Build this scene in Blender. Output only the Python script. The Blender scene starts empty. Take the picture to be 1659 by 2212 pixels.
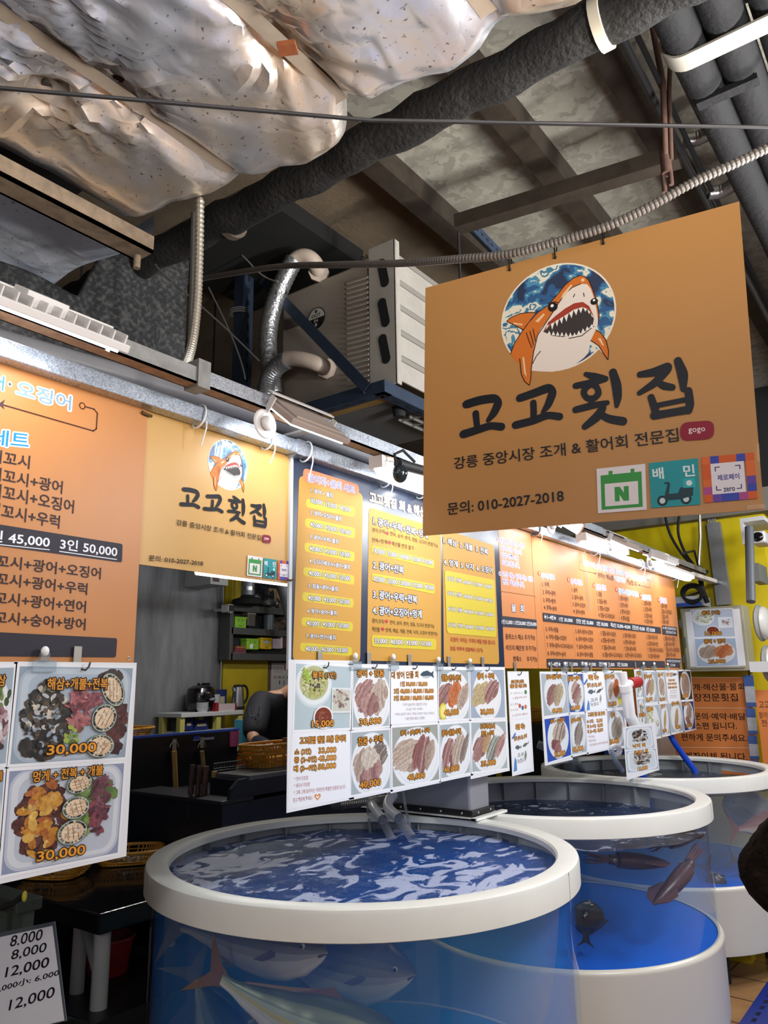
import bpy, bmesh, math, random
from mathutils import Vector, Matrix, noise
random.seed(7)
SC = bpy.context.scene
COL = SC.collection
pi = math.pi

# ------------------------------------------------------------------ camera
FPX, PITCH, ROLL, YAW, EYE = 1647.4, .2169, -.0148, .6382, 1.6
def cam_basis():
    cp, sp = math.cos(PITCH), math.sin(PITCH)
    F = Vector((0, cp, sp)); Up = Vector((0, -sp, cp)); R = Vector((1, 0, 0))
    cr, sr = math.cos(ROLL), math.sin(ROLL)
    R2 = cr*R + sr*Up; U2 = -sr*R + cr*Up
    M = Matrix.Rotation(YAW, 3, 'Z')
    return M @ R2, M @ U2, M @ F
CR, CU, CF = cam_basis()
CO = Vector((0, 0, EYE))
cd = bpy.data.cameras.new('camera'); cam = bpy.data.objects.new('camera', cd); COL.objects.link(cam)
cd.sensor_fit = 'VERTICAL'; cd.sensor_height = 36; cd.lens = FPX/2212*36
cd.clip_start = .02; cd.clip_end = 100
cam.matrix_world = Matrix(((CR.x, CU.x, -CF.x, CO.x), (CR.y, CU.y, -CF.y, CO.y), (CR.z, CU.z, -CF.z, CO.z), (0, 0, 0, 1)))
SC.camera = cam
# measuring helpers: a pixel of the photo onto a plane of the place
def ray(x, y): return (x-829.5)/FPX*CR - (y-1106)/FPX*CU + CF
def onX(x, y, X): d = ray(x, y); return CO + d*(X/d.x)
def onY(x, y, Y): d = ray(x, y); return CO + d*(Y/d.y)
def onZ(x, y, Z): d = ray(x, y); return CO + d*((Z-EYE)/d.z)
def K(x0, y0, s): return lambda x, y: (x0+x/s, y0+y/s)

# ------------------------------------------------------------------ world, view, unseen lamps
w = bpy.data.worlds.new('market_hall'); SC.world = w; w.use_nodes = True
w.node_tree.nodes['Background'].inputs[0].default_value = (.62, .64, .72, 1)
w.node_tree.nodes['Background'].inputs[1].default_value = .66
SC.view_settings.view_transform = 'Standard'; SC.view_settings.look = 'None'
SC.view_settings.gamma = 1; SC.view_settings.exposure = 0.0
SC.view_settings.use_curve_mapping = False
SC.cycles.use_denoising = True
SC.cycles.max_bounces = 10; SC.cycles.transparent_max_bounces = 24
SC.cycles.sample_clamp_indirect = 4; SC.cycles.caustics_reflective = False; SC.cycles.caustics_refractive = False
SC.cycles.volume_bounces = 1
HALL = [((1.78, .2, 2.55), 52, (1, .97, .93)), ((.1, -1.85, 2.5), 60, (1, .97, .92)), ((.15, 2.42, 2.5), 100, (.95, .98, 1)), ((.45, 4.5, 2.8), 85, (.96, .98, 1)), ((.35, 5.5, 2.85), 85, (1, .985, .96))]
STALL = [(1.6, -.6, 2.15), (1.6, .9, 2.15), (1.6, 2.5, 2.15)]  # unseen tubes added across the aisle to brighten the foil duct
def area(name, loc, target, size, power, color=(1, 1, 1), sy=None):
    l = bpy.data.lights.new(name, 'AREA'); l.energy = power; l.color = color; l.size = size
    if sy: l.shape = 'RECTANGLE'; l.size_y = sy
    o = bpy.data.objects.new(name, l); COL.objects.link(o); o.location = loc
    o.rotation_euler = (Vector(target)-Vector(loc)).to_track_quat('-Z', 'Y').to_euler()
    return o
def point(name, loc, power, color=(1, 1, 1), r=.06):
    l = bpy.data.lights.new(name, 'POINT'); l.energy = power; l.color = color; l.shadow_soft_size = r
    o = bpy.data.objects.new(name, l); COL.objects.link(o); o.location = loc; return o

# ------------------------------------------------------------------ materials
def lin(h):
    h = h.lstrip('#'); c = [int(h[i:i+2], 16)/255 for i in (0, 2, 4)]
    return tuple(x/12.92 if x <= .04045 else ((x+.055)/1.055)**2.4 for x in c) + (1,)
MATS = {}
def mat(name, col, rough=.5, metal=0, var=0, scale=8, bump=0, bscale=40, spec=.5, coat=0, emit=0, col2=None, stretch=None, lo=.35, hi=.65):
    """principled material with an optional noise mottle between two colours and a noise bump"""
    if name in MATS: return MATS[name]
    m = bpy.data.materials.new(name); m.use_nodes = True; nt = m.node_tree; N = nt.nodes; L = nt.links
    b = N['Principled BSDF']; c = lin(col)
    b.inputs['Base Color'].default_value = c; b.inputs['Roughness'].default_value = rough
    b.inputs['Metallic'].default_value = metal; b.inputs['Specular IOR Level'].default_value = spec
    b.inputs['Coat Weight'].default_value = coat
    if emit: b.inputs['Emission Color'].default_value = c; b.inputs['Emission Strength'].default_value = emit
    if var or col2 or bump:
        tc = N.new('ShaderNodeTexCoord'); mp = N.new('ShaderNodeMapping'); L.new(tc.outputs['Object'], mp.inputs[0])
        if stretch: mp.inputs['Scale'].default_value = stretch
    if var or col2:
        n = N.new('ShaderNodeTexNoise'); n.inputs['Scale'].default_value = scale; n.inputs['Detail'].default_value = 6
        n.inputs['Roughness'].default_value = .65
        L.new(mp.outputs[0], n.inputs['Vector']); r = N.new('ShaderNodeValToRGB')
        c2 = lin(col2) if col2 else tuple(x*(1-var) for x in c[:3])+(1,)
        r.color_ramp.elements[0].position = lo; r.color_ramp.elements[1].position = hi
        r.color_ramp.elements[0].color = c2; r.color_ramp.elements[1].color = c
        L.new(n.outputs[0], r.inputs[0]); L.new(r.outputs[0], b.inputs['Base Color'])
    if bump:
        n2 = N.new('ShaderNodeTexNoise'); n2.inputs['Scale'].default_value = bscale; n2.inputs['Detail'].default_value = 4
        L.new(mp.outputs[0], n2.inputs['Vector']); bp = N.new('ShaderNodeBump'); bp.inputs['Strength'].default_value = bump
        bp.inputs['Distance'].default_value = .02
        L.new(n2.outputs[0], bp.inputs['Height']); L.new(bp.outputs[0], b.inputs['Normal'])
    MATS[name] = m; return m
def fink(h): return mat('food_'+h.strip('#').lower(), lerpc(h, '#ffffff', .12), .38, col2=lerpc(h, '#2a1a14', .28), scale=95, spec=.4, lo=.3, hi=.7)
def lerpc(a, b, t): return '#'+''.join('%02x' % round(int(a[i:i+2], 16)*(1-t)+int(b[i:i+2], 16)*t) for i in (1, 3, 5))
def ink(h): return mat('print_'+h.strip('#').lower(), h, .45, spec=.22)
def emitm(name, col, s):
    if name in MATS: return MATS[name]
    m = bpy.data.materials.new(name); m.use_nodes = True; nt = m.node_tree; nt.nodes.clear()
    e = nt.nodes.new('ShaderNodeEmission'); o = nt.nodes.new('ShaderNodeOutputMaterial')
    e.inputs[0].default_value = lin(col); e.inputs[1].default_value = s; nt.links.new(e.outputs[0], o.inputs[0])
    MATS[name] = m; return m
def clear(name, tint, gloss=.08, rough=.03, opac=0, ocol='#ffffff'):
    """clear sheet: light goes straight through, with a fresnel gloss"""
    if name in MATS: return MATS[name]
    m = bpy.data.materials.new(name); m.use_nodes = True; nt = m.node_tree; nt.nodes.clear(); N = nt.nodes.new; L = nt.links.new
    t = N('ShaderNodeBsdfTransparent'); t.inputs[0].default_value = lin(tint)
    g = N('ShaderNodeBsdfGlossy'); g.inputs['Roughness'].default_value = rough; g.inputs[0].default_value = (1, 1, 1, 1)
    lw = N('ShaderNodeLayerWeight'); lw.inputs[0].default_value = .5
    mr = N('ShaderNodeMath'); mr.operation = 'MULTIPLY_ADD'; mr.inputs[1].default_value = gloss*2; mr.inputs[2].default_value = .02
    pw = N('ShaderNodeMath'); pw.operation = 'POWER'; pw.inputs[1].default_value = 2.2
    mx = N('ShaderNodeMixShader'); o = N('ShaderNodeOutputMaterial')
    L(lw.outputs['Facing'], pw.inputs[0]); L(pw.outputs[0], mr.inputs[0]); L(mr.outputs[0], mx.inputs[0])
    L(t.outputs[0], mx.inputs[1]); L(g.outputs[0], mx.inputs[2]); last = mx
    if opac:
        d = N('ShaderNodeBsdfDiffuse'); d.inputs[0].default_value = lin(ocol); m2 = N('ShaderNodeMixShader'); m2.inputs[0].default_value = opac
        L(mx.outputs[0], m2.inputs[1]); L(d.outputs[0], m2.inputs[2]); last = m2
    L(last.outputs[0], o.inputs[0]); MATS[name] = m; return m

# ------------------------------------------------------------------ mesh builder
class MB:
    def __init__(s): s.v = []; s.f = []; s.m = []; s.sm = []; s.mats = []
    def mi(s, m):
        if m not in s.mats: s.mats.append(m)
        return s.mats.index(m)
    def add(s, vs, fs, m, smooth=False):
        o = len(s.v); k = s.mi(m); s.v += [tuple(v) for v in vs]
        for f in fs: s.f.append(tuple(i+o for i in f)); s.m.append(k); s.sm.append(smooth)
        return s
    def box(s, c, d, m, rot=None):
        c = Vector(c); vs = []
        for x in (-.5, .5):
            for y in (-.5, .5):
                for z in (-.5, .5):
                    p = Vector((x*d[0], y*d[1], z*d[2])); p = rot @ p if rot else p; vs.append(c+p)
        return s.add(vs, [(0, 1, 3, 2), (4, 6, 7, 5), (0, 4, 5, 1), (2, 3, 7, 6), (0, 2, 6, 4), (1, 5, 7, 3)], m)
    def bx(s, a, b, m):
        return s.box([(p+q)/2 for p, q in zip(a, b)], [abs(q-p) for p, q in zip(a, b)], m)
    def bar(s, a, b, wd, ht, m, up=(0, 0, 1)):
        a, b = Vector(a), Vector(b); d = b-a; x = d.normalized(); u = Vector(up); u = (u-x*u.dot(x)).normalized(); y = u.cross(x)
        return s.box((a+b)/2, (d.length, wd, ht), m, Matrix((x, y, u)).transposed())
    def poly(s, pts, m): return s.add(pts, [tuple(range(len(pts)))], m)
    def slab(s, pts, ext, m):
        n = len(pts); e = Vector(ext); vs = [Vector(p) for p in pts]+[Vector(p)+e for p in pts]
        return s.add(vs, [tuple(range(n))[::-1], tuple(range(n, 2*n))]+[(i, (i+1) % n, n+(i+1) % n, n+i) for i in range(n)], m)
    def tube(s, path, r, m, n=10, caps=True, smooth=True, flat=None):
        P = [Vector(p) for p in path]; R = r if isinstance(r, (list, tuple)) else [r]*len(P); vs = []; fs = []
        prev = None
        for i, p in enumerate(P):
            t = ((P[min(i+1, len(P)-1)]-P[max(i-1, 0)])).normalized()
            if prev is None:
                a = Vector((0, 0, 1)) if abs(t.z) < .9 else Vector((1, 0, 0)); u = (a-t*a.dot(t)).normalized()
            else:
                u = prev-t*prev.dot(t); u = u.normalized() if u.length > 1e-6 else t.orthogonal().normalized()
            prev = u; v = t.cross(u)
            for k in range(n):
                a = 2*pi*k/n; vs.append(p+(u*math.cos(a)*(flat or 1)+v*math.sin(a))*R[i])
        for i in range(len(P)-1):
            for k in range(n): fs.append((i*n+k, i*n+(k+1) % n, (i+1)*n+(k+1) % n, (i+1)*n+k))
        if caps: fs += [tuple(range(n))[::-1], tuple(range((len(P)-1)*n, len(P)*n))]
        return s.add(vs, fs, m, smooth)
    def lathe(s, prof, c, m, n=48, rot=None, smooth=True, a0=0, a1=2*pi, wave=None):
        c = Vector(c); vs = []; fs = []; full = abs(a1-a0-2*pi) < 1e-6; k = n if full else n+1
        for r, z in prof:
            for i in range(k):
                a = a0+(a1-a0)*i/n; p = Vector((r*math.cos(a), r*math.sin(a), z)); vs.append(c+(rot @ p if rot else p))
        for j in range(len(prof)-1):
            for i in range(n):
                i2 = (i+1) % k; fs.append((j*k+i, j*k+i2, (j+1)*k+i2, (j+1)*k+i))
        return s.add(vs, fs, m, smooth)
    def ell(s, c, r, m, rot=None, n=16, k=10):
        prof = [(max(math.cos(-pi/2+pi*i/k), 1e-4), math.sin(-pi/2+pi*i/k)) for i in range(k+1)]
        c = Vector(c); vs = []; fs = []
        for q, z in prof:
            for i in range(n):
                a = 2*pi*i/n; p = Vector((q*math.cos(a)*r[0], q*math.sin(a)*r[1], z*r[2])); vs.append(c+(rot @ p if rot else p))
        for j in range(k):
            for i in range(n): fs.append((j*n+i, j*n+(i+1) % n, (j+1)*n+(i+1) % n, (j+1)*n+i))
        return s.add(vs, fs, m, True)
    def grid(s, fn, nu, nv, m, smooth=True):
        vs = [fn(i/nu, j/nv) for j in range(nv+1) for i in range(nu+1)]
        fs = [(j*(nu+1)+i, j*(nu+1)+i+1, (j+1)*(nu+1)+i+1, (j+1)*(nu+1)+i) for j in range(nv) for i in range(nu)]
        return s.add(vs, fs, m, smooth)
    def build(s, name, parent=None, bevel=0, origin=None, solid=0):
        me = bpy.data.meshes.new(name)
        off = Vector((0, 0, 0)); q = parent
        while q: off += q.location; q = q.parent
        loc = Vector((0, 0, 0))
        if parent is None and s.v:
            xs, ys, zs = zip(*s.v); loc = Vector(origin) if origin else Vector(((min(xs)+max(xs))/2, (min(ys)+max(ys))/2, min(zs)))
        d = off+loc
        me.from_pydata([(x-d.x, y-d.y, z-d.z) for x, y, z in s.v], [], s.f)
        for m in s.mats: me.materials.append(m)
        me.polygons.foreach_set('material_index', s.m); me.polygons.foreach_set('use_smooth', s.sm); me.update()
        if any(s.sm): me.set_sharp_from_angle(angle=.7)
        o = bpy.data.objects.new(name, me); COL.objects.link(o); o.location = loc
        if parent: o.parent = parent
        if solid: md = o.modifiers.new('thick', 'SOLIDIFY'); md.thickness = solid; md.offset = -1
        if bevel:
            md = o.modifiers.new('bevel', 'BEVEL'); md.width = bevel; md.segments = 2; md.limit_method = 'ANGLE'; md.angle_limit = .6
        return o
def tag(o, label=None, cat=None, group=None, kind=None):
    if label: o['label'] = label
    if cat: o['category'] = cat
    if group: o['group'] = group
    if kind: o['kind'] = kind
    return o
def thing(name, label, cat, loc=(0, 0, 0), group=None):
    o = bpy.data.objects.new(name, None); COL.objects.link(o); o.location = loc; o.empty_display_size = .1
    return tag(o, label, cat, group)
def struct(mb, name, **k): return tag(mb.build(name, **k), kind='structure')
def solo(mb, name, label, cat, group=None, **k): return tag(mb.build(name, **k), label, cat, group)
def copy_thing(src, loc, label, rotz=None):
    c = src.copy(); COL.objects.link(c); c.location = loc; c['label'] = label
    if rotz is not None: c.rotation_euler.z = rotz
    for ch in src.children:
        d = ch.copy(); COL.objects.link(d); d.parent = c
        for g in ch.children:
            e = g.copy(); COL.objects.link(e); e.parent = d
    return c

# ------------------------------------------------------------------ printing on flat sheets
TXT = {}
def glyphs(s, off, res=3):
    k = (s, off, res)
    if k in TXT: return TXT[k]
    c = bpy.data.curves.new('lettering', 'FONT'); c.body = s; c.offset = off; c.resolution_u = res
    o = bpy.data.objects.new('lettering', c); COL.objects.link(o)
    dg = bpy.context.evaluated_depsgraph_get(); me = bpy.data.meshes.new_from_object(o.evaluated_get(dg))
    vs = [(v.co.x, v.co.y) for v in me.vertices]; fs = [tuple(p.vertices) for p in me.polygons]
    bpy.data.objects.remove(o); bpy.data.curves.remove(c); bpy.data.meshes.remove(me)
    xs = [v[0] for v in vs]; ys = [v[1] for v in vs]
    TXT[k] = (vs, fs, min(xs), max(xs), min(ys), max(ys)); return TXT[k]
class Sheet:
    def __init__(s, O, U, V):
        s.O = Vector(O); s.U = Vector(U).normalized(); s.V = Vector(V).normalized(); s.N = s.U.cross(s.V)
    def px(s, x, y):
        d = ray(x, y); t = (s.O-CO).dot(s.N)/d.dot(s.N); q = CO+d*t-s.O; return q.dot(s.U), q.dot(s.V)
    def at(s, u, v, d=0): return s.O+s.U*u+s.V*v+s.N*d
class Print:
    """flat printed matter on a sheet; each mark sits a hair above the one before"""
    def __init__(s, sheet, d=.0006, k=None, step=2e-5): s.tmb = None; s.s = sheet; s.d = d; s.mb = MB(); s.k = k or (lambda x, y: (x, y)); s.step = step
    def up(s): s.d += s.step; return s.d
    def uv(s, p): return s.s.px(*s.k(*p))
    def polyuv(s, pts, col):
        d = s.up(); m = col if not isinstance(col, str) else ink(col)
        a = sum(pts[i][0]*pts[(i+1) % len(pts)][1]-pts[(i+1) % len(pts)][0]*pts[i][1] for i in range(len(pts)))
        if a < 0: pts = pts[::-1]
        s.mb.poly([s.s.at(u, v, d) for u, v in pts], m)
    def poly(s, pts, col): s.polyuv([s.uv(p) for p in pts], col)
    def tri(s, pts, col):
        """concave outline, filled through bmesh triangulation"""
        s.triuv([s.uv(p) for p in pts], col)
    def triuv(s, q, col):
        d = s.up(); bm = bmesh.new(); vs = [bm.verts.new((u, v, 0)) for u, v in q]
        f = bm.faces.new(vs); bm.normal_update()
        if f.normal.z < 0: f.normal_flip()
        bmesh.ops.triangulate(bm, faces=[f]); bm.verts.index_update()
        s.mb.add([s.s.at(v.co.x, v.co.y, d) for v in bm.verts], [tuple(v.index for v in g.verts) for g in bm.faces], col if not isinstance(col, str) else ink(col)); bm.free()
    def ell(s, cx, cy, rx, ry, col, rot=0, n=28, uvr=None):
        u, v = s.uv((cx, cy)); ru = s.uv((cx+rx, cy))[0]-u; rv = s.uv((cx, cy-ry))[1]-v
        s.elluv(u, v, ru, rv, col, rot, n)
    def elluv(s, u, v, ru, rv, col, rot=0, n=20):
        c, q = math.cos(rot), math.sin(rot)
        s.polyuv([(u+ru*math.cos(a)*c-rv*math.sin(a)*q, v+ru*math.cos(a)*q+rv*math.sin(a)*c) for a in [2*pi*i/n for i in range(n)]], col)
    def rrect(s, TL, TR, BR, BL, r, col, n=5):
        q = [Vector(s.uv(p)) for p in (TL, TR, BR, BL)]; out = []
        for i in range(4):
            p, a, b = q[i], q[i-1], q[(i+1) % 4]; da = (a-p).normalized(); db = (b-p).normalized()
            for j in range(n+1):
                t = j/n; p0 = p+da*r; p1 = p+db*r
                out.append(tuple(p0*(1-t)**2+p*2*t*(1-t)+p1*t*t))
        s.polyuv(out, col)
    def line(s, pts, wpx, col, uvw=None):
        q = [Vector(s.uv(p)) for p in pts]
        wd = uvw or abs(Vector(s.uv((pts[0][0], pts[0][1]+wpx)))[1]-q[0][1])
        d = s.up(); m = ink(col)
        for a, b in zip(q, q[1:]):
            t = (b-a).normalized(); n = Vector((-t.y, t.x))*wd/2; a = a-t*wd/2; b = b+t*wd/2
            s.mb.poly([s.s.at(*(a-n), d), s.s.at(*(b-n), d), s.s.at(*(b+n), d), s.s.at(*(a+n), d)], m)
    def brush(s, pts, wid, col):
        """a brush stroke of varying width (all in the crop's pixels, laid onto the sheet)"""
        P = []
        for i in range(len(pts)-1):
            for j in range(6): t = j/6; P.append((pts[i][0]*(1-t)+pts[i+1][0]*t, pts[i][1]*(1-t)+pts[i+1][1]*t, wid[i]*(1-t)+wid[i+1]*t))
        P.append((*pts[-1], wid[-1])); m = ink(col); d = s.up()
        Q = P[:]
        for _ in range(3): Q = [Q[0]]+[tuple((a+2*b+c)/4 for a, b, c in zip(Q[i-1], Q[i], Q[i+1])) for i in range(1, len(Q)-1)]+[Q[-1]]
        L = []; R = []
        for i, (x, y, wd) in enumerate(Q):
            tx = Q[min(i+1, len(Q)-1)][0]-Q[max(i-1, 0)][0]; ty = Q[min(i+1, len(Q)-1)][1]-Q[max(i-1, 0)][1]; l = math.hypot(tx, ty) or 1
            L.append((x-ty/l*wd/2, y+tx/l*wd/2)); R.append((x+ty/l*wd/2, y-tx/l*wd/2))
        for i in range(len(Q)-1):
            pts4 = [s.uv(p) for p in (L[i], L[i+1], R[i+1], R[i])]
            s.mb.poly([s.s.at(u, v, d) for u, v in pts4], m)
        for e in (0, -1): s.ell(Q[e][0], Q[e][1], Q[e][2]/2, Q[e][2]/2, col, n=14)
    def text(s, t, x0, y0, x1, y1, h, col, off=.012, out=None, ow=.07, res=2, it=0):
        """t set from (x0,y0) to (x1,y1) along its foot, h high at its left end"""
        u0, v0 = s.uv((x0, y0)); u1, v1 = s.uv((x1, y1)); H = s.uv((x0, y0-h))[1]-v0; res = 5 if abs(H) > .03 else 3 if abs(H) > .016 else 2; off = min(off, .017)
        vs, fs, a, b, c, e = glyphs(t, off, res); sx = (u1-u0)/(b-a); sy = H/(e-c)
        def put(du, dv, m, d):
            (s.tmb or s.mb).add([s.s.at(u0+(x-a)*sx+(y-c)*sy*it+du, v0+(v1-v0)*(x-a)/(b-a)+(y-c)*sy+dv, d) for x, y in vs], fs, m)
        if out:
            o = ow*abs(H); d = s.up()
            for k in range(8): put(o*math.cos(k*pi/4), o*math.sin(k*pi/4), ink(out), d+k*1e-6)
            s.d += 1e-5
        put(0, 0, ink(col), s.up())
    def build(s, name, parent): return s.mb.build(name, parent)
# ================================================================== THE SETTING
def tile_floor():
    m = bpy.data.materials.new('floor_tiles'); m.use_nodes = True; nt = m.node_tree; N = nt.nodes; L = nt.links; b = N['Principled BSDF']
    tc = N.new('ShaderNodeTexCoord'); mp = N.new('ShaderNodeMapping'); mp.inputs['Rotation'].default_value = (0, 0, .06)
    br = N.new('ShaderNodeTexBrick'); br.inputs['Scale'].default_value = 1; br.offset = .0
    br.inputs['Brick Width'].default_value = .3; br.inputs['Row Height'].default_value = .3; br.inputs['Mortar Size'].default_value = .006
    br.inputs['Color1'].default_value = lin('#c89a6a'); br.inputs['Color2'].default_value = lin('#b98a5c'); br.inputs['Mortar'].default_value = lin('#5a4634')
    n = N.new('ShaderNodeTexNoise'); n.inputs['Scale'].default_value = 6; n.inputs['Detail'].default_value = 6
    mx = N.new('ShaderNodeMixRGB'); mx.blend_type = 'MULTIPLY'; mx.inputs[0].default_value = .6
    rp = N.new('ShaderNodeValToRGB'); rp.color_ramp.elements[0].color = (.55, .5, .45, 1); rp.color_ramp.elements[0].position = .3; rp.color_ramp.elements[1].position = .65
    L.new(tc.outputs['Object'], mp.inputs[0]); L.new(mp.outputs[0], br.inputs[0]); L.new(tc.outputs['Object'], n.inputs['Vector'])
    L.new(n.outputs[0], rp.inputs[0]); L.new(br.outputs[0], mx.inputs[1]); L.new(rp.outputs[0], mx.inputs[2]); L.new(mx.outputs[0], b.inputs['Base Color'])
    b.inputs['Roughness'].default_value = .28
    return m
def galv(name, base, dark, scale, rough=.45, metal=.55):
    """spangled zinc: voronoi cells of two greys"""
    m = bpy.data.materials.new(name); m.use_nodes = True; nt = m.node_tree; N = nt.nodes; L = nt.links; b = N['Principled BSDF']
    tc = N.new('ShaderNodeTexCoord'); n = N.new('ShaderNodeTexNoise'); n.inputs['Scale'].default_value = scale*.7; n.inputs['Detail'].default_value = 3
    ad = N.new('ShaderNodeMixRGB'); ad.inputs[0].default_value = .12; v = N.new('ShaderNodeTexVoronoi'); v.inputs['Scale'].default_value = scale
    L.new(tc.outputs['Object'], n.inputs['Vector']); L.new(tc.outputs['Object'], ad.inputs[1]); L.new(n.outputs['Color'], ad.inputs[2]); L.new(ad.outputs[0], v.inputs['Vector'])
    sp = N.new('ShaderNodeSeparateColor'); L.new(v.outputs['Color'], sp.inputs[0])
    r = N.new('ShaderNodeValToRGB'); r.color_ramp.elements[0].color = lin(dark); r.color_ramp.elements[1].color = lin(base)
    r.color_ramp.elements[0].position = .1; r.color_ramp.elements[1].position = .9
    L.new(sp.outputs[0], r.inputs[0]); L.new(r.outputs[0], b.inputs['Base Color']); b.inputs['Roughness'].default_value = rough; b.inputs['Metallic'].default_value = metal
    MATS[name] = m; return m
GALV = galv('galvanised_bar', '#c4cad4', '#868e9a', 110, .32, .7)
DECK = galv('galvanised_deck', '#928f84', '#79766c', 24, .6, .05)
DARK = mat('sooty_dark', '#17181b', .8)  # plain black for parts, also painted shade high on the back wall
STEEL = mat('steel', '#b9bcc2', .3, 1)
BROWNSTEEL = mat('brown_steel', '#3a3128', .6, .3, var=.4, scale=14)
fl = tile_floor()
struct(MB().bx((-8, -5, -.1), (6, 14, 0), fl), 'floor')
conc = mat('ceiling_concrete', '#695b49', .9, var=.35, scale=3, bump=.2)
struct(MB().bx((-8, -5, 4.0), (6, 14, 4.15), conc), 'ceiling')
mb = MB()
for x0, x1 in ((-1.78, -1.27), (-1.17, -.80), (-.70, -.2)): mb.bx((x0, 2.0, 3.975), (x1, 9, 3.995), DECK)
struct(mb, 'trim_1')                                        # decking panels
mb = MB()
for x in (-1.83, -1.22, -.75): mb.bx((x-.05, 1.9, 3.86), (x+.05, 9.5, 3.998), BROWNSTEEL)
struct(mb, 'trim_2')                                        # roof beams along the row
struct(MB().bx((-3.3, 2.3, 3.9), (-2.42, 3.1, 3.998), mat('void_black', '#050506', .9)), 'trim_3')  # near-black box painted as the dark gap in the ceiling
grey = mat('grey_plaster', '#8f9297', .85, col2='#5f6164', scale=2.2, stretch=(1, 1.6, .35), bump=.25, bscale=9)
yel = mat('yellow_paint', '#c9b21a', .6, var=.25, scale=3)
yel2 = mat('yellow_paint_bright', '#d9c400', .5, var=.2, scale=2.5)
XB = -4.6
struct(MB().bx((XB-.1, -2, 0), (XB, 4.07, 4.0), grey), 'wall_back')
struct(MB().bx((XB-.1, 4.07, 0), (XB+.015, 4.55, 4.0), yel).bx((XB-.1, 4.55, 0), (XB, 9, 4.0), mat('brown_board', '#6b5a44', .8, var=.2)), 'wall_yellow')
struct(MB().bx((XB, -2, 2.75), (XB+.03, 6.6, 4.0), DARK), 'trim_5')  # dark sheet that paints shade over the upper back wall
struct(MB().bx((-4.6, -2.1, 0), (-1.9, -2, 4), grey), 'wall_left')
struct(MB().bx((-4.6, 6.62, 0), (-1.14, 6.75, 2.86), yel2).bx((-1.3, 6.63, 0), (-1.12, 9.5, 2.86), yel2), 'wall_far')
struct(MB().bx((-4.6, 6.5, 2.86), (-.9, 6.8, 3.05), mat('grey_lintel', '#77746c', .8)).bx((-8, 6.8, 2.9), (6, 7.0, 4.0), DARK), 'trim_4')
struct(MB().bx((-1.1, 12.5, 0), (6, 12.6, 4), mat('far_hall', '#5b5a5c', .8, var=.3, scale=1.5)), 'wall_end')
# unseen globe lamps over the aisle; later ones added to light tanks and banner
for i, (p, e, c) in enumerate(HALL):
    t = thing('pendant_lamp', ['round white pendant lamp over the aisle in front of the price signs', 'round white pendant lamp over the aisle behind the visitors', 'round white pendant lamp over the aisle just beyond the hanging sign', 'round white pendant lamp over the aisle beside the second tank', 'round white pendant lamp over the far end of the aisle'][i], 'lamp', p)
    MB().ell(p, (.2, .2, .2), clear('globe_glass', '#ffffff', .05)).build('globe', t)
    MB().tube([(p[0], p[1], p[2]+.2), (p[0], p[1], 4.0)], .008, DARK).build('cord', t)
    MB().lathe([(.02, .24), (.07, .22), (.08, .18)], p, STEEL, 20).build('cap', t)
    pl = point('lamp_bulb', p, e, c, .19); pl.parent = t; pl.location = (0, 0, 0)
for i, p in enumerate(STALL):
    t = thing('stall_lamp', ['white tube lamp of the stall across the aisle, nearest', 'white tube lamp of the stall across the aisle, middle one', 'white tube lamp of the stall across the aisle, farthest'][i], 'lamp', p)
    MB().tube([(p[0], p[1]-.55, p[2]), (p[0], p[1]+.55, p[2])], .03, emitm('opposite_tube', '#fff4e4', 5), 12).build('tube', t)
    MB().bx((p[0]+.02, p[1]-.6, p[2]-.03), (p[0]+.06, p[1]+.6, p[2]+.03), STEEL).bx((p[0]+.02, p[1]-.02, p[2]), (p[0]+.05, p[1]+.02, 4.0), STEEL).build('fitting', t)
    l = area('stall_light', (p[0]-.04, p[1], p[2]), (p[0]-1.2, p[1], p[2]+.98),   .1, 46, (1, .96, .9), 1.1); l.data.spread = 1.5; l.parent = t; l.matrix_parent_inverse = Matrix.Translation(-Vector(p))

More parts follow.
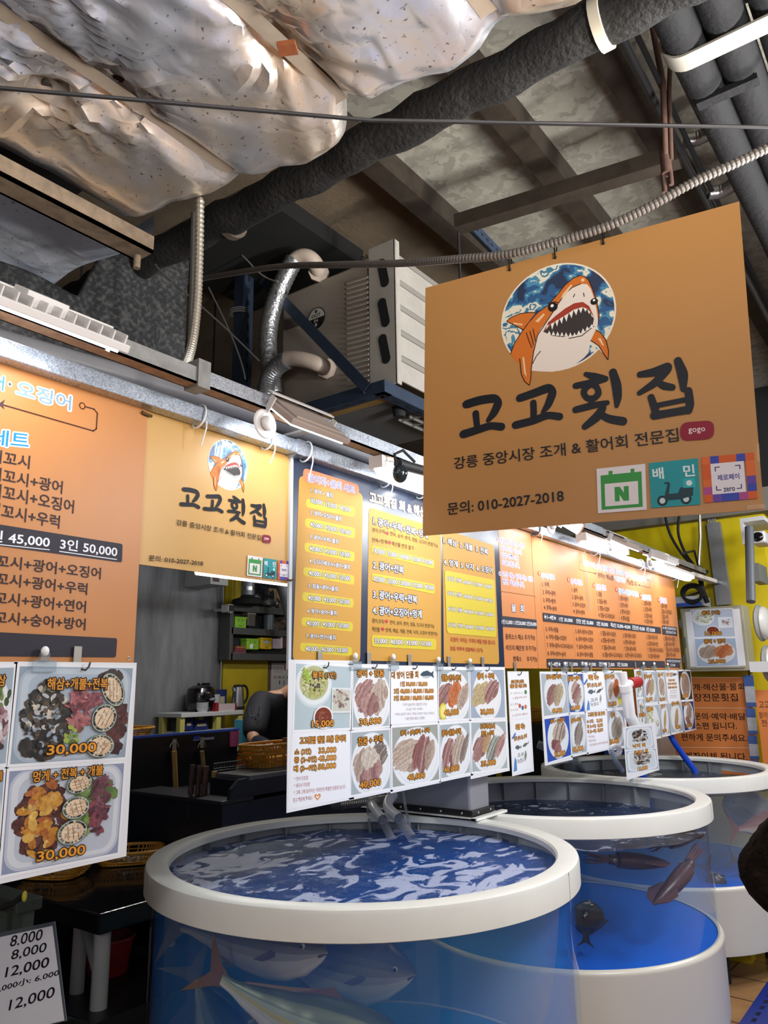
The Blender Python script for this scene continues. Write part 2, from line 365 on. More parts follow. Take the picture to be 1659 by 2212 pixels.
# ------------------------------------------------------------------ foil-wrapped duct overhead
def foil(name, tint, blue, rough, metal=.84):
    m = bpy.data.materials.new(name); m.use_nodes = True; nt = m.node_tree; N = nt.nodes; L = nt.links; b = N['Principled BSDF']
    tc = N.new('ShaderNodeTexCoord')
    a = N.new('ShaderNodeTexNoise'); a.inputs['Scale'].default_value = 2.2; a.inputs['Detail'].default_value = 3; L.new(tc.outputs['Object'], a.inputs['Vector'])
    r = N.new('ShaderNodeValToRGB'); r.color_ramp.elements[0].color = lin(tint); r.color_ramp.elements[1].color = lin(blue); r.color_ramp.elements[0].position = .42; r.color_ramp.elements[1].position = .58  # warm and cool patches paint the foil's golden and bluish reflections
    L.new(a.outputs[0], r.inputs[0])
    s = N.new('ShaderNodeTexNoise'); s.inputs['Scale'].default_value = 75; s.inputs['Detail'].default_value = 3; L.new(tc.outputs['Object'], s.inputs['Vector'])
    rs = N.new('ShaderNodeValToRGB'); rs.color_ramp.elements[0].color = (.16, .1, .06, 1); rs.color_ramp.elements[1].color = (1, 1, 1, 1); rs.color_ramp.elements[0].position = .28; rs.color_ramp.elements[1].position = .35
    L.new(s.outputs[0], rs.inputs[0]); mx = N.new('ShaderNodeMixRGB'); mx.blend_type = 'MULTIPLY'; mx.inputs[0].default_value = .85
    L.new(r.outputs[0], mx.inputs[1]); L.new(rs.outputs[0], mx.inputs[2]); L.new(mx.outputs[0], b.inputs['Base Color'])
    b.inputs['Metallic'].default_value = metal; b.inputs['Roughness'].default_value = rough
    vo = N.new('ShaderNodeTexVoronoi'); vo.inputs['Scale'].default_value = 5; vo.feature = 'DISTANCE_TO_EDGE'
    ad = N.new('ShaderNodeMixRGB'); ad.inputs[0].default_value = .22; n3 = N.new('ShaderNodeTexNoise'); n3.inputs['Scale'].default_value = 5; n3.inputs['Detail'].default_value = 4
    L.new(tc.outputs['Object'], n3.inputs['Vector']); L.new(tc.outputs['Object'], ad.inputs[1]); L.new(n3.outputs['Color'], ad.inputs[2]); L.new(ad.outputs[0], vo.inputs['Vector'])
    n4 = N.new('ShaderNodeTexNoise'); n4.noise_type = 'RIDGED_MULTIFRACTAL'; n4.inputs['Scale'].default_value = 7; n4.inputs['Detail'].default_value = 5; n4.inputs['Distortion'].default_value = .6; mp = N.new('ShaderNodeMapping'); mp.inputs['Scale'].default_value = (1.6, .7, 1); mp.inputs['Rotation'].default_value = (0, 0, .5); L.new(tc.outputs['Object'], mp.inputs[0]); L.new(mp.outputs[0], n4.inputs['Vector'])
    sm = N.new('ShaderNodeMath'); sm.operation = 'ADD'; L.new(vo.outputs['Distance'], sm.inputs[0]); L.new(n4.outputs[0], sm.inputs[1])
    bp = N.new('ShaderNodeBump'); bp.inputs['Strength'].default_value = .6; bp.inputs['Distance'].default_value = .014; L.new(sm.outputs[0], bp.inputs['Height']); L.new(bp.outputs[0], b.inputs['Normal'])
    MATS[name] = m; return m
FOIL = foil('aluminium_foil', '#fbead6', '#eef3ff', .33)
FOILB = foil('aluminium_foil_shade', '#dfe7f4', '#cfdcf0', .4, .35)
STRAPX = [-2.04, -1.58, -1.13, -.68, -.23]
PINS = [(-1.58, .98), (-1.13, 1.12), (-1.58, .2), (-1.13, .3), (-1.72, .86), (-.68, .9), (-1.9, .35), (-.68, .1), (-1.35, .62)]
def foil_z(x, y):
    z = 3.10; d = min(abs(x-s) for s in STRAPX); z += .030*math.exp(-(d/.05)**2) - .012
    for px_, py_ in PINS:
        r = math.hypot(x-px_, y-py_); an = math.atan2(y-py_, x-px_)
        z += .05*math.exp(-(r/.06)**2) + .026*math.exp(-(r/.25)**2)*abs(math.sin(an*7+2*noise.noise((px_*3, py_*3, 0))))*min(1, r/.04)
    z += .018*noise.noise((x*2.0, y*1.6, 1)) + .012*abs(noise.noise((x*4+y*1.5, y*1.6-x*.6, 4))) + .004*abs(noise.noise((x*14+y*5, y*3, 9)))
    return z
EDGE = [(-2.1, 1.36), (-1.87, 1.38), (-1.6, 1.44), (-1.48, 1.47), (-1.34, 1.52), (-1.24, 1.50), (-1.13, 1.40), (-1.04, 1.43), (-.8, 1.475), (-.68, 1.44), (-.5, 1.47), (-.2, 1.45), (.4, 1.46), (2, 1.44)]
def foil_edge(x):
    for (a, p), (b, q) in zip(EDGE, EDGE[1:]):
        if x <= b: t = (x-a)/(b-a); t = t*t*(3-2*t); return p+(q-p)*t+.012*noise.noise((x*9, 2, 0))
    return 1.44
def foil_pt(u, v):
    x = -2.02+u*3.6
    ye = foil_edge(x)
    if v < .8: y = -1.6+(ye-.08+1.6)*(v/.8); return (x, y, foil_z(x, y))
    a = (v-.8)/.2*pi*.62; z0 = foil_z(x, ye-.08)
    return (x, ye-.08+.08*math.sin(a)+.0*a, z0+.10*(1-math.cos(a))+ (.012*noise.noise((x*14, a*2, 3))))
duct = thing('insulated_duct', 'large crinkled silver foil wrapped duct hanging over the stall front', 'duct', (-.2, 0, 3.1))
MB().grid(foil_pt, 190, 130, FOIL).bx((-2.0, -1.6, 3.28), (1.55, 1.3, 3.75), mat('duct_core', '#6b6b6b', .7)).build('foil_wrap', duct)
TAPE = mat('duct_strap', '#c9b9a6', .45, .4, var=.2)
for sx, y0, y1 in ((-1.58, -.3, 1.38), (-1.13, -.3, 1.36), (-.68, -.4, 1.36), (-.23, -.4, 1.38)):
    mb = MB(); n = 26
    P = [(y0+(y1-y0)*i/n) for i in range(n+1)]
    vs = []
    for y in P:
        z = min(foil_z(sx, y), 3.135)-.006
        vs += [(sx-.022, y, z), (sx+.022, y, z)]
    mb.add(vs, [(2*i, 2*i+1, 2*i+3, 2*i+2) for i in range(n)], TAPE, True).build('strap', duct)
for (px_, py_) in ((-1.58, .98), (-1.72, .86), (-1.13, .93)):
    MB().tube([(px_-.004, py_, foil_z(px_, py_)-.006), (px_, py_, 3.24)], .014, mat('pin_dark', '#3a332c', .8), 10).build('insulation_pin', duct)
MB().box((-1.1, 1.12, 3.092), (.045, .035, .012), mat('rust', '#8a4a26', .8, var=.3, scale=30), Matrix.Rotation(.5, 3, 'Z')).build('rusty_clip', duct)
def duct2_pt(u, v):
    x = -3.6+u*1.53; ye = 1.45+.03*noise.noise((x*3, 7, 0))
    if v < .8: y = -1.6+(ye-.08+1.6)*v/.8; return (x, y, 3.1+.03*noise.noise((x*1.7, y*2, 5))+.006*noise.noise((x*9, y*9, 5)))
    a = (v-.8)/.2*pi*.6
    return (x, ye-.08+.08*math.sin(a), 3.1+.03*noise.noise((x*1.7, (ye-.08)*2, 5))+.1*(1-math.cos(a)))
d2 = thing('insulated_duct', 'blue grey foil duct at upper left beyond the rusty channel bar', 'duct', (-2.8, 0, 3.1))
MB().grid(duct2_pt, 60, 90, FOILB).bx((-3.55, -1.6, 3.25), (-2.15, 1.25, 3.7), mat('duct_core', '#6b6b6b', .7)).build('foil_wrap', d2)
MB().bx((-2.9, -1, 3.065), (-2.86, 1.33, 3.075), TAPE).build('strap', d2)
solo(MB().bx((-2.075, -.8, 3.01), (-1.985, 1.40, 3.02), mat('dusty_channel', '#8d7a66', .75, .2, var=.4, scale=20)).bx((-2.075, -.8, 3.01), (-2.065, 1.40, 3.07), MATS['dusty_channel']).bx((-1.995, -.8, 3.01), (-1.985, 1.40, 3.07), MATS['dusty_channel']).tube([(-2.03, 1.37, 3.0), (-2.03, 1.37, 2.955)], .012, MATS['dusty_channel']),
     'channel_bar', 'dusty brown steel channel holding up the foil duct', 'bar')
# ------------------------------------------------------------------ black pipe across, with bands
LAG = mat('black_lagging', '#1a1817', .7, var=.35, scale=25, bump=.4, bscale=60)
pp = thing('lagged_pipe', 'thick black lagged pipe running across just beyond the silver foil', 'pipe', (-1.2, 1.72, 3.3))
P = [(-3.0+i*.05, 1.70+.03*(i/60)+.006*math.sin(i*.9), 3.30+.005*math.sin(i*1.7)) for i in range(64)]
MB().tube(P, [.062+.005*noise.noise((i*.5, 0, 0))+(.007 if i % 17 in (3, 4) else 0) for i in range(64)], LAG, 16).build('lagging', pp)
BAND = mat('pale_band', '#cfc6b4', .5)
for x in (-.535, -1.98):
    MB().tube([(x-.014, 1.727, 3.30), (x+.014, 1.727, 3.30)], .071 if x > -1 else .073, BAND if x > -1 else mat('brown_band', '#5a5046', .6), 20).build('band', pp)
# ------------------------------------------------------------------ bundle of three black pipes at upper right
t = thing('pipe_bundle', 'bundle of black insulated pipes in white clamps at upper right', 'pipes', (-.3, 4, 3.5))
for x, z in ((-.43, 3.55), (-.31, 3.555), (-.18, 3.56)):
    MB().tube([(x, 1.75, z), (x, 2.6, z+.002), (x+.01, 3.5, z), (x, 8.5, z)], .062, mat('black_foam', '#0f0f12', .8, bump=.25, bscale=50), 16).build('pipe', t)
def oblong(y, wd, rr, m):
    mb = MB(); vs = []; n = 28
    for q in (0, 1):
        for r_ in (rr, rr+.008):
            for i in range(n):
                a = 2*pi*i/n; cx = .125*(1 if math.cos(a) > 0 else -1); vs.append((-.305+cx+r_*math.cos(a), y+(q-.5)*wd, 3.555+r_*math.sin(a)))
    fs = []
    for i in range(n):
        j = (i+1) % n; fs += [(n+i, n+j, 3*n+j, 3*n+i), (i, 2*n+i, 2*n+j, j), (i, j, n+j, n+i), (2*n+i, 3*n+i, 3*n+j, 2*n+j)]
    return mb.add(vs, fs, m, True)
oblong(2.22, .07, .066, mat('grey_clamp', '#a8a49a', .5)).build('clamp', t)
mb = MB()
mb.bx((-.46, 2.42, 3.48), (-.27, 2.46, 3.5), mat('black_foam', '#232327')).build('tape_band', t)
# thin conduits, cables
solo(MB().tube([(-.62, 1.6, 3.72), (-.64, 3.0, 3.7), (-.66, 6, 3.66)], .014, mat('black_conduit', '#2b2b2d', .4), 10).tube([(-.575, 1.6, 3.72), (-.60, 3.0, 3.7), (-.62, 6, 3.66)], .01, DARK, 8), 'conduit', 'thin dark conduit pair between the beams and the pipe bundle', 'conduit')
for (z, lab) in ((3.75, 'nearer short silver flexible hose up behind the black pipes'), (3.70, 'farther short silver flexible hose up behind the black pipes')):
    y = 2.95 if z > 3.72 else 3.3
    P = [(-.62+i*.01, y+.02*math.sin(i*.3), z) for i in range(48)]
    solo(MB().tube(P, [.028+.003*(i % 2) for i in range(48)], mat('silver_flex', '#9a9a9a', .35, .8), 10), 'flexible_hose', lab, 'hose', 'short silver hoses')
a, b = onZ(0, 190, 2.9), onZ(1659, 275, 2.9); mid = onZ(800, 260, 2.9)
d = b-a
P = [a-d*.5, a, a+(mid-a)*.5, mid, mid+(b-mid)*.5, b, b+d*.4]
solo(MB().tube(P, .0048, mat('black_cable', '#1d1b1e', .5), 8), 'cable', 'thin black cable strung right across under the foil duct', 'cable')
# c-channel under the decking
a, b = onZ(990, 497, 3.6), onZ(1468, 352, 3.6)
solo(MB().bar(a, b, .07, .008, BROWNSTEEL).bar(a+Vector((0, -.033, .03)), b+Vector((0, -.033, .03)), .006, .065, BROWNSTEEL).bar(a+Vector((0, .033, .03)), b+Vector((0, .033, .03)), .006, .065, BROWNSTEEL), 'channel_bar', 'brown channel bar slung crosswise below the roof decking', 'bar')
h = onZ(1438, 350, 3.45)
rod = mat('rusty_rod', '#5b4238', .8, .2, var=.3, scale=30)
hb = onZ(1410, 60, 3.9)
solo(MB().tube([hb, onZ(1432, 180, 3.7), h], .011, rod).tube([onZ(1450, 90, 3.9), onZ(1445, 200, 3.7), h+Vector((.02, 0, 0))], .009, rod).tube([h+Vector((0, 0, .1)), h, h+Vector((0, 0, -.05))], .02, rod).tube([h+Vector((.012, 0, -.04)), h+Vector((.012, 0, -.1))], .009, rod).tube([h+Vector((-.014, 0, -.04)), h+Vector((-.014, 0, -.12))], .009, rod), 'hanger_rod', 'rusty twin hanger rod at the right end of the channel bar', 'rod')
solo(MB().tube([onZ(990, 500, 3.6), onZ(990, 500, 3.6)+Vector((0, 0, -.55))], .006, DARK), 'hanger_rod', 'thin straight black rod below the left end of the channel bar', 'rod')
c = onZ(1000, 470, 3.7); e = onZ(1075, 548, 3.7)
BLUEST = mat('blue_slotted_steel', '#39485e', .5, .3, var=.25, scale=12)
def slotted(mb, a, b, wd, m, up, n, holes=None):
    """an L-shaped slotted angle from a to b"""
    a, b = Vector(a), Vector(b); u = Vector(up).normalized(); t = (b-a).normalized(); s_ = t.cross(u).normalized()
    mb.bar(a, b, wd, .004, m, up=u); mb.bar(a+s_*wd/2-u*wd/2, b+s_*wd/2-u*wd/2, wd, .004, m, up=s_)
    h = holes or mat('slot_hole', '#0b0d12', .9)
    for i in range(n):
        f = (i+.5)/n; p = a+(b-a)*f; L_ = (b-a).length/n*.42
        mb.bar(p-t*L_/2-u*.0028, p+t*L_/2-u*.0028, wd*.22, .0012, h, up=u)
        q = p+s_*(wd/2+.0028)-u*wd/2
        mb.bar(q-t*L_/2, q+t*L_/2, wd*.22, .0012, h, up=s_)
    return mb
solo(slotted(MB(), c, e, .06, BLUEST, (0, 0, 1), 7), 'slotted_angle', 'blue slotted angle on the roof decking left of the hanging sign', 'bracket')
# ================================================================== TANKS
RIM = mat('ivory_plastic', '#eff0ea', .32, spec=.5, var=.06, scale=3)
BASEM = mat('ivory_base', '#e2ddd0', .3)
ACR = clear('acrylic', '#f6fbff', .16)
BLUEF = mat('blue_floor', '#0a74f0', .35, var=.12, scale=3)
GREYIN = mat('grey_liner', '#9ea2a6', .5, var=.2, scale=5)
def water_top(name, deep, foam, lo, hi, scale, turb):
    m = bpy.data.materials.new(name); m.use_nodes = True; nt = m.node_tree; nt.nodes.clear(); N = nt.nodes.new; L = nt.links.new
    tc = N('ShaderNodeTexCoord'); mp = N('ShaderNodeMapping'); mp.inputs['Scale'].default_value = (1.25, .8, 1); mp.inputs['Rotation'].default_value = (0, 0, .6); L(tc.outputs['Object'], mp.inputs[0])
    n1 = N('ShaderNodeTexNoise'); n1.inputs['Scale'].default_value = scale; n1.inputs['Detail'].default_value = 5; n1.inputs['Roughness'].default_value = .5; n1.inputs['Distortion'].default_value = 1.6; L(mp.outputs[0], n1.inputs['Vector'])
    r = N('ShaderNodeValToRGB'); r.color_ramp.elements[0].position = lo; r.color_ramp.elements[1].position = hi; nm = N('ShaderNodeTexNoise'); nm.inputs['Scale'].default_value = 2.6; nm.inputs['Detail'].default_value = 2; L(tc.outputs['Object'], nm.inputs['Vector']); ma = N('ShaderNodeMath'); ma.operation = 'MULTIPLY_ADD'; ma.inputs[1].default_value = .55; L(nm.outputs[0], ma.inputs[0]); L(n1.outputs[0], ma.inputs[2]); sb = N('ShaderNodeMath'); sb.operation = 'SUBTRACT'; sb.inputs[1].default_value = .275; L(ma.outputs[0], sb.inputs[0]); L(sb.outputs[0], r.inputs[0])
    nb = N('ShaderNodeTexNoise'); nb.inputs['Scale'].default_value = 9; nb.inputs['Detail'].default_value = 3; L(tc.outputs['Object'], nb.inputs['Vector'])
    n2 = N('ShaderNodeTexVoronoi'); n2.inputs['Scale'].default_value = 170; L(tc.outputs['Object'], n2.inputs['Vector'])
    mul = N('ShaderNodeMath'); mul.operation = 'MULTIPLY'; mul.inputs[1].default_value = .25; L(n2.outputs['Distance'], mul.inputs[0])
    sm = N('ShaderNodeMath'); sm.operation = 'ADD'; L(nb.outputs[0], sm.inputs[0]); L(mul.outputs[0], sm.inputs[1])
    bp = N('ShaderNodeBump'); bp.inputs['Strength'].default_value = .45; bp.inputs['Distance'].default_value = .02; L(sm.outputs[0], bp.inputs['Height'])
    t = N('ShaderNodeBsdfTransparent'); t.inputs[0].default_value = lin(deep)
    g = N('ShaderNodeBsdfGlossy'); g.inputs['Roughness'].default_value = .04; L(bp.outputs[0], g.inputs['Normal'])
    fr = N('ShaderNodeFresnel'); fr.inputs[0].default_value = 1.33; L(bp.outputs[0], fr.inputs['Normal'])
    mx = N('ShaderNodeMixShader'); L(fr.outputs[0], mx.inputs[0]); L(t.outputs[0], mx.inputs[1]); L(g.outputs[0], mx.inputs[2])
    d = N('ShaderNodeBsdfPrincipled'); d.inputs['Base Color'].default_value = lin(foam); d.inputs['Roughness'].default_value = .35; L(bp.outputs[0], d.inputs['Normal'])
    td = N('ShaderNodeBsdfDiffuse'); td.inputs[0].default_value = lin(turb[0]); mt = N('ShaderNodeMixShader'); mt.inputs[0].default_value = turb[1]; L(t.outputs[0], mt.inputs[1]); L(td.outputs[0], mt.inputs[2]); L(mt.outputs[0], mx.inputs[1])
    m2 = N('ShaderNodeMixShader'); f2 = N('ShaderNodeMath'); f2.operation = 'MULTIPLY'; f2.inputs[1].default_value = .8; L(r.outputs[0], f2.inputs[0])
    L(f2.outputs[0], m2.inputs[0]); L(mx.outputs[0], m2.inputs[1]); L(d.outputs[0], m2.inputs[2]); o = N('ShaderNodeOutputMaterial'); L(m2.outputs[0], o.inputs[0])
    MATS[name] = m; return m
def water_body(name, col, scol, sd, ad):
    m = bpy.data.materials.new(name); m.use_nodes = True; nt = m.node_tree; nt.nodes.clear(); N = nt.nodes.new; L = nt.links.new
    t = N('ShaderNodeBsdfTransparent'); o = N('ShaderNodeOutputMaterial'); L(t.outputs[0], o.inputs[0])
    a = N('ShaderNodeVolumeAbsorption'); a.inputs[0].default_value = lin(col); a.inputs[1].default_value = ad
    s = N('ShaderNodeVolumeScatter'); s.inputs[0].default_value = lin(scol); s.inputs[1].default_value = sd
    ad_ = N('ShaderNodeAddShader'); L(a.outputs[0], ad_.inputs[0]); L(s.outputs[0], ad_.inputs[1]); L(ad_.outputs[0], o.inputs['Volume'])
    MATS[name] = m; return m
TANKS = [(-1.70, 2.15, .995), (-1.68, 3.63, .925), (-1.66, 5.06, .955)]
RT = .702
def tank(i, label, wt, wb):
    cx, cy, zw = TANKS[i]; c = (cx, cy, 0)
    t = thing('fish_tank', label, 'tank', (cx, cy, 0), 'round white rimmed live fish tanks along the aisle')
    ro = RT; zb = .34 if i == 0 else .50
    MB().lathe([(ro-.072, 1.026), (ro-.072, 1.043), (ro-.066, 1.049), (ro-.012, 1.052), (ro-.003, 1.048), (ro, 1.038), (ro, .975), (ro-.012, .970), (ro-.014, 1.026), (ro-.072, 1.026)], c, RIM, 128).build('rim', t)
    mb = MB(); a0 = -2.0
    for da in (0, 2.1, 4.2):
        a = a0+da; p = Vector((cx+ro*math.cos(a), cy+ro*math.sin(a), 1.012)); mb.box(p, (.0016, .0016, .074), mat('seam', '#a29d8e', .7), Matrix.Rotation(a, 3, 'Z'))
    mb.build('rim_seam', t)
    MB().lathe([(ro-.022, zb), (ro-.022, .985)], c, ACR, 128).build('acrylic_wall', t)
    MB().lathe([(ro-.03, .17), (ro-.012, .17), (ro-.008, .20), (ro-.006, zb-.02), (ro-.004, zb-.012), (ro-.008, zb-.003), (ro-.02, zb+.003), (ro-.03, zb)], c, BASEM, 128).build('base', t)
    MB().lathe([(.001, zb-.004), (ro-.032, zb-.004)], c, BLUEF, 96).lathe([(ro-.032, zb-.004), (ro-.032, zb-.008), (.001, zb-.008)], c, BLUEF, 96).build('floor_disc', t)
    # inner lip with little fins under the rim at the back
    mb = MB().lathe([(ro-.028, .90), (ro-.028, 1.026)], c, GREYIN, 64, a0=1.2, a1=3.7)
    for k in range(9):
        a = 1.3+k*.29; mb.box((cx+(ro-.045)*math.cos(a), cy+(ro-.045)*math.sin(a), .975), (.04, .004, .09), GREYIN, Matrix.Rotation(a, 3, 'Z'))
    mb.build('inner_lip', t)
    wtr = MB().lathe([(.001, zb-.002), (ro-.035, zb-.002), (ro-.035, zw-.004), (.001, zw-.004)], c, wb, 64).build('water', t)
    def wp(u, v):
        r = max(u, .0001)*(ro-.034); a = v*2*pi; x, y = r*math.cos(a), r*math.sin(a)
        return (cx+x, cy+y, zw+.006*noise.noise((x*6, y*6, i*5))+.003*noise.noise((x*15, y*15, i)))
    MB().grid(wp, 40, 96, wt).build('water_surface', t)
    mb = MB()
    for k in range(6):
        a = k*pi/3+.3; mb.lathe([(.03, .0), (.03, .17)], (cx+.55*math.cos(a), cy+.55*math.sin(a), 0), DARK, 12)
    mb.build('foot', t)
    return t
W1 = water_top('water_foamy', '#eef6ff', '#c3cdee', .505, .55, 7.5, ('#2a63c4', .45))
W2 = water_top('water_dark', '#9fb6cc', '#b9c4dc', .60, .66, 9, ('#2a4676', .3))
W3 = water_top('water_murky', '#a9b4bf', '#b0b4ba', .55, .66, 7, ('#6a7480', .3))
B1 = water_body('water_hazy_blue', '#62a0f2', '#3a7cf4', 2.5, .7)
B2 = water_body('water_clear_blue', '#7cb6ea', '#6aa2dc', .85, .7)
B3 = water_body('water_grey_blue', '#a3c0d6', '#a9bccc', 1.6, .6)
t1 = tank(0, 'nearest round fish tank with foamy blue water and yellowtail', W1, B1)
t2 = tank(1, 'middle round fish tank with squid and dark rippled water', W2, B2)
t3 = tank(2, 'farthest round fish tank holding reddish bream', W3, B3)

# ------------------------------------------------------------------ fish
def fish(name, label, H, T, hh, ww, cols, bend=0, vb=0, up=(0, 0, 1), tail='#8a7a3a', deep=None, cat='fish', group=None, fin=None, tailsz=1.0):
    """a fish from its nose H to the root of its tail T; cols run from the back to the belly"""
    H, T = Vector(H), Vector(T); ax = T-H; L = ax.length; x = ax.normalized(); u = Vector(up); u = (u-x*u.dot(x)).normalized(); sd = x.cross(u)
    t = thing(name, label, cat, tuple((H+T)/2), group)
    hs = deep or [(0, .02), (.03, .22), (.08, .45), (.16, .72), (.28, .95), (.4, 1), (.55, .92), (.7, .68), (.85, .38), (.95, .2), (1, .17)]
    def hf(s):
        for (a, p), (b, q) in zip(hs, hs[1:]):
            if s <= b: k = (s-a)/(b-a); k = k*k*(3-2*k)*.5+k*.5; return p+(q-p)*k
        return hs[-1][1]
    def axis(s): return H+ax*s+sd*(bend*L*(math.sin(s*pi*1.1-.3)))+u*vb*L*max(0, (s-.62)/.38)**2
    n = 26; m = 34; mb = MB(); mm = [mat('fish_'+c.strip('#'), c, .3, .1, spec=.6) for c in cols]
    vs = []
    for i in range(m+1):
        s = i/m; h = hf(s)*hh; wd = (h/hh)**.9*ww*(1 if s < .6 else 1-.5*(s-.6)/.4); c = axis(s)
        for k in range(n):
            a = 2*pi*k/n; vs.append(c+u*math.cos(a)*h*(1.0 if math.cos(a) > 0 else 1.04)+sd*math.sin(a)*wd)
    o = len(mb.v); mb.v += [tuple(v) for v in vs]
    for q in mm: mb.mi(q)
    for i in range(m):
        for k in range(n):
            a = 2*pi*(k+.5)/n; band = min(len(cols)-1, int((1-math.cos(a))/2*len(cols)))
            mb.f.append((i*n+k, i*n+(k+1) % n, (i+1)*n+(k+1) % n, (i+1)*n+k)); mb.m.append(band); mb.sm.append(True)
    mb.f.append(tuple(range(n))); mb.m.append(0); mb.sm.append(True)
    mb.build('body', t)
    fm = mat('fin_'+tail.strip('#'), tail, .4); e = axis(1); e0 = axis(.97); ts = hh*1.25*tailsz
    dx = (axis(1)-axis(.9)).normalized(); u0 = u; u = (u-dx*u.dot(dx)).normalized()
    out = [e0+u*hh*.16, e+dx*ts*.35+u*ts*.42, e+dx*ts*.95+u*ts*.98, e+dx*ts*.82+u*ts*.7, e+dx*ts*.42, e+dx*ts*.8-u*ts*.66, e+dx*ts*.95-u*ts*.95, e+dx*ts*.35-u*ts*.4, e0-u*hh*.16]
    def finm(pts, nm, thick=.004):
        bm = MB(); k = len(pts); c = pts[0]*.5+pts[-1]*.5
        vs = [p+sd*thick*(.5 if j in (0, k-1) else .15) for j, p in enumerate(pts)]+[p-sd*thick*(.5 if j in (0, k-1) else .15) for j, p in enumerate(pts)]+[c+sd*thick, c-sd*thick]
        fs = []
        for j in range(k-1): fs += [(j, j+1, 2*k), (k+j+1, k+j, 2*k+1), (j, k+j, k+j+1, j+1)]
        return bm.add(vs, fs, fm).build(nm, t)
    finm(out, 'tail_fin'); u = u0
    def top(s, f=.96): return axis(s)+u*hf(s)*hh*f
    finm([top(.45), top(.5)+u*hh*.30, top(.56)+u*hh*.16, top(.7)+u*hh*.12, top(.88)+u*hh*.05, top(.9)], 'dorsal_fin')
    def bot(s, f=.98): return axis(s)-u*hf(s)*hh*f
    finm([bot(.6), bot(.66)-u*hh*.22, bot(.72)-u*hh*.1, bot(.88)-u*hh*.04, bot(.9)], 'anal_fin')
    for sg in (-1, 1):
        p = axis(.26)+sd*sg*ww*.93-u*hh*.12
        bm = MB(); q = [p, p+x*L*.03+u*hh*.05, p+x*L*.12-u*hh*.2+sd*sg*.012, p+x*L*.07-u*hh*.24+sd*sg*.006, p+x*L*.01-u*hh*.1]
        vs = q+[v+sd*sg*.003 for v in q]; bm.add(vs, [(0, 1, 2, 3, 4), (9, 8, 7, 6, 5)]+[(i, (i+1) % 5, 5+(i+1) % 5, 5+i) for i in range(5)], mat('pectoral_'+(fin or cols[0]).strip('#'), fin or cols[0], .4)).build('pectoral_fin', t)
        p = axis(.105)+sd*sg*ww*.62+u*hh*.14; R = Matrix((x, u, sd)).transposed()
        MB().ell(p, (hh*.075, hh*.075, .006), mat('eye_ring', '#b7b49a', .25), R).ell(p+sd*sg*.004, (hh*.05, hh*.05, .005), mat('eye_pupil', '#08080a', .1), R).build('eye', t)
        # mouth line
    p0 = axis(.0)-u*hh*.04; mb = MB()
    mb.tube([axis(.035)+sd*ww*.32-u*hh*.1, axis(.004)-u*hh*.03, axis(.035)-sd*ww*.32-u*hh*.1], .0035, mat('mouth_dark', '#4a4642', .5), 6).build('mouth', t)
    return t
TY = ['#333a33', '#434a40', '#5c6256', '#7d8078', '#a3a6a6', '#c3c6ca', '#d3d7dc']
def tk(i, x, y, inset):
    """the point on the sight line through a pixel that lies inset metres inside the glass of tank i"""
    cx, cy, _ = TANKS[i]; d = ray(x, y); ox, oy = CO.x-cx, CO.y-cy; R = RT-.022
    A = d.x**2+d.y**2; B = 2*(ox*d.x+oy*d.y); Cc = ox*ox+oy*oy-R*R; tt = (-B-math.sqrt(max(B*B-4*A*Cc, 0)))/(2*A)
    return CO+d*(tt+inset/math.sqrt(A))
grp = 'yellowtail in the nearest tank'
fish('yellowtail', 'yellowtail facing right under the rim of the nearest tank, closest to the glass', tk(0, 711, 2056, .16), tk(0, 392, 2000, .34), .098, .055, TY, bend=.03, tail='#7a7450', fin='#5d5a5e', group=grp)
fish('yellowtail', 'hazier yellowtail facing right behind the first, nose furthest to the right', tk(0, 898, 2105, .34), tk(0, 560, 2030, .46), .108, .06, TY, bend=-.02, tail='#6d6a50', fin='#5d5a5e', group=grp)
fish('yellowtail', 'yellowtail with raised forked yellow tail low in the nearest tank', tk(0, 930, 2305, .20), tk(0, 470, 2140, .12), .085, .06, ['#54655c', '#6f7f74', '#a2b0a8', '#bdb878', '#c4ccd0', '#dfe3e6', '#eceff0'], bend=.0, vb=.05, tail='#74543a', fin='#6a5a34', group=grp, tailsz=.8)
fish('yellowtail', 'dark backed yellowtail diving at the left side of the nearest tank', tk(0, 540, 2370, .36), tk(0, 425, 2115, .36), .075, .06, ['#2c3a40', '#33434a', '#4a5c64', '#6f818a', '#9aa8b0'], bend=.04, up=(.5, .8, .25), tail='#3f4a4c', group=grp)
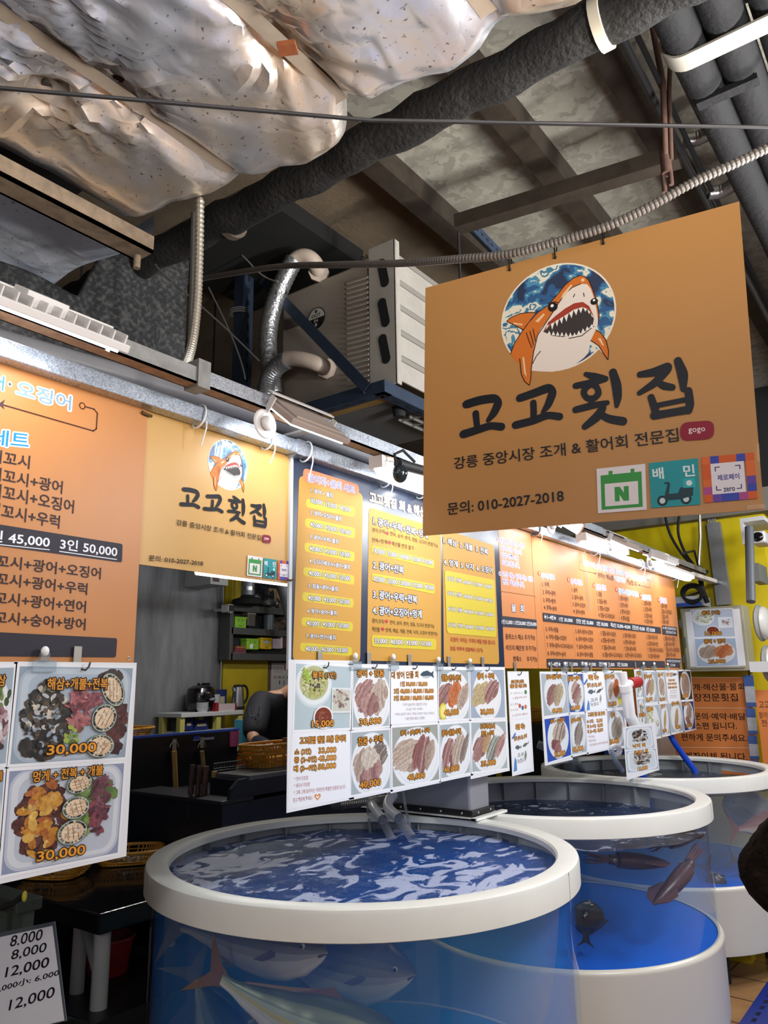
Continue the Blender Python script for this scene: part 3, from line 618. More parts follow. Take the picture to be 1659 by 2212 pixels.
def squid(label, A, B, r, col, col2, group, bend=0):
    """a squid from its mantle tip A to the tentacle ends B"""
    A, B = Vector(A), Vector(B); ax = B-A; x = ax.normalized(); u = Vector((0, 0, 1)); u = (u-x*u.dot(x)).normalized(); sd = x.cross(u)
    t = thing('squid', label, 'squid', tuple((A+B)/2), group); m = mat('squid_'+col.strip('#'), col, .35, var=.4, scale=40); m2 = mat('squid_'+col2.strip('#'), col2, .35)
    pr = [(0, .06), (.06, .38), (.18, .7), (.35, .95), (.5, 1), (.6, .92), (.615, .6), (.66, .62), (.7, .55), (.72, .3)]
    MB().tube([A+ax*s+sd*bend*math.sin(s*pi) for s, _ in pr], [r*q for _, q in pr], m, 16).build('mantle', t)
    for sg in (-1, 1):
        f = [A+ax*.0, A+ax*.08+sd*sg*r*1.5, A+ax*.2+sd*sg*r*2.0, A+ax*.34+sd*sg*r*.9]
        MB().slab(f, u*.005, m2).build('fin', t)
        MB().ell(A+ax*.655+sd*sg*r*.6, (r*.24, r*.24, r*.24), mat('eye_ring', '#b7b49a')).ell(A+ax*.655+sd*sg*r*.78, (r*.12,)*3, mat('eye_pupil', '#08080a')).build('eye', t)
    for k in range(8):
        a = 2*pi*k/8; o = (u*math.cos(a)+sd*math.sin(a))*r*.4; l = .9+.1*math.sin(k*2.3)
        MB().tube([A+ax*.7+o*.6, A+ax*.8+o, A+ax*(.8+.12*l)+o*1.2+u*r*.2*math.sin(k), A+ax*(.8+.2*l)+o*1.3], [r*.17, r*.13, r*.09, r*.03], m2, 8).build('tentacle', t)
    return t
g2 = 'squid in the middle tank'
squid('dark squid swimming level, tentacles to the left, in the middle tank', tk(1, 1448, 1866, .12), tk(1, 1258, 1852, .14), .034, '#4a2f33', '#5d4044', g2)
squid('purple brown squid hanging slantwise at the right of the middle tank', tk(1, 1411, 1955, .10), tk(1, 1515, 1825, .10), .036, '#5b4048', '#6b4e56', g2, bend=.02)
squid('orange brown squid just below the surface in the middle tank', tk(1, 1320, 1822, .3), tk(1, 1430, 1811, .3), .032, '#8a5230', '#9a6238', g2)
squid('darker brown squid under the rim at the right of the middle tank', tk(1, 1512, 1800, .18), tk(1, 1400, 1830, .26), .034, '#5d3c2c', '#6b4a36', g2)
FLAT = [(0, .05), (.1, .5), (.25, .85), (.45, 1), (.65, .85), (.85, .35), (.95, .18), (1, .16)]
fish('flatfish', 'dark flatfish pressed to the glass low in the middle tank', tk(1, 1272, 1944, .06), tk(1, 1266, 2026, .08), .07, .02, ['#20242c', '#262b34', '#2c323c'], up=(.8, .6, 0), tail='#22262e', deep=FLAT, tailsz=.45)
BR = ['#8a5a50', '#9a6a5c', '#b08474', '#c6a698', '#d2c4bc']
BD = [(0, .04), (.06, .5), (.15, .85), (.3, 1), (.45, .95), (.65, .7), (.85, .3), (.95, .19), (1, .17)]
g3 = 'bream in the farthest tank'
fish('red_bream', 'pinkish red bream with forked tail toward the left in the farthest tank', tk(2, 1712, 1775, .2), tk(2, 1592, 1790, .18), .075, .03, BR, tail='#8a5a52', deep=BD, group=g3)
fish('red_bream', 'large pale bream hazy near the top of the farthest tank', tk(2, 1560, 1735, .5), tk(2, 1690, 1760, .45), .11, .04, ['#7d7468', '#8d8274', '#a09484', '#b6aa9a'], tail='#8a7a6c', deep=BD, group=g3)
fish('red_bream', 'small dim bream low beside the fleece sleeve in the farthest tank', tk(2, 1650, 1880, .2), tk(2, 1588, 1858, .2), .05, .025, ['#4a4648', '#5c5658', '#6f686a'], tail='#5a5052', deep=BD, group=g3)
fish('red_bream', 'dark bream at the lower left edge of the farthest tank', tk(2, 1558, 1925, .12), tk(2, 1530, 1880, .14), .055, .025, ['#4a4340', '#5a504c', '#6a605c'], tail='#4a4340', deep=BD, group=g3)

# ------------------------------------------------------------------ filter box on the rims, pipes, bars
t = thing('filter_box', 'grey metal box with black foot flange between the first two tanks', 'box', (-1.85, 2.9, 1.06))
bxm = mat('grey_box', '#9a9ba4', .35, .2); blk = mat('black_flange', '#101012', .5)
MB().bx((-2.07, 2.80, 1.066), (-1.665, 2.955, 1.29), bxm).build('housing', t, bevel=.012)
fl_ = MB().bx((-2.085, 2.785, 1.062), (-1.65, 2.97, 1.085), blk).build('flange', t, bevel=.004)
for x in (-2.0, -1.9, -1.8, -1.7): MB().ell((x, 2.784, 1.074), (.005, .003, .005), STEEL, n=10, k=6).build('screw', fl_)
MB().ell((-1.649, 2.83, 1.074), (.003, .005, .005), STEEL, n=10, k=6).build('screw', fl_); MB().ell((-1.649, 2.93, 1.074), (.003, .005, .005), STEEL, n=10, k=6).build('screw', fl_)
solo(MB().bx((-2.2, 2.765, 1.053), (-1.625, 2.79, 1.061), RIM).bx((-2.2, 2.765, 1.053), (-1.625, 3.0, 1.058), RIM).bx((-1.645, 2.765, 1.053), (-1.62, 3.02, 1.063), RIM), 'support_plate', 'ivory flat plate bridging two tank rims under the grey box', 'plate')
PVC = mat('white_pvc', '#eef0f4', .25, spec=.6)
HOSE = clear('clear_hose', '#dfe9f0', .3, .1, .25, '#c9d4de')
def elbow(label, a, b, c, r):
    t = thing('pvc_elbow', label, 'pipe', tuple(b), 'white inlet elbows over the nearest tank')
    a, b, c = Vector(a), Vector(b), Vector(c)
    P = [a, a+(b-a)*.5]+[(a+(b-a)*.5)*(1-k)**2+b*2*k*(1-k)+(b+(c-b)*.45)*k*k for k in [i/8 for i in range(1, 9)]]+[c]
    MB().tube(P, r, PVC, 18, caps=False).build('pipe_bend', t); MB().tube([a, a+(b-a)*.3], r*1.16, PVC, 18, caps=False).build('socket', t)
    d = (c-b).normalized(); MB().tube([c-d*.02, c+d*.12+Vector((0, 0, -.03))], r*.86, clear('water_jet', '#cfdcf0', .3, .1, .15), 14, caps=False).build('water_jet', t)
yb = 2.62
def at2(x, y, Y): return onY(x, y, Y)
elbow('left white elbow pipe pouring water into the nearest tank', at2(803, 1735, 2.72), at2(805, 1742, 2.66), at2(826, 1770, 2.6), .019)
elbow('right white elbow pipe pouring water into the nearest tank', at2(848, 1715, 2.72), at2(833, 1742, 2.66), at2(862, 1768, 2.6), .021)
solo(MB().tube([at2(790, 1690, 2.7), at2(794, 1740, 2.7), at2(800, 1800, 2.62)], .006, HOSE, 8), 'air_hose', 'clear thin hose hanging left of the white elbow pipes', 'hose', 'clear air hoses')
solo(MB().tube([at2(868, 1690, 2.7), at2(875, 1740, 2.7), at2(885, 1785, 2.62)], .006, HOSE, 8), 'air_hose', 'clear thin hose hanging right of the white elbow pipes', 'hose', 'clear air hoses')
P = [at2(740+i*1.3, 1737-i*.16, 2.84) for i in range(80)]
solo(MB().tube(P, [.019+.003*(i % 3 == 0) for i in range(80)], mat('silver_flex', '#9a9a9a', .35, .8), 10).tube([at2(722, 1738, 2.84), at2(741, 1737, 2.84)], .026, mat('grey_pvc', '#5c6068', .5), 12), 'flexible_hose', 'silver ribbed hose lying behind the white elbow pipes', 'hose')
solo(MB().tube([at2(818, 1700, 2.9), at2(818, 1720, 2.9)], .03, mat('blue_plastic', '#1c3f9c', .4), 12).tube([at2(795, 1700, 2.9), at2(795, 1722, 2.9)], .016, mat('teal_plastic', '#1d6a78', .4), 12), 'valve', 'blue and teal valve above the silver ribbed hose', 'valve')
# ================================================================== SIGN ROW
XS = -1.62
WALLS = Sheet((XS, 0, 0), (0, 1, 0), (0, 0, 1))
def board(name, label, cat, y0, y1, z0, z1, col, x=XS, th=.005, group=None, rough=.4):
    t = thing(name, label, cat, (x, (y0+y1)/2, z0), group)
    m = mat('board_'+col.strip('#'), col, rough, spec=.5, var=.05, scale=5)
    MB().bx((x-th, y0, z0), (x, y1, z1), m).build('panel', t); return t
DK = '#3a2a2c'
# ---- orange menu board at the left
b1 = board('menu_board', 'orange menu board at far left with blue and brown lettering', 'menu board', .2, 1.152, 1.648, 2.303, '#c68244', group=None)
p = Print(WALLS, k=K(0, 760, 3.252))
p.text('연어', -140, 225, 22, 275, 105, '#1f86e0', .02, '#eef6ff', .09)
p.text('오징어', 110, 305, 495, 415, 112, '#7f9db4', .022, '#eef6ff', .09)
p.ell(68, 228, 18, 20, '#eef6ff'); p.ell(68, 228, 10, 11, '#4a5560')
p.ell(577, 380, 23, 25, '#4a2418'); p.ell(577, 380, 15, 17, '#c68244')
p.line([(600, 386), (660, 403), (683, 432), (676, 540), (655, 556), (10, 370)], 9, '#4a2418')
p.poly([(-12, 368), (35, 333), (20, 372), (30, 405)], '#4a3038')
p.text('세트', -75, 655, 198, 682, 118, '#1f86e0', .02, '#eef6ff', .09)
for s, x0, y0, x1, y1, h in (('세꼬시', -88, 772, 205, 825, 100), ('세꼬시+광어', -88, 895, 435, 1000, 100), ('세꼬시+오징어', -88, 1015, 515, 1138, 105), ('세꼬시+우럭', -95, 1145, 415, 1245, 103),
                             ('세꼬시+광어+오징어', -140, 1500, 705, 1600, 95), ('세꼬시+광어+우럭', -140, 1625, 610, 1710, 95), ('세꼬시+광어+연어', -150, 1762, 600, 1835, 95), ('세꼬시+숭어+방어', -150, 1902, 597, 1958, 95)):
    p.text(s, x0, y0, x1, y1, h, DK, .02)
p.rrect((-400, 1150), (860, 1350), (855, 1480), (-400, 1310), .006, '#33303a')
p.text('2인 45,000', -140, 1330, 345, 1382, 92, '#f4f7ff', .018); p.line([(-140, 1340), (345, 1391)], 6, '#f4f7ff')
p.text('3인 50,000', 418, 1392, 820, 1448, 86, '#f4f7ff', .018); p.line([(417, 1402), (817, 1459)], 6, '#f4f7ff')
p.rrect((-400, 1950), (822, 2012), (812, 2147), (-400, 2135), .006, '#33303a')
p.ell(904, 2152, 9, 14, '#d9d0c4'); p.ell(904, 2152, 5, 8, '#3a3026'); p.ell(1000, 425, 8, 12, '#2a211a')
p.build('lettering', b1)

# ---- the two shop signs share their artwork, taken off the hanging sign
SY = 1.9
sa = onY(919, 622, SY); dirx = Vector((math.cos(math.radians(11.5)), math.sin(math.radians(11.5)), 0))
HS = Sheet(sa, dirx, (0, 0, 1))
hs_c = [HS.px(*q) for q in ((919, 622), (1597, 435), (1650, 1100), (913, 1157))]
hk = K(900, 420, 2.186)
class Art:
    """keeps drawing calls so the same artwork can be laid on both signs"""
wave = bpy.data.materials.new('print_wave'); wave.use_nodes = True
def wave_print():
    nt = wave.node_tree; N = nt.nodes; L = nt.links; b = N['Principled BSDF']; tc = N.new('ShaderNodeTexCoord')
    n = N.new('ShaderNodeTexNoise'); n.inputs['Scale'].default_value = 15; n.inputs['Detail'].default_value = 5; n.inputs['Distortion'].default_value = .5; L.new(tc.outputs['Object'], n.inputs['Vector'])
    r = N.new('ShaderNodeValToRGB'); r.color_ramp.interpolation = 'CONSTANT'; e = r.color_ramp.elements
    e[0].position = 0; e[0].color = lin('#16294a'); e[1].position = .40; e[1].color = lin('#25588a')
    for q, c in ((.47, '#4a8fb0'), (.515, '#efe8d2'), (.585, '#3f7f9e'), (.64, '#efe8d2')):
        k = e.new(q); k.color = lin(c)
    L.new(n.outputs[0], r.inputs[0]); L.new(r.outputs[0], b.inputs['Base Color']); b.inputs['Roughness'].default_value = .4
wave_print()
EMB = [  # (kind, colour, points in the hanging sign crop)
 ('tri', '#d9772f', [(425, 600), (448, 580), (490, 563), (540, 557), (562, 560), (530, 600), (505, 640), (470, 622)]),
 ('tri', '#d9772f', [(775, 383), (740, 396), (700, 430), (660, 480), (620, 525), (570, 560), (530, 605), (490, 660), (462, 705), (443, 755), (470, 790), (487, 800), (495, 850), (512, 885), (533, 902), (540, 870), (541, 830), (550, 760), (600, 700), (800, 600), (858, 612), (862, 570), (850, 500), (830, 445), (812, 405), (795, 388)]),
 ('tri', '#f3e6da', [(778, 422), (735, 440), (690, 480), (655, 545), (622, 590), (590, 630), (570, 665), (560, 700), (552, 750), (541, 832), (580, 836), (640, 838), (700, 826), (750, 803), (790, 772), (812, 748), (820, 700), (845, 645), (858, 605), (850, 545), (838, 490), (822, 445), (805, 425)]),
 ('tri', '#d9772f', [(846, 640), (872, 655), (895, 690), (907, 740), (904, 782), (885, 755), (860, 715), (838, 700), (822, 690)]),
 ('tri', '#f3e6da', [(822, 690), (838, 700), (860, 718), (884, 755), (850, 722), (825, 708)]),
 ('tri', '#a8402f', [(600, 645), (622, 605), (655, 575), (700, 540), (745, 514), (785, 508), (815, 528), (838, 580), (820, 560), (785, 532), (740, 545), (690, 585), (640, 615)]),
 ('tri', '#3b3432', [(597, 648), (640, 615), (690, 585), (740, 547), (785, 532), (815, 548), (838, 588), (832, 615), (800, 645), (750, 665), (690, 674), (640, 668)]),
 ('ell', '#15110f', (643, 532, 24, 21)), ('ell', '#ffffff', (640, 526, 8, 8)), ('ell', '#15110f', (838, 506, 18, 19)), ('ell', '#ffffff', (838, 500, 6, 7)),
 ('line', '#2a1a12', [(518, 652), (530, 690), (545, 725)]), ('line', '#2a1a12', [(534, 645), (545, 680), (552, 712)]), ('line', '#2a1a12', [(550, 635), (556, 665), (562, 695)]),
 ('line', '#2a1a12', [(747, 470), (740, 487)]), ('line', '#2a1a12', [(788, 465), (792, 484)]), ('line', '#2a1a12', [(612, 640), (628, 600)]), ('line', '#2a1a12', [(718, 681), (780, 668), (838, 622)]),
 ('line', '#2a1a12', [(618, 515), (655, 507), (668, 512)]), ('line', '#2a1a12', [(548, 800), (565, 765), (586, 740)]),
 ('line', '#2a1a12', [(775, 383), (740, 396), (700, 430), (660, 480), (620, 525), (570, 560), (530, 605), (490, 660), (462, 705), (443, 755)]),
 ('line', '#2a1a12', [(775, 383), (795, 388), (812, 405), (830, 445), (850, 500), (862, 570), (858, 612)]),
 ('line', '#2a1a12', [(487, 775), (495, 850), (512, 885), (533, 902), (540, 870), (541, 830), (552, 750), (572, 665), (622, 590), (660, 530), (700, 472), (735, 440), (778, 422)]),
 ('line', '#2a1a12', [(425, 600), (448, 580), (490, 563), (540, 557), (562, 560)]), ('line', '#2a1a12', [(425, 600), (470, 622), (505, 640)]),
 ('line', '#2a1a12', [(846, 640), (872, 655), (895, 690), (907, 740), (904, 782), (885, 755), (860, 715), (822, 690)]),
 ('tri', '#f7cba0', [(690, 470), (730, 425), (735, 432), (700, 480), (680, 495)]), ('tri', '#f7cba0', [(560, 600), (600, 562), (606, 568), (575, 605)]), ('tri', '#f7cba0', [(500, 770), (508, 768), (515, 830), (520, 862), (508, 845)]), ('tri', '#f7cba0', [(855, 680), (870, 680), (885, 715), (878, 715)]), ('tri', '#f7cba0', [(455, 605), (500, 612), (500, 620), (460, 614)]), ('ell', '#f7cba0', (785, 405, 9, 8)),
]
for q in [(612, 640, 614, 622, 628, 612), (634, 612, 640, 640, 652, 603), (655, 600, 664, 625, 672, 590), (675, 588, 686, 612, 694, 577), (697, 575, 708, 602, 718, 562), (720, 560, 732, 585, 741, 548), (742, 548, 754, 572, 764, 538), (765, 538, 776, 562, 786, 533), (787, 534, 797, 556, 805, 541), (806, 543, 814, 566, 821, 556), (822, 560, 828, 580, 833, 575)]:
    EMB.append(('poly', '#fbf6ee', [q[0:2], q[2:4], q[4:6]]))
for i in range(11):
    x = 618+i*20; y = 662+9*math.sin(min(1, i/6)*pi/2)-max(0, i-6)*10; EMB.append(('poly', '#fbf6ee', [(x, y+2), (x+8, y-18), (x+17, y+1-(2 if i > 6 else 0))]))
TITLE = [([(236, 992), (300, 972), (372, 962), (388, 985), (365, 1035), (338, 1068)], [34, 36, 36, 34, 30, 18]), ([(280, 1035), (284, 1075), (288, 1110)], [28, 26, 26]), ([(222, 1133), (290, 1112), (350, 1092), (400, 1098)], [34, 32, 30, 34]),
         ([(488, 963), (560, 938), (628, 912), (645, 935), (622, 995), (596, 1030)], [32, 34, 36, 34, 30, 16]), ([(552, 985), (554, 1030), (552, 1065)], [27, 27, 26]), ([(468, 1090), (550, 1070), (620, 1042), (675, 1050)], [32, 32, 30, 32]),
         ([(800, 850), (838, 862), (880, 868)], [20, 34, 26]), ([(752, 905), (820, 892), (892, 872)], [26, 30, 26]), ([(828, 895), (797, 915), (788, 940), (806, 965), (840, 965), (862, 940), (852, 910), (828, 895)], [26]*8), ([(826, 970), (828, 1000)], [27, 26]), ([(752, 1018), (820, 1000), (900, 985)], [28, 30, 22]),
         ([(928, 842), (945, 900), (950, 960), (945, 1000)], [34, 42, 36, 18]), ([(880, 1010), (855, 1050), (795, 1098)], [30, 38, 26]), ([(860, 1035), (910, 1062), (975, 1072)], [26, 34, 36]),
         ([(1055, 852), (1120, 842), (1185, 818)], [26, 36, 40]), ([(1185, 825), (1130, 890), (1052, 940)], [36, 34, 20]), ([(1130, 882), (1165, 905), (1208, 912)], [20, 34, 28]), ([(1235, 788), (1258, 850), (1260, 920)], [34, 48, 26]),
         ([(1108, 960), (1125, 1010), (1132, 1040)], [30, 34, 34]), ([(1284, 930), (1292, 990), (1284, 1020)], [34, 36, 34]), ([(1125, 1000), (1200, 985), (1285, 968)], [22, 22, 22]), ([(1122, 1046), (1200, 1032), (1285, 1018)], [34, 32, 34])]
NAVY = '#13171f'
def signart(parent, pr, ctr, rad, emb_map, title_map, sub, phone, pill, icons, sx):
    pr.elluv(ctr[0], ctr[1], rad*1.03, rad*1.03, '#f3ead8', n=48); pr.elluv(ctr[0], ctr[1], rad, rad, wave, n=48)
    for kind, col, q in EMB:
        if kind == 'tri': pr.triuv([emb_map(x) for x in q], col)
        elif kind == 'poly': pr.polyuv([emb_map(x) for x in q], col)
        elif kind == 'ell':
            c = emb_map(q[:2]); r1 = emb_map((q[0]+q[2], q[1])); pr.elluv(c[0], c[1], abs(r1[0]-c[0]), abs(r1[0]-c[0]), col)
        else:
            qq = [Vector(emb_map(x)) for x in q]; wd = rad*.016; d = pr.up()
            for a, b in zip(qq, qq[1:]):
                tt = (b-a).normalized(); n = Vector((-tt.y, tt.x))*wd/2
                pr.mb.poly([pr.s.at(*(a-n), d), pr.s.at(*(b-n), d), pr.s.at(*(b+n), d), pr.s.at(*(a+n), d)], ink(col))
    pr.build('emblem', parent); pr.mb = MB()
    old_uv = pr.uv; pr.uv = title_map
    for pts, wd in TITLE: pr.brush(pts, [x*1.14 for x in wd], NAVY)
    pr.uv = old_uv
    pr.text('강릉 중앙시장 조개 & 활어회 전문집', *sub, NAVY, .008)
    pr.text('문의: 010-2027-2018', *phone, NAVY, .010)
    cx, cy, rx, ry, sl = pill
    pr.rrect((cx-rx, cy-ry+sl), (cx+rx, cy-ry-sl), (cx+rx, cy+ry-sl), (cx-rx, cy+ry+sl), sx*.0222, '#8c2036', n=8)
    pr.text('gogo', cx-rx*.5, cy+ry*.32+sl*.5, cx+rx*.5, cy+ry*.32-sl*.5, ry*.62, '#f6ecec', .006)
    pr.build('lettering', parent); pr.mb = MB()
    def bil(q):
        c = [pr.uv(z) for z in q]
        return lambda a, b: tuple((c[0][i]*(1-a)+c[1][i]*a)*(1-b)+(c[3][i]*(1-a)+c[2][i]*a)*b for i in (0, 1))
    P = lambda f, pts, col: pr.polyuv([f(*z) for z in pts], col)
    rect = lambda x0, y0, x1, y1: [(x0, y0), (x1, y0), (x1, y1), (x0, y1)]
    f = bil(icons[0]); P(f, rect(0, 0, 1, 1), '#eee9ee'); P(f, rect(.08, .16, .92, .93), '#3f9a4c'); P(f, rect(.16, .36, .84, .86), '#eee9ee')
    for x in (.25, .7): P(f, rect(x, .08, x+.08, .2), '#3f9a4c')
    for z in (rect(.36, .45, .46, .77), rect(.55, .45, .65, .77), [(.36, .45), (.47, .45), (.65, .77), (.54, .77)]): P(f, z, '#3f9a4c')
    pr.build('calendar_logo', parent); pr.mb = MB()
    f = bil(icons[1]); P(f, rect(0, 0, 1, 1), '#2a9aa4')
    def tx(s, a0, a1, b1, hh, col):
        u0, v0 = f(a0, b1); u1, v1 = f(a1, b1); H = f(a0, b1-hh)[1]-v0; vs, fs, xa, xb, ya, yb = glyphs(s, .022, 2); d = pr.up()
        pr.mb.add([pr.s.at(u0+(x-xa)*(u1-u0)/(xb-xa), v0+(v1-v0)*(x-xa)/(xb-xa)+(y-ya)*H/(yb-ya), d) for x, y in vs], fs, ink(col))
    tx('배', .07, .3, .38, .26, '#e8f4f6'); tx('민', .7, .93, .38, .26, '#e8f4f6')
    def E(a, b, ra, rb, col, n=20): P(f, [(a+ra*math.cos(2*pi*i/n), b+rb*math.sin(2*pi*i/n)) for i in range(n)], col)
    for a in (.24, .72): E(a, .86, .11, .115, '#14232a'); E(a, .86, .06, .065, '#cfe4e8')
    P(f, [(.28, .8), (.36, .5), (.42, .5), (.38, .72), (.56, .72), (.62, .6), (.88, .6), (.86, .8), (.6, .86), (.34, .86)], '#1b3a44'); P(f, rect(.68, .42, .92, .62), '#35b4bd'); E(.8, .52, .06, .06, '#e8f4f6'); P(f, rect(.3, .46, .4, .5), '#14232a')
    pr.build('delivery_logo', parent); pr.mb = MB()
    f = bil(icons[2]); cols = ['#3b4cae', '#e0703c', '#b0508e', '#3b4cae', '#d8622f', '#6a4aa6']; rr = random.Random(3)
    for i in range(6):
        for j in range(6):
            if i in (0, 5) or j in (0, 5): P(f, rect(i/6, j/6, (i+1)/6, (j+1)/6), cols[rr.randrange(6)])
    P(f, rect(.165, .165, .8, .835), '#efeaf4')
    for a, b, s1, s2 in ((.24, .24, 1, 1), (.73, .24, -1, 1), (.24, .76, 1, -1), (.73, .76, -1, -1)):
        P(f, rect(a, b, a+s1*.1, b+s2*.022), '#3a3860'); P(f, rect(a, b, a+s1*.022, b+s2*.1), '#3a3860')
    tx('제로페이', .28, .7, .55, .13, '#3a3a90'); tx('zero', .38, .6, .8, .09, '#4a4468')
    pr.build('payment_logo', parent)
# hanging sign
hang = thing('hanging_sign', 'big orange hanging shop sign with shark emblem over the aisle', 'sign', tuple(sa))
hm = mat('sign_amber', '#bb874c', .42, spec=.4)
cs = [HS.at(*q, 0) for q in hs_c]
MB().slab([cs[3], cs[2], cs[1], cs[0]], HS.N*-.006, hm).build('panel', hang)
pr = Print(HS, .0006, hk)
c0 = pr.uv((662, 578)); RAD = .5*abs(pr.uv((917, 578))[0]-pr.uv((407, 578))[0])
RV = .5*abs(pr.uv((662, 322))[1]-pr.uv((662, 836))[1])
UV0 = Print(HS, .0006, hk).uv
idm = lambda q: UV0(q)
signart(hang, pr, c0, (RAD+RV)/2, idm, idm, (178, 1300, 1240, 1167, 58), (148, 1516, 697, 1452, 58), (1325, 1117, 80, 44, 6), [[(850, 1297), (1080, 1273), (1088, 1490), (857, 1507)], [(1097, 1270), (1328, 1247), (1341, 1465), (1108, 1482)], [(1345, 1243), (1592, 1220), (1610, 1437), (1360, 1458)]], 1)
for q in (((1605, 1180), (1618, 1178), (1622, 1260), (1609, 1262)), ((1560, 1470), (1645, 1462), (1646, 1482), (1562, 1490))):
    pr.mb = MB(); pr.poly(q, clear('sticky_tape', '#ffffff', .3, .2, .25, '#e8c8a8')); pr.build('tape', hang)
# small sign in the row
small = board('shop_sign', 'smaller amber shop sign with shark emblem in the board row', 'sign', 1.150, 1.712, 1.893, 2.302, '#d2a35a', x=XS-.006)
WS2 = Sheet((XS-.006, 0, 0), (0, 1, 0), (0, 0, 1)); k2 = K(290, 880, 4.484)
ps = Print(WS2, .0006, k2)
cc = ps.uv((910, 557)); ru = .5*abs(ps.uv((1095, 557))[0]-ps.uv((730, 557))[0]); rv = .5*abs(ps.uv((910, 315))[1]-ps.uv((910, 799))[1])
def emb2(q): a = UV0(q); return (cc[0]+(a[0]-c0[0])*ru/RAD, cc[1]+(a[1]-c0[1])*rv/RV)
tv = [UV0(z) for pts, _ in TITLE for z in pts]; tu0, tu1 = min(z[0] for z in tv), max(z[0] for z in tv); tv0, tv1 = min(z[1] for z in tv), max(z[1] for z in tv)
su0, su1 = ps.uv((452, 960))[0], ps.uv((1268, 1150))[0]; st = ps.uv((1255, 935))[1]; sb = ps.uv((1258, 1160))[1]
def tit2(q): a = UV0(q); return (su0+(a[0]-tu0)/(tu1-tu0)*(su1-su0), sb+(a[1]-tv0)/(tv1-tv0)*(st-sb))
signart(small, ps, cc, (ru+rv)/2, emb2, tit2, (400, 1142, 1218, 1290, 58), (135, 1487, 660, 1540, 58), (1275, 1275, 43, 38, -7), [[(1092, 1432), (1238, 1455), (1228, 1648), (1083, 1630)], [(1247, 1460), (1372, 1478), (1370, 1665), (1240, 1650)], [(1385, 1480), (1507, 1495), (1500, 1678), (1380, 1668)]], .5)
# ---- dark blue board with three amber panels
bl = board('menu_board', 'dark blue menu board with three amber price panels', 'menu board', 1.70, 3.055, 1.643, 2.305, '#27324c', group=None, rough=.25)
MB().bx((XS-.006, 1.69, 1.635), (XS+.0025, 1.702, 2.3), mat('white_edge', '#cfd6dc', .4)).build('edge_strip', bl)
p = Print(WALLS, k=K(620, 980, 3.456))
AM = '#c89744'; YL = '#d2bf3c'
p.rrect((90, 160), (565, 300), (545, 1557), (40, 1550), .022, AM); p.rrect((122, 105), (535, 232), (537, 318), (115, 205), .018, '#e08a64')
p.rrect((610, 400), (1148, 562), (1150, 1560), (596, 1545), .02, AM); p.rrect((1160, 560), (1545, 685), (1584, 1572), (1170, 1562), .02, AM)
for (x0, a, b, x1, c, d) in ((143, 335, 398, 508, 400, 475), (136, 478, 545, 508, 556, 635), (131, 660, 727, 505, 736, 808), (122, 845, 908, 503, 910, 982), (115, 1032, 1098, 497, 1084, 1152), (108, 1218, 1283, 492, 1260, 1330), (97, 1408, 1473, 485, 1445, 1515)):
    p.rrect((x0, a), (x1, c), (x1-3, d), (x0-3, b), .013, YL)
WT, OL = '#f4f2f6', '#3a3c50'
p.text('활어회+물회 세트', 155, 207, 505, 300, 62, '#7b78b8', .012, '#f2e6ea', .06)
for s, x0, y0, x1, y1 in (('1. 광어 + 물회', 175, 290, 340, 332), ('2. 광어+오징어+물회', 172, 455, 405, 507), ('3. 광어+우럭+물회', 168, 637, 382, 676), ('4. 도다리세꼬시+광어+물회', 165, 818, 467, 866), ('5. 참돔+광어+물회', 158, 1002, 376, 1030), ('6. 방어+숭어+물회', 150, 1190, 368, 1209), ('7. 광어+연어+물회', 140, 1378, 360, 1392)):
    p.text(s, x0, y0, x1, y1, 38, WT, .012, OL, .09)
for s, x0, y0, x1, y1 in (('30,000 / 35,000 / 40,000', 175, 370, 470, 442), ('40,000 / 45,000 / 50,000', 170, 548, 475, 612), ('40,000 / 45,000 / 50,000', 165, 728, 472, 780), ('40,000 / 45,000 / 50,000', 160, 912, 470, 955), ('40,000 / 45,000 / 50,000', 155, 1097, 467, 1130), ('40,000 / 45,000 / 50,000', 145, 1287, 460, 1308), ('40,000 / 45,000 / 50,000', 135, 1478, 453, 1490)):
    p.text(s, x0, y0, x1, y1, 40, WT, .012, OL, .09)
p.text('고고횟집 회 & 해산물', 615, 362, 1075, 488, 78, '#fdf3ec', .02, '#e8b890', .05)
for (a, b, c, d, x1) in ((685, 742, 795, 860, 1098), (892, 950, 975, 1050, 1102), (1352, 1440, 1385, 1467, 1113)): p.rrect((630, a), (x1, c), (x1-2, d), (630, b), .014, YL)
for s, x0, y0, x1, y1, h in (('1. 광어+우럭+전복+멍게', 640, 530, 1048, 636, 62), ('2. 광어+전복', 640, 860, 870, 900, 62), ('3. 광어+우럭+전복', 640, 1080, 970, 1120, 64), ('4. 광어+오징어+멍게', 638, 1200, 1003, 1230, 66)):
    p.text(s, x0, y0, x1, y1, h, '#eaf0fb', .018, '#2c3850', .09)
for s, x0, y0, x1, y1, h in (('광어,우럭', 632, 585, 727, 602, 34), ('연어, 숭어, 방어, 참돔, 도다리 변경가능', 768, 613, 1125, 706, 34), ('전복+멍게', 632, 660, 743, 677, 34), ('해산물 변경 불가', 780, 686, 945, 724, 34),
                             ('광어,우럭', 632, 1265, 720, 1274, 36), ('연어, 숭어, 방어, 참돔, 도다리 변경가능', 765, 1275, 1098, 1306, 34), ('해산물', 632, 1325, 690, 1333, 36), ('멍게, 해삼, 개불, 전복, 낙지, 오징어 변경가능', 735, 1333, 1122, 1362, 34)):
    p.text(s, x0, y0, x1, y1, h, '#57451f', .004)
for x, y in ((745, 592), (762, 662), (740, 1250), (712, 1308)):
    p.poly([(x-13, y-8), (x, y-6), (x, y-16), (x+14, y+4), (x, y+20), (x, y+9), (x-13, y+7)], '#c23b4c')
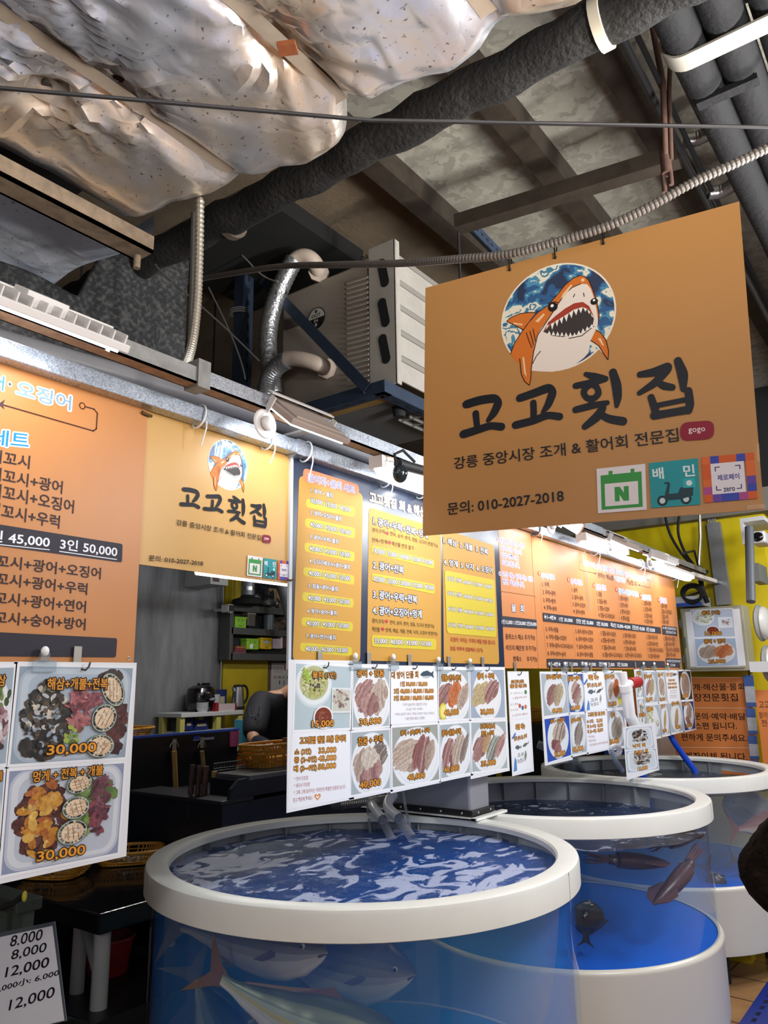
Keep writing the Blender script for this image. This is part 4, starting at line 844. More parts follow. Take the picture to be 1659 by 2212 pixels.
for s, x0, y0, x1, y1, h in (('30,000 / 35,000 / 40,000 / 45,000 / 50,000', 645, 745, 1085, 837, 42), ('20,000 / 25,000 / 30,000 / 35,000 / 40,000', 643, 955, 1093, 1025, 42), ('35,000 / 40,000 / 45,000 / 50,000', 650, 1420, 1077, 1442, 42)):
    p.text(s, x0, y0, x1, y1, h, WT, .014, OL, .09)
p.text('1. 해삼  2. 개불  3. 전복', 1165, 672, 1497, 757, 50, WT, .014, OL, .09); p.text('4. 멍게  5. 낙지  6. 오징어', 1168, 832, 1530, 897, 50, WT, .014, OL, .09)
p.rrect((1172, 870), (1545, 942), (1560, 1372), (1190, 1340), .02, YL)
for s, x0, y0, x1, y1 in (('2가지 선택- 20,000 / 25,000 / 30,000', 1190, 950, 1528, 1013), ('3가지 선택- 30,000 / 35,000 / 40,000', 1195, 1060, 1533, 1116), ('4가지 선택- 40,000 / 45,000 / 50,000', 1198, 1177, 1538, 1221), ('5가지 선택- 50,000 / 55,000 / 60,000', 1200, 1297, 1545, 1326)):
    p.text(s, x0, y0, x1, y1, 36, WT, .01, OL, .09)
p.text('오징어, 낙지는 가격이 매일 변동 됩니다.', 1217, 1405, 1555, 1430, 38, '#b23a34', .012); p.text('당일 하루씩 입찰해요 (싯가)', 1217, 1475, 1460, 1488, 38, '#b23a34', .012)
p.build('lettering', bl)
# ---- orange boards beyond
br_ = '#54332a'
b3 = board('menu_board', 'narrow orange notice board just right of the blue board', 'menu board', 3.058, 3.392, 1.643, 2.295, '#d88a50', group=None)
ko = K(1060, 1100, 3.770); p = Print(WALLS, k=ko)
for s, x0, y0, x1, y1, h in (('※ 메뉴판에 없는 어종', 50, 268, 275, 325, 46), ('원하시는 메뉴에', 85, 335, 250, 375, 44), ('말씀해주시면', 88, 393, 225, 427, 44), ('바꿔드립니다.', 92, 455, 235, 485, 46), ('※ 모든 메뉴 원하시는 대로', 66, 545, 345, 595, 46), ('변경 가능합니다.', 98, 610, 275, 640, 46)):
    p.text(s, x0, y0, x1, y1, h, '#6c4fa0', .01, '#f3ecf2', .1)
p.line([(78, 668), (365, 710)], 4, '#8a4a22'); p.text('물   회', 170, 835, 272, 842, 62, '#f3eef2', .012, '#55506a', .08)
p.rrect((85, 868), (372, 900), (377, 976), (92, 958), .003, '#3b3a44'); p.text('1인15,000 1.5인20,000 2인30,000', 90, 936, 372, 956, 40, '#f2f4fa', .012)
for s, x0, y0, x1, y1 in (('물회소스·채소 추가가능', 120, 1060, 362, 1068), ('비조리 매운탕 추가가능', 125, 1150, 372, 1156), ('쌈채소      추가가능', 182, 1240, 380, 1244)): p.text(s, x0, y0, x1, y1, 46, br_, .012)
p.build('lettering', b3)
b4 = board('menu_board', 'wide orange set menu board farthest along the row', 'menu board', 3.396, 5.735, 1.643, 2.285, '#d88a50', group=None)
p = Print(WALLS, k=ko)
hd = [('광어', '#8aa0c0'), ('우럭', '#7088b0'), ('숭어', '#c050a0'), ('방어', '#4a78d0'), ('참돔', '#c070a0'), ('도다리', '#5a90d8'), ('연어', '#c878b0'), ('방어', '#4aa0e0'), ('오징어', '#88a0c8')]
x = 755; tot = sum(len(s)+.45 for s, _ in hd)
for s, c in hd:
    wd = (1270-755)*len(s)/tot; p.text(s, x, 458+(x-755)*.277, x+wd, 458+(x+wd-755)*.277, 46, c, .015, '#f5f0f6', .1); x += wd+(1270-755)*.45/tot
p.text('원하는 메뉴를', 872, 556, 1000, 584, 44, br_, .012); p.text('"내맘대로"', 1008, 584, 1100, 606, 44, '#7fa6d8', .012, '#f5f0f6', .1); p.text('가능합니다', 1108, 610, 1195, 634, 44, br_, .012)
p.line([(735, 425), (718, 432), (722, 490), (735, 497), (850, 522)], 3, br_); p.line([(1270, 572), (1292, 580), (1296, 640), (1208, 618)], 3, br_); p.poly([(862, 526), (848, 514), (846, 530)], br_); p.poly([(1200, 616), (1214, 610), (1213, 628)], br_)
for s, x0, y0, x1, y1, c in (('우럭세트', 410, 565, 520, 578, '#7080b0'), ('숭어세트', 650, 608, 745, 624, '#b85a9a'), ('참돔세트', 855, 655, 940, 666, '#c060a0'), ('방어·대방어세트', 1040, 690, 1205, 718, '#4a8ad8'), ('오징어세트', 1230, 740, 1307, 747, '#8090b8'), ('물회세트', 1378, 765, 1435, 773, '#a070b0')):
    p.text(s, x0, y0, x1, y1, 46, c, .016, '#f5f0f6', .1)
for x, y in ((393, 522), (632, 573), (840, 620), (1023, 655), (1220, 703), (1367, 740)): p.ell(x, y, 9, 18, '#c05028'); p.ell(x, y, 5, 12, '#e9b080')
UP = [[('1. 우럭', 420, 630, 475, 636), ('2. 우럭+광어', 423, 693, 525, 708), ('3. 우럭+방어', 428, 758, 528, 772), ('4. 우럭+숭어', 433, 818, 536, 833)],
 [('1. 숭어', 660, 675, 705, 681), ('2. 숭어+광어', 663, 733, 752, 748), ('3. 숭어+오징어', 668, 792, 770, 808), ('4. 숭어+방어', 673, 850, 765, 864)],
 [('1. 참돔', 863, 708, 905, 716), ('2. 참돔+광어', 868, 766, 945, 779), ('3. 참돔+오징어', 873, 823, 965, 838), ('4. 참돔+도다리세꼬시', 878, 880, 1008, 897)],
 [('1. 방어·대방어', 1045, 745, 1120, 756), ('2. 방어+광어', 1050, 798, 1118, 808), ('3. 방어+오징어', 1055, 852, 1133, 864), ('4. 방어+참돔', 1062, 905, 1130, 915)],
 [('1. 오징어+광어', 1238, 784, 1305, 794), ('2. 오징어+우럭', 1243, 834, 1310, 842), ('3. 오징어+숭어', 1248, 884, 1315, 893), ('4. 오징어+방어', 1253, 930, 1320, 940)],
 [('1. 물회+광어', 1380, 805, 1437, 813), ('2. 물회+도다리세꼬시', 1385, 852, 1475, 863), ('3. 물회+우럭', 1390, 895, 1447, 902), ('4. 물회+숭어', 1393, 935, 1450, 942)],
 [('5. 우럭+참돔', 448, 995, 550, 1004), ('6. 우럭+참돔+오징어', 453, 1058, 615, 1072), ('7. 우럭+광어+도다리세꼬시', 458, 1126, 668, 1140), ('8. 우럭+방어+숭어', 463, 1194, 610, 1201)],
 [('5. 숭어+광어+오징어', 690, 1013, 830, 1026), ('6. 숭어+방어+오징어', 695, 1074, 835, 1086), ('7. 숭어+광어+우럭', 700, 1138, 828, 1146), ('8. 숭어+광어+참돔', 705, 1200, 833, 1206)],
 [('5. 참돔+광어+오징어', 895, 1029, 1017, 1041), ('6. 참돔+광어+연어', 900, 1085, 1010, 1094), ('7. 참돔+광어+우럭', 905, 1145, 1015, 1153), ('8. 참돔+광어+도다리세꼬시', 912, 1204, 1073, 1211)],
 [('5. 방어+광어+오징어', 1078, 1048, 1182, 1056), ('6. 방어+광어+숭어', 1083, 1101, 1178, 1109), ('7. 방어+광어+우럭', 1090, 1155, 1183, 1161), ('8. 방어+광어+도다리세꼬시', 1095, 1208, 1230, 1214)],
 [('5. 오징어+광어+우럭', 1268, 1060, 1358, 1068), ('6. 오징어+광어+연어', 1273, 1114, 1362, 1121), ('7. 오징어+광어+도다리세꼬시', 1278, 1164, 1405, 1171), ('8. 오징어+광어+숭어', 1285, 1215, 1375, 1219)],
 [('5. 물회+광어+오징어', 1410, 1073, 1500, 1081), ('6. 물회+광어+우럭', 1415, 1118, 1497, 1123), ('7. 물회+광어+도다리세꼬시', 1420, 1163, 1537, 1169), ('8. 물회+광어+숭어', 1427, 1205, 1505, 1209)]]
for colm in UP:
    for s, x0, y0, x1, y1 in colm: p.text(s, x0, y0, x1, y1, 42, br_, .008)
for q in ((402, 590, 415, 835), (640, 620, 655, 850), (835, 665, 850, 880), (1030, 700, 1045, 905), (1225, 745, 1240, 930), (1370, 775, 1382, 935), (430, 950, 450, 1200), (670, 985, 690, 1205), (878, 1005, 898, 1210), (1065, 1020, 1082, 1212), (1255, 1040, 1275, 1215), (1400, 1050, 1418, 1212)):
    p.line([q[:2], q[2:]], 0, '#a85a2c', .0016)
p.rrect((420, 842), (1380, 962), (1386, 1014), (426, 912), .003, '#3b3a44'); p.rrect((1393, 945), (1513, 962), (1517, 1032), (1398, 1020), .003, '#3b3a44')
p.rrect((453, 1217), (1414, 1237), (1418, 1290), (457, 1290), .003, '#3b3a44'); p.rrect((1423, 1212), (1545, 1218), (1550, 1290), (1428, 1288), .003, '#3b3a44')
for s, x0, y0, x1, y1 in (('★1~4번★', 430, 893, 530, 905), ('1인 20,000', 553, 914, 663, 926), ('간단 2인 25,000', 693, 930, 832, 946), ('2인 30,000', 860, 950, 952, 960), ('특2인 35,000~40,000', 975, 962, 1135, 980), ('간단3인 45,000', 1150, 982, 1252, 995), ('3인 50,000', 1265, 997, 1335, 1005), ('★5~8번★', 463, 1277, 567, 1280), ('2인 35,000', 590, 1278, 705, 1281), ('특2인 40,000', 735, 1279, 853, 1282), ('간단3인 45,000', 878, 1281, 1005, 1284), ('3인 50,000', 1027, 1283, 1112, 1286)):
    p.text(s, x0, y0, x1, y1, 38, '#f2f4fa', .014)
for s, x0, y0, x1, y1 in (('★1~4번★ 1인20,000 2인30,000~', 1398, 978, 1510, 990), ('간단3인 45,000 3인 50,000', 1425, 1012, 1505, 1020), ('★5~8번★ 2인35,000 3인45,000', 1430, 1248, 1543, 1250), ('3인 50,000', 1460, 1282, 1500, 1283)): p.text(s, x0, y0, x1, y1, 26, '#e4e6ee', .01)
p.build('lettering', b4)

# ------------------------------------------------------------------ galvanised bar over the boards, ties, rail
XT = -1.600
tb = thing('square_bar', 'long galvanised square bar along the top of the menu boards', 'bar', (XT, 3, 2.298))
MB().bx((XT-.022, .1, 2.298), (XT+.020, 3.42, 2.342), GALV).build('bar_length', tb, bevel=.003); MB().bx((XT-.022, 3.425, 2.288), (XT+.020, 5.8, 2.332), GALV).build('bar_length', tb, bevel=.003)
MB().bx((XT-.026, 1.675, 2.294), (XT+.0245, 1.715, 2.344), GALV).build('joint_sleeve', tb); MB().bx((XT-.026, 3.41, 2.284), (XT+.0245, 3.435, 2.344), GALV).build('joint_sleeve', tb)
TIE = mat('nylon_tie', '#e9eef4', .35)
def tie(label, y, z=2.32, tail=.05):
    P = [(XT+.023*math.cos(a)*1.25-.001, y+.006*math.sin(a), z+.030*math.sin(a)*1.15) for a in [2*pi*i/18 for i in range(19)]]
    return solo(MB().tube(P, .0028, TIE, 6).tube([(XT+.028, y+.004, z-.02), (XT+.03, y+.002, z-.04), (XT+.018, y-.004, z-.04-tail)], .0022, TIE, 6), 'cable_tie', label, 'cable tie', 'white cable ties on the bar')
tie('white cable tie on the bar above the left half of the smaller shark sign', onX(430, 905, XT).y); tie('white cable tie on the bar under the lamp above the smaller shark sign', onX(578, 965, XT).y, tail=.04); tie('white cable tie on the bar above the left corner of the blue board', onX(660, 985, XT).y, tail=.06)
tie('white cable tie on the bar over the blue board, left of the dome camera', onX(833, 1045, XT).y); tie('white cable tie on the bar where the hanging sign crosses it', onX(910, 1070, XT).y)
tie('white cable tie on the bar above the narrow orange notice board', onX(1158, 1150, XT).y, 2.315); tie('white cable tie on the bar above the wide orange board, near its multicoloured heading', onX(1285, 1200, XT).y, 2.31); tie('white cable tie on the bar near the far end of the wide orange board', onX(1383, 1228, XT).y, 2.31); tie('white cable tie at the far corner of the wide orange board', onX(1456, 1252, XT).y, 2.31)
solo(MB().tube([onX(1262, 1190, XS+.02), onX(1268, 1250, XS+.012), onX(1273, 1320, XS+.012)], [.004, .0035, .003], HOSE, 6), 'plastic_strap', 'translucent plastic strap dangling in front of the wide orange board', 'strap')
blt = mat('old_wire_bolt', '#5c4632', .6, .4)
solo(MB().tube([onX(307, 891, XS+.004), onX(317, 895, XS+.008), onX(327, 899, XS+.002)], .0042, blt, 8), 'wire_tie', 'rusty wire tie at the top corner joining two boards', 'wire', None)
solo(MB().tube([onX(621, 1252, XS+.004), onX(628, 1254, XS+.008), onX(635, 1251, XS+.004)], .003, blt, 8), 'wire_tie', 'short wire tie at the lower corner of the smaller shark sign', 'wire', None)
XR = -1.50
RUST = mat('rusty_edge', '#a88a6c', .8, .1, var=.4, scale=30); RAILM = mat('rail_zinc', '#8f8e8c', .5, .4, var=.35, scale=18)
rl = thing('lamp_rail', 'weathered channel rail carrying the lamps above the boards', 'rail', (XR, 2, 2.36))
def railseg(y0, y1, z, m):
    q = MB().bx((XR-.025, y0, z), (XR+.02, y1, z+.006), RUST).bx((XR+.016, y0, z), (XR+.02, y1, z+.045), m).bx((XR-.025, y0, z), (XR-.021, y1, z+.045), m); q.build('rail_length', rl)
railseg(.1, 1.21, 2.352, RAILM); railseg(1.225, 4.0, 2.352, GALV); railseg(4.0, 6.1, 2.348, RAILM)
MB().bx((XR-.03, 1.195, 2.344), (XR+.026, 1.235, 2.42), RAILM).build('joint_clip', rl)
for y in (.45, 1.65, 3.42, 5.2): MB().bx((XT, y-.015, 2.345), (XR, y+.015, 2.352), RAILM).build('cross_bracket', rl)
solo(MB().tube([(-1.98, .7, 2.5), (-1.69, 1.6, 2.43), (-1.66, 2.4, 2.41)], .034, mat('grey_pipe', '#7a7a80', .4), 14), 'pipe', 'grey round pipe slanting behind the rail above the smaller sign', 'pipe')
# ------------------------------------------------------------------ lamps
LW = mat('lamp_white', '#d8d4d2', .4); LB = mat('lamp_taupe', '#a99a92', .45)
GLOW = emitm('lit_panel', '#f2f8ff', 9); GLOWT = emitm('lit_tube', '#f4f9ff', 5)
def flood(label, y, x=XR+.05, z=2.345, yaw=0, style=0, tilt=38, power=11, size=(.17, .25)):
    t = thing('flood_lamp', label, 'lamp', (x, y, z), 'LED flood lamps on the rail')
    R = Matrix.Rotation(yaw, 3, 'Z') @ Matrix.Rotation(math.radians(tilt), 3, 'Y'); c = Vector((x, y, z)); V = lambda a, b, d: c+R @ Vector((a, b, d))
    mb = MB(); mb.box(V(0, 0, 0), (size[0], size[1], .018), LW if style else LB, R)
    if style:
        for k in range(12): mb.box(V(0, -size[1]/2+.012+k*(size[1]-.024)/11, .018), (size[0]*.92, .004, .022), LW, R)
        mb.box(V(.0, 0, .024), (.07, .09, .03), LW, R)
    else:
        mb.box(V(0, 0, .012), (size[0]*.8, size[1]*.8, .008), LB, R)
    ho = mb.build('housing', t, bevel=.003)
    MB().box(V(0, 0, -.0125), (size[0]*.86, size[1]*.9, .006), GLOW, R).build('lit_panel', ho)
    mb = MB()
    for sg in (-1, 1): mb.box(V(-.02, sg*(size[1]/2+.006), 0), (.022, .004, .05), LW, R)
    mb.box(V(-.04, 0, .03), (.02, size[1]+.016, .004), LW, R)
    mb.build('yoke', t)
    bx = c+Vector((-.03, -size[1]/2-.01, -.045)); RR = Matrix.Rotation(pi/2, 3, 'Y')
    MB().lathe([(.001, .004), (.04, .004), (.044, 0), (.04, -.004), (.001, -.004)], bx, LW, 28, RR).ell(bx+Vector((.012, 0, .0)), (.012, .024, .022), LW).build('mount_disc', t)
    l = area('flood_light', V(0, 0, -.02), V(0, 0, -1), size[0]*.85, power, (.93, .96, 1), size[1]*.9); l.parent = t; l.matrix_parent_inverse = Matrix.Translation(-c)
    return t
flood('white finned flood lamp at the far left over the orange board', onX(95, 722, XR+.05).y-.02, z=2.36, style=1, tilt=30, size=(.16, .36), power=1.2)
flood('flat backed flood lamp above the smaller shark sign', onX(650, 930, XR+.05).y+.02, z=2.352, tilt=40, power=1.0)
flood('flood lamp showing its bright face just below the hanging sign', onX(1228, 1145, XR+.05).y, z=2.35, yaw=.5, tilt=34, power=1.49)
flood('flood lamp between the two tube lamps over the wide orange board', onX(1330, 1185, XR+.05).y+.1, z=2.34, tilt=30, power=1.32)
flood('white box flood lamp near the far end of the rail', onX(1415, 1200, XR+.05).y+.1, z=2.33, style=1, tilt=24, power=1.16)
def tubel(label, y0, y1, z, x=XR+.0, power=9, r=.033):
    t = thing('tube_lamp', label, 'lamp', (x, (y0+y1)/2, z), 'white tube lamps under the rail')
    n = 14; P = [(x, y0+(y1-y0)*i/n, z) for i in range(n+1)]; R = [r*math.sqrt(max(.05, 1-((2*i/n-1)**8))) for i in range(n+1)]
    MB().tube(P, R, GLOWT, 18).build('diffuser', t); MB().bx((x-.03, y0+.005, z+.018), (x+.03, y1-.005, z+.036), LW).build('back_plate', t, bevel=.004)
    for y in (y0+.01, y1-.01): MB().bx((x-.028, y-.012, z-.005), (x+.028, y+.012, z+.037), LW).build('end_cap', t)
    l = area('tube_light', (x-.0, (y0+y1)/2, z-.037), (x-.45, (y0+y1)/2, z-1), .06, power, (.93, .97, 1), (y1-y0)); l.parent = t; l.matrix_parent_inverse = Matrix.Translation(-Vector((x, (y0+y1)/2, z)))
    return t
tubel('bright tube lamp over the blue board, partly behind the hanging sign', onX(812, 1020, XR).y, 2.62, 2.305, power=1.98, r=.042)
tubel('bright tube lamp over the middle of the wide orange board', onX(1256, 1172, XR).y, onX(1350, 1205, XR).y, 2.295, power=1.49, r=.03)
tubel('bright tube lamp at the far end of the wide orange board', onX(1415, 1222, XR).y, onX(1492, 1246, XR).y, 2.285, power=1.49, r=.03)
t = thing('mount_cap', 'dark glass dome bracket in front of the tube lamp by the hanging sign', 'bracket', tuple(onX(864, 1025, XR+.06)))
q = onX(864, 1022, XR+.06)
MB().ell(q, (.025, .03, .034), mat('dark_glass', '#29343a', .08, .3), n=20, k=12).build('dome', t); MB().tube([q+Vector((0, -.012, .03)), q+Vector((0, .16, .04))], .018, mat('speckled_black', '#26262a', .6, var=.5, scale=60), 12).tube([q+Vector((0, -.02, .02)), q+Vector((0, -.03, .06)), q+Vector((0, .02, .085)), q+Vector((0, .09, .06))], .005, DARK, 8).build('arm', t)
t = thing('rail_end', 'pale long lamp end bracket sticking out beyond the farthest tube lamp', 'bracket', tuple(onX(1515, 1252, XR)))
MB().bar(onX(1490, 1240, XR), onX(1542, 1256, XR), .05, .03, LW).build('housing', t, bevel=.003); MB().bar(onX(1542, 1256, XR), onX(1556, 1260, XR), .045, .02, STEEL).build('stub', t)
solo(MB().tube([onX(a, b, XR-.05) for a, b in ((1470, 1196), (1500, 1190), (1508, 1222), (1530, 1235), (1520, 1245))], .008, DARK, 8).tube([onX(a, b, XR-.02) for a, b in ((1450, 1215), (1480, 1222), (1500, 1232), (1520, 1240))], .02, mat('speckled_black', '#26262a', .6), 10), 'cable', 'bunch of black cable at the far end of the lamp rail', 'cable')
# ------------------------------------------------------------------ PHOTO MENU SHEETS under the boards
def jit(a, s): return a+random.uniform(-s, s)
class Tile:
    """one printed photo on a sheet: a,b run 0..1 across and down"""
    def __init__(s, pr, q, bg='#c3cdd8', margin=.025):
        s.p = pr; s.c = [pr.uv(z) for z in q]; s.full(('#eef0f6')); s.rect(margin, margin*1.4, 1-margin, 1-margin*1.4, bg)
    def uv(s, a, b): c = s.c; return tuple((c[0][i]*(1-a)+c[1][i]*a)*(1-b)+(c[3][i]*(1-a)+c[2][i]*a)*b for i in (0, 1))
    def full(s, col): s.p.polyuv([s.uv(*z) for z in ((0, 0), (1, 0), (1, 1), (0, 1))], col)
    def rect(s, a0, b0, a1, b1, col): s.p.polyuv([s.uv(*z) for z in ((a0, b0), (a1, b0), (a1, b1), (a0, b1))], col)
    def poly(s, pts, col): s.p.polyuv([s.uv(min(.975, max(.025, a)), min(.965, max(.035, b))) for a, b in pts], fink(col) if col[0] == '#' and s.food else col)
    def ell(s, a, b, ra, rb, col, rot=0, n=24):
        c, q = math.cos(rot), math.sin(rot); s.poly([(a+ra*math.cos(t)*c-rb*math.sin(t)*q*ra/rb*.7 if False else a+ra*math.cos(t)*c-rb*math.sin(t)*q, b+ra*math.cos(t)*q+rb*math.sin(t)*c) for t in [2*pi*i/n for i in range(n)]], col)
    def blob(s, a, b, r, col, n=9, asp=1.4): 
        ph = random.random()*6; s.poly([(a+r*random.uniform(.7, 1.15)*math.cos(ph+2*pi*i/n), b+r*asp*random.uniform(.7, 1.15)*math.sin(ph+2*pi*i/n)) for i in range(n)], col)
    def plate(s, a, b, ra, rb, col='#e6e9ee', ridge='#cfd6de'):
        s.ell(a, b, ra, rb, ridge, n=36); s.ell(a, b, ra*.97, rb*.97, col, n=36); s.ell(a, b, ra*.86, rb*.86, ridge, n=36); s.ell(a, b, ra*.84, rb*.84, col, n=36)
    food = False
    def heap(s, *k, **kw): s.food = True; s.heap_(*k, **kw); s.food = False
    def slices(s, *k, **kw): s.food = True; s.slices_(*k, **kw); s.food = False
    def heap_(s, a, b, ra, rb, cols, n, size, asp=1.3, long=1):
        for i in range(n):
            t = random.random()*2*pi; r = math.sqrt(random.random())
            x, y = a+ra*r*math.cos(t), b+rb*r*math.sin(t); c = random.choice(cols)
            if long > 1: s.ell(x, y, size*long*random.uniform(.7, 1.2), size*asp*random.uniform(.5, .9), c, random.uniform(0, pi), 9)
            else: s.blob(x, y, size*random.uniform(.6, 1.2), c, 8, asp)
    def slices_(s, a, b, ra, rb, rot, cols, n, wid, clip=None):
        """overlapping sashimi slices laid in a fan"""
        c, q = math.cos(rot), math.sin(rot)
        for i in range(n):
            f = (i+.5)/n*2-1; h = math.sqrt(max(.05, 1-f*f)); x = a+ra*f*c; y = b+ra*f*q*1.3
            base = cols[random.randrange(len(cols))]; y += random.uniform(-.03, .03); x += random.uniform(-.01, .01)
            s.ell(x-rb*h*q*.0, y, wid, rb*h, base, rot+.25, 14); s.ell(x+wid*.25, y, wid*.45, rb*h*.85, lerpc(base, '#ffffff', .10), rot+.25, 10); s.ell(x-wid*.8, y, wid*.15, rb*h*.8, lerpc(base, '#5a4038', .2), rot+.25, 8)
WHITE_FISH = ['#cdb9a8', '#bfa898', '#d6c6b8', '#b39c8e']; PINK_FISH = ['#b58a86', '#a87a76', '#c49a94', '#8e605e']; GREY_FISH = ['#8a7e78', '#6e625e', '#a0948c']; SALMON = ['#d8743c', '#e0854a', '#cc6432']; RED_FISH = ['#7a3f40', '#8f5052', '#a66a68']
OR, OB = '#e59a33', '#2a1c14'
def sheet_thing(label, group, y0, y1, z0, z1, x=XS+.012, tilt=0):
    t = thing('photo_menu', label, 'menu sheet', (x, (y0+y1)/2, z0), group)
    MB().bx((x-.0016, y0-.004, z0-.006), (x, y1+.004, z1+.004), mat('laminate_paper', '#e9ebf2', .3, spec=.5)).build('laminate', t)
    return t
def plan(x): return Sheet((x, 0, 0), (0, 1, 0), (0, 0, 1))
XP = XS+.012
def mk(k, x=XP, d=.0004, step=1.2e-5): return Print(plan(x), d, k, step)
def span(k, q, x=XP):
    s = plan(x); c = [s.px(*k(*z)) for z in q]; return min(z[0] for z in c), max(z[0] for z in c), min(z[1] for z in c), max(z[1] for z in c)
g = 'laminated photo menus under the boards'
def column(label, k, top, bot, ftop, fbot, x=XP):
    y0, y1, z0, z1 = span(k, list(top)+list(bot), x); t = sheet_thing(label, g, y0, y1, z0, z1, x)
    for q, fn in ((top, ftop), (bot, fbot)):
        if fn:
            pr = mk(k, x); pr.tmb = MB(); fn(pr, q); pp_ = pr.build('printed_photo', t)
            if pr.tmb.v: pr.tmb.build('lettering', pp_)
    return t
def title(pr, s, x0, y0, x1, y1, h): pr.text(s, x0, y0, x1, y1, h, OR, .02, OB, .09)
# --- left sheets
kl = K(0, 1420, 4.424)
def f_a(pr, q):
    T = Tile(pr, q, '#9fb0be'); T.plate(.5, .5, .5, .45); T.heap(.55, .3, .4, .25, ['#4e6a30', '#6c8a3c', '#35491f', '#8aa050'], 40, .05); T.heap(.55, .62, .4, .3, ['#9a6a72', '#b0808a', '#3a2c30', '#c9a8b0', '#5e3a42', '#e2d6da'], 90, .035, 1.2, 1.7)
    title(pr, '낙지+해삼', -330, 285, 45, 275, 115)
def f_b(pr, q):
    T = Tile(pr, q, '#a3b2c6'); T.plate(.5, .5, .5, .48, '#d6dfe6', '#c0ccd6'); T.heap(.5, .45, .35, .35, ['#8c4a48', '#b06a60', '#d9c4b8', '#6a3a3c'], 80, .04, 1.2, 1.8); title(pr, '해삼+멍게', -330, 1200, 12, 1180, 100)
column('photo menu sheet at the left edge of the picture, cut by the frame', kl, [(-520, 85), (152, 62), (62, 1048), (-520, 1080)], [(-520, 1085), (58, 1062), (-30, 2130), (-520, 2200)], f_a, f_b)
def abalone(T, a, b, ra, rb, rot=0):
    T.ell(a, b, ra, rb, '#4d5a50', rot, 26); T.ell(a, b, ra*.95, rb*.95, '#b9bfb2', rot, 26); T.ell(a, b, ra*.88, rb*.88, '#33383c', rot, 26)
    for i in range(22):
        t = 2*pi*i/22; c, q = math.cos(rot), math.sin(rot); x, y = ra*.82*math.cos(t), rb*.82*math.sin(t); T.blob(a+x*c-y*q, b+x*q+y*c, ra*.10, random.choice(['#8f938c', '#5c625e', '#c9c2ae', '#22262a']), 7, 1)
    T.ell(a, b, ra*.74, rb*.74, '#d8bfa0', rot, 22); T.ell(a-ra*.1, b-rb*.05, ra*.6, rb*.62, '#e6d2b6', rot, 20)
    for i in range(3):
        o = (i-1)*.36
        c, q = math.cos(rot+.3), math.sin(rot+.3)
        for (dx, dy, ex, ey) in ((-.6, o, .6, o+.05), (o, -.6, o+.08, .6)):
            p0 = (a+(dx*ra*c-dy*rb*q)*.9, b+(dx*ra*q+dy*rb*c)*.9); p1 = (a+(ex*ra*c-ey*rb*q)*.9, b+(ex*ra*q+ey*rb*c)*.9); w_ = ra*.035
            T.poly([(p0[0]-w_, p0[1]), (p1[0]-w_, p1[1]), (p1[0]+w_, p1[1]+w_), (p0[0]+w_, p0[1]+w_)], '#9a6f4c')
    T.heap(a, b, ra*.5, rb*.5, ['#f0e2cc', '#c9a784', '#dcc4a4'], 16, ra*.1)
def tray(T, c1='#cbd8de', c2='#dbe5ea'):
    def rr(x0, y0, x1, y1, r):
        return [(x+r*math.cos(t), y+r*1.3*math.sin(t)) for (x, y, t0) in ((x1-r, y1-r*1.3, 0), (x0+r, y1-r*1.3, pi/2), (x0+r, y0+r*1.3, pi), (x1-r, y0+r*1.3, 1.5*pi)) for t in [t0+pi/2*i/5 for i in range(6)]]
    T.poly(rr(.03, .03, .97, .965, .13), c1); T.poly(rr(.05, .05, .95, .94, .12), c2); T.poly(rr(.10, .10, .91, .9, .1), c1)
def f_c(pr, q):
    T = Tile(pr, q, '#93a5b4', .02); tray(T, '#aebccc', '#bfcbd6')
    T.heap(.88, .6, .08, .28, ['#43211f', '#5c2d2a', '#341817', '#6b3a34'], 40, .05); T.heap(.76, .16, .1, .08, ['#2a2220', '#3a2c28'], 10, .05)
    T.heap(.26, .6, .2, .34, ['#23231f', '#34302a', '#1a1a1a', '#4a4034', '#15161a'], 110, .045); T.heap(.27, .58, .17, .3, ['#cfd2d6', '#9fb2c8', '#e3dccb', '#7a8a9c', '#5c5040'], 46, .022, 1.3, 1.5); T.heap(.27, .58, .18, .3, ['#1c1b1a', '#3c342a', '#5a4a34'], 40, .022)
    T.heap(.24, .22, .07, .05, ['#2c2822', '#8c8674', '#d9d2c0'], 14, .03)
    T.heap(.5, .72, .08, .1, ['#7f9a3c', '#a6bb4a', '#4e6a24'], 14, .03)
    T.heap(.53, .42, .08, .26, ['#a4545a', '#b8686c', '#8e444c', '#c47c7e', '#6a3038'], 44, .026, 1.0, 2.6); T.heap(.62, .33, .08, .12, ['#7a3a44', '#94505a', '#a8666c'], 16, .024, 1.0, 2.4)
    abalone(T, .80, .26, .10, .19, -.35); abalone(T, .745, .555, .115, .15, .1); abalone(T, .73, .84, .13, .12, .35)
    title(pr, '해삼+개불+전복', 435, 312, 1012, 308, 118); title(pr, '30,000', 428, 950, 902, 915, 112)
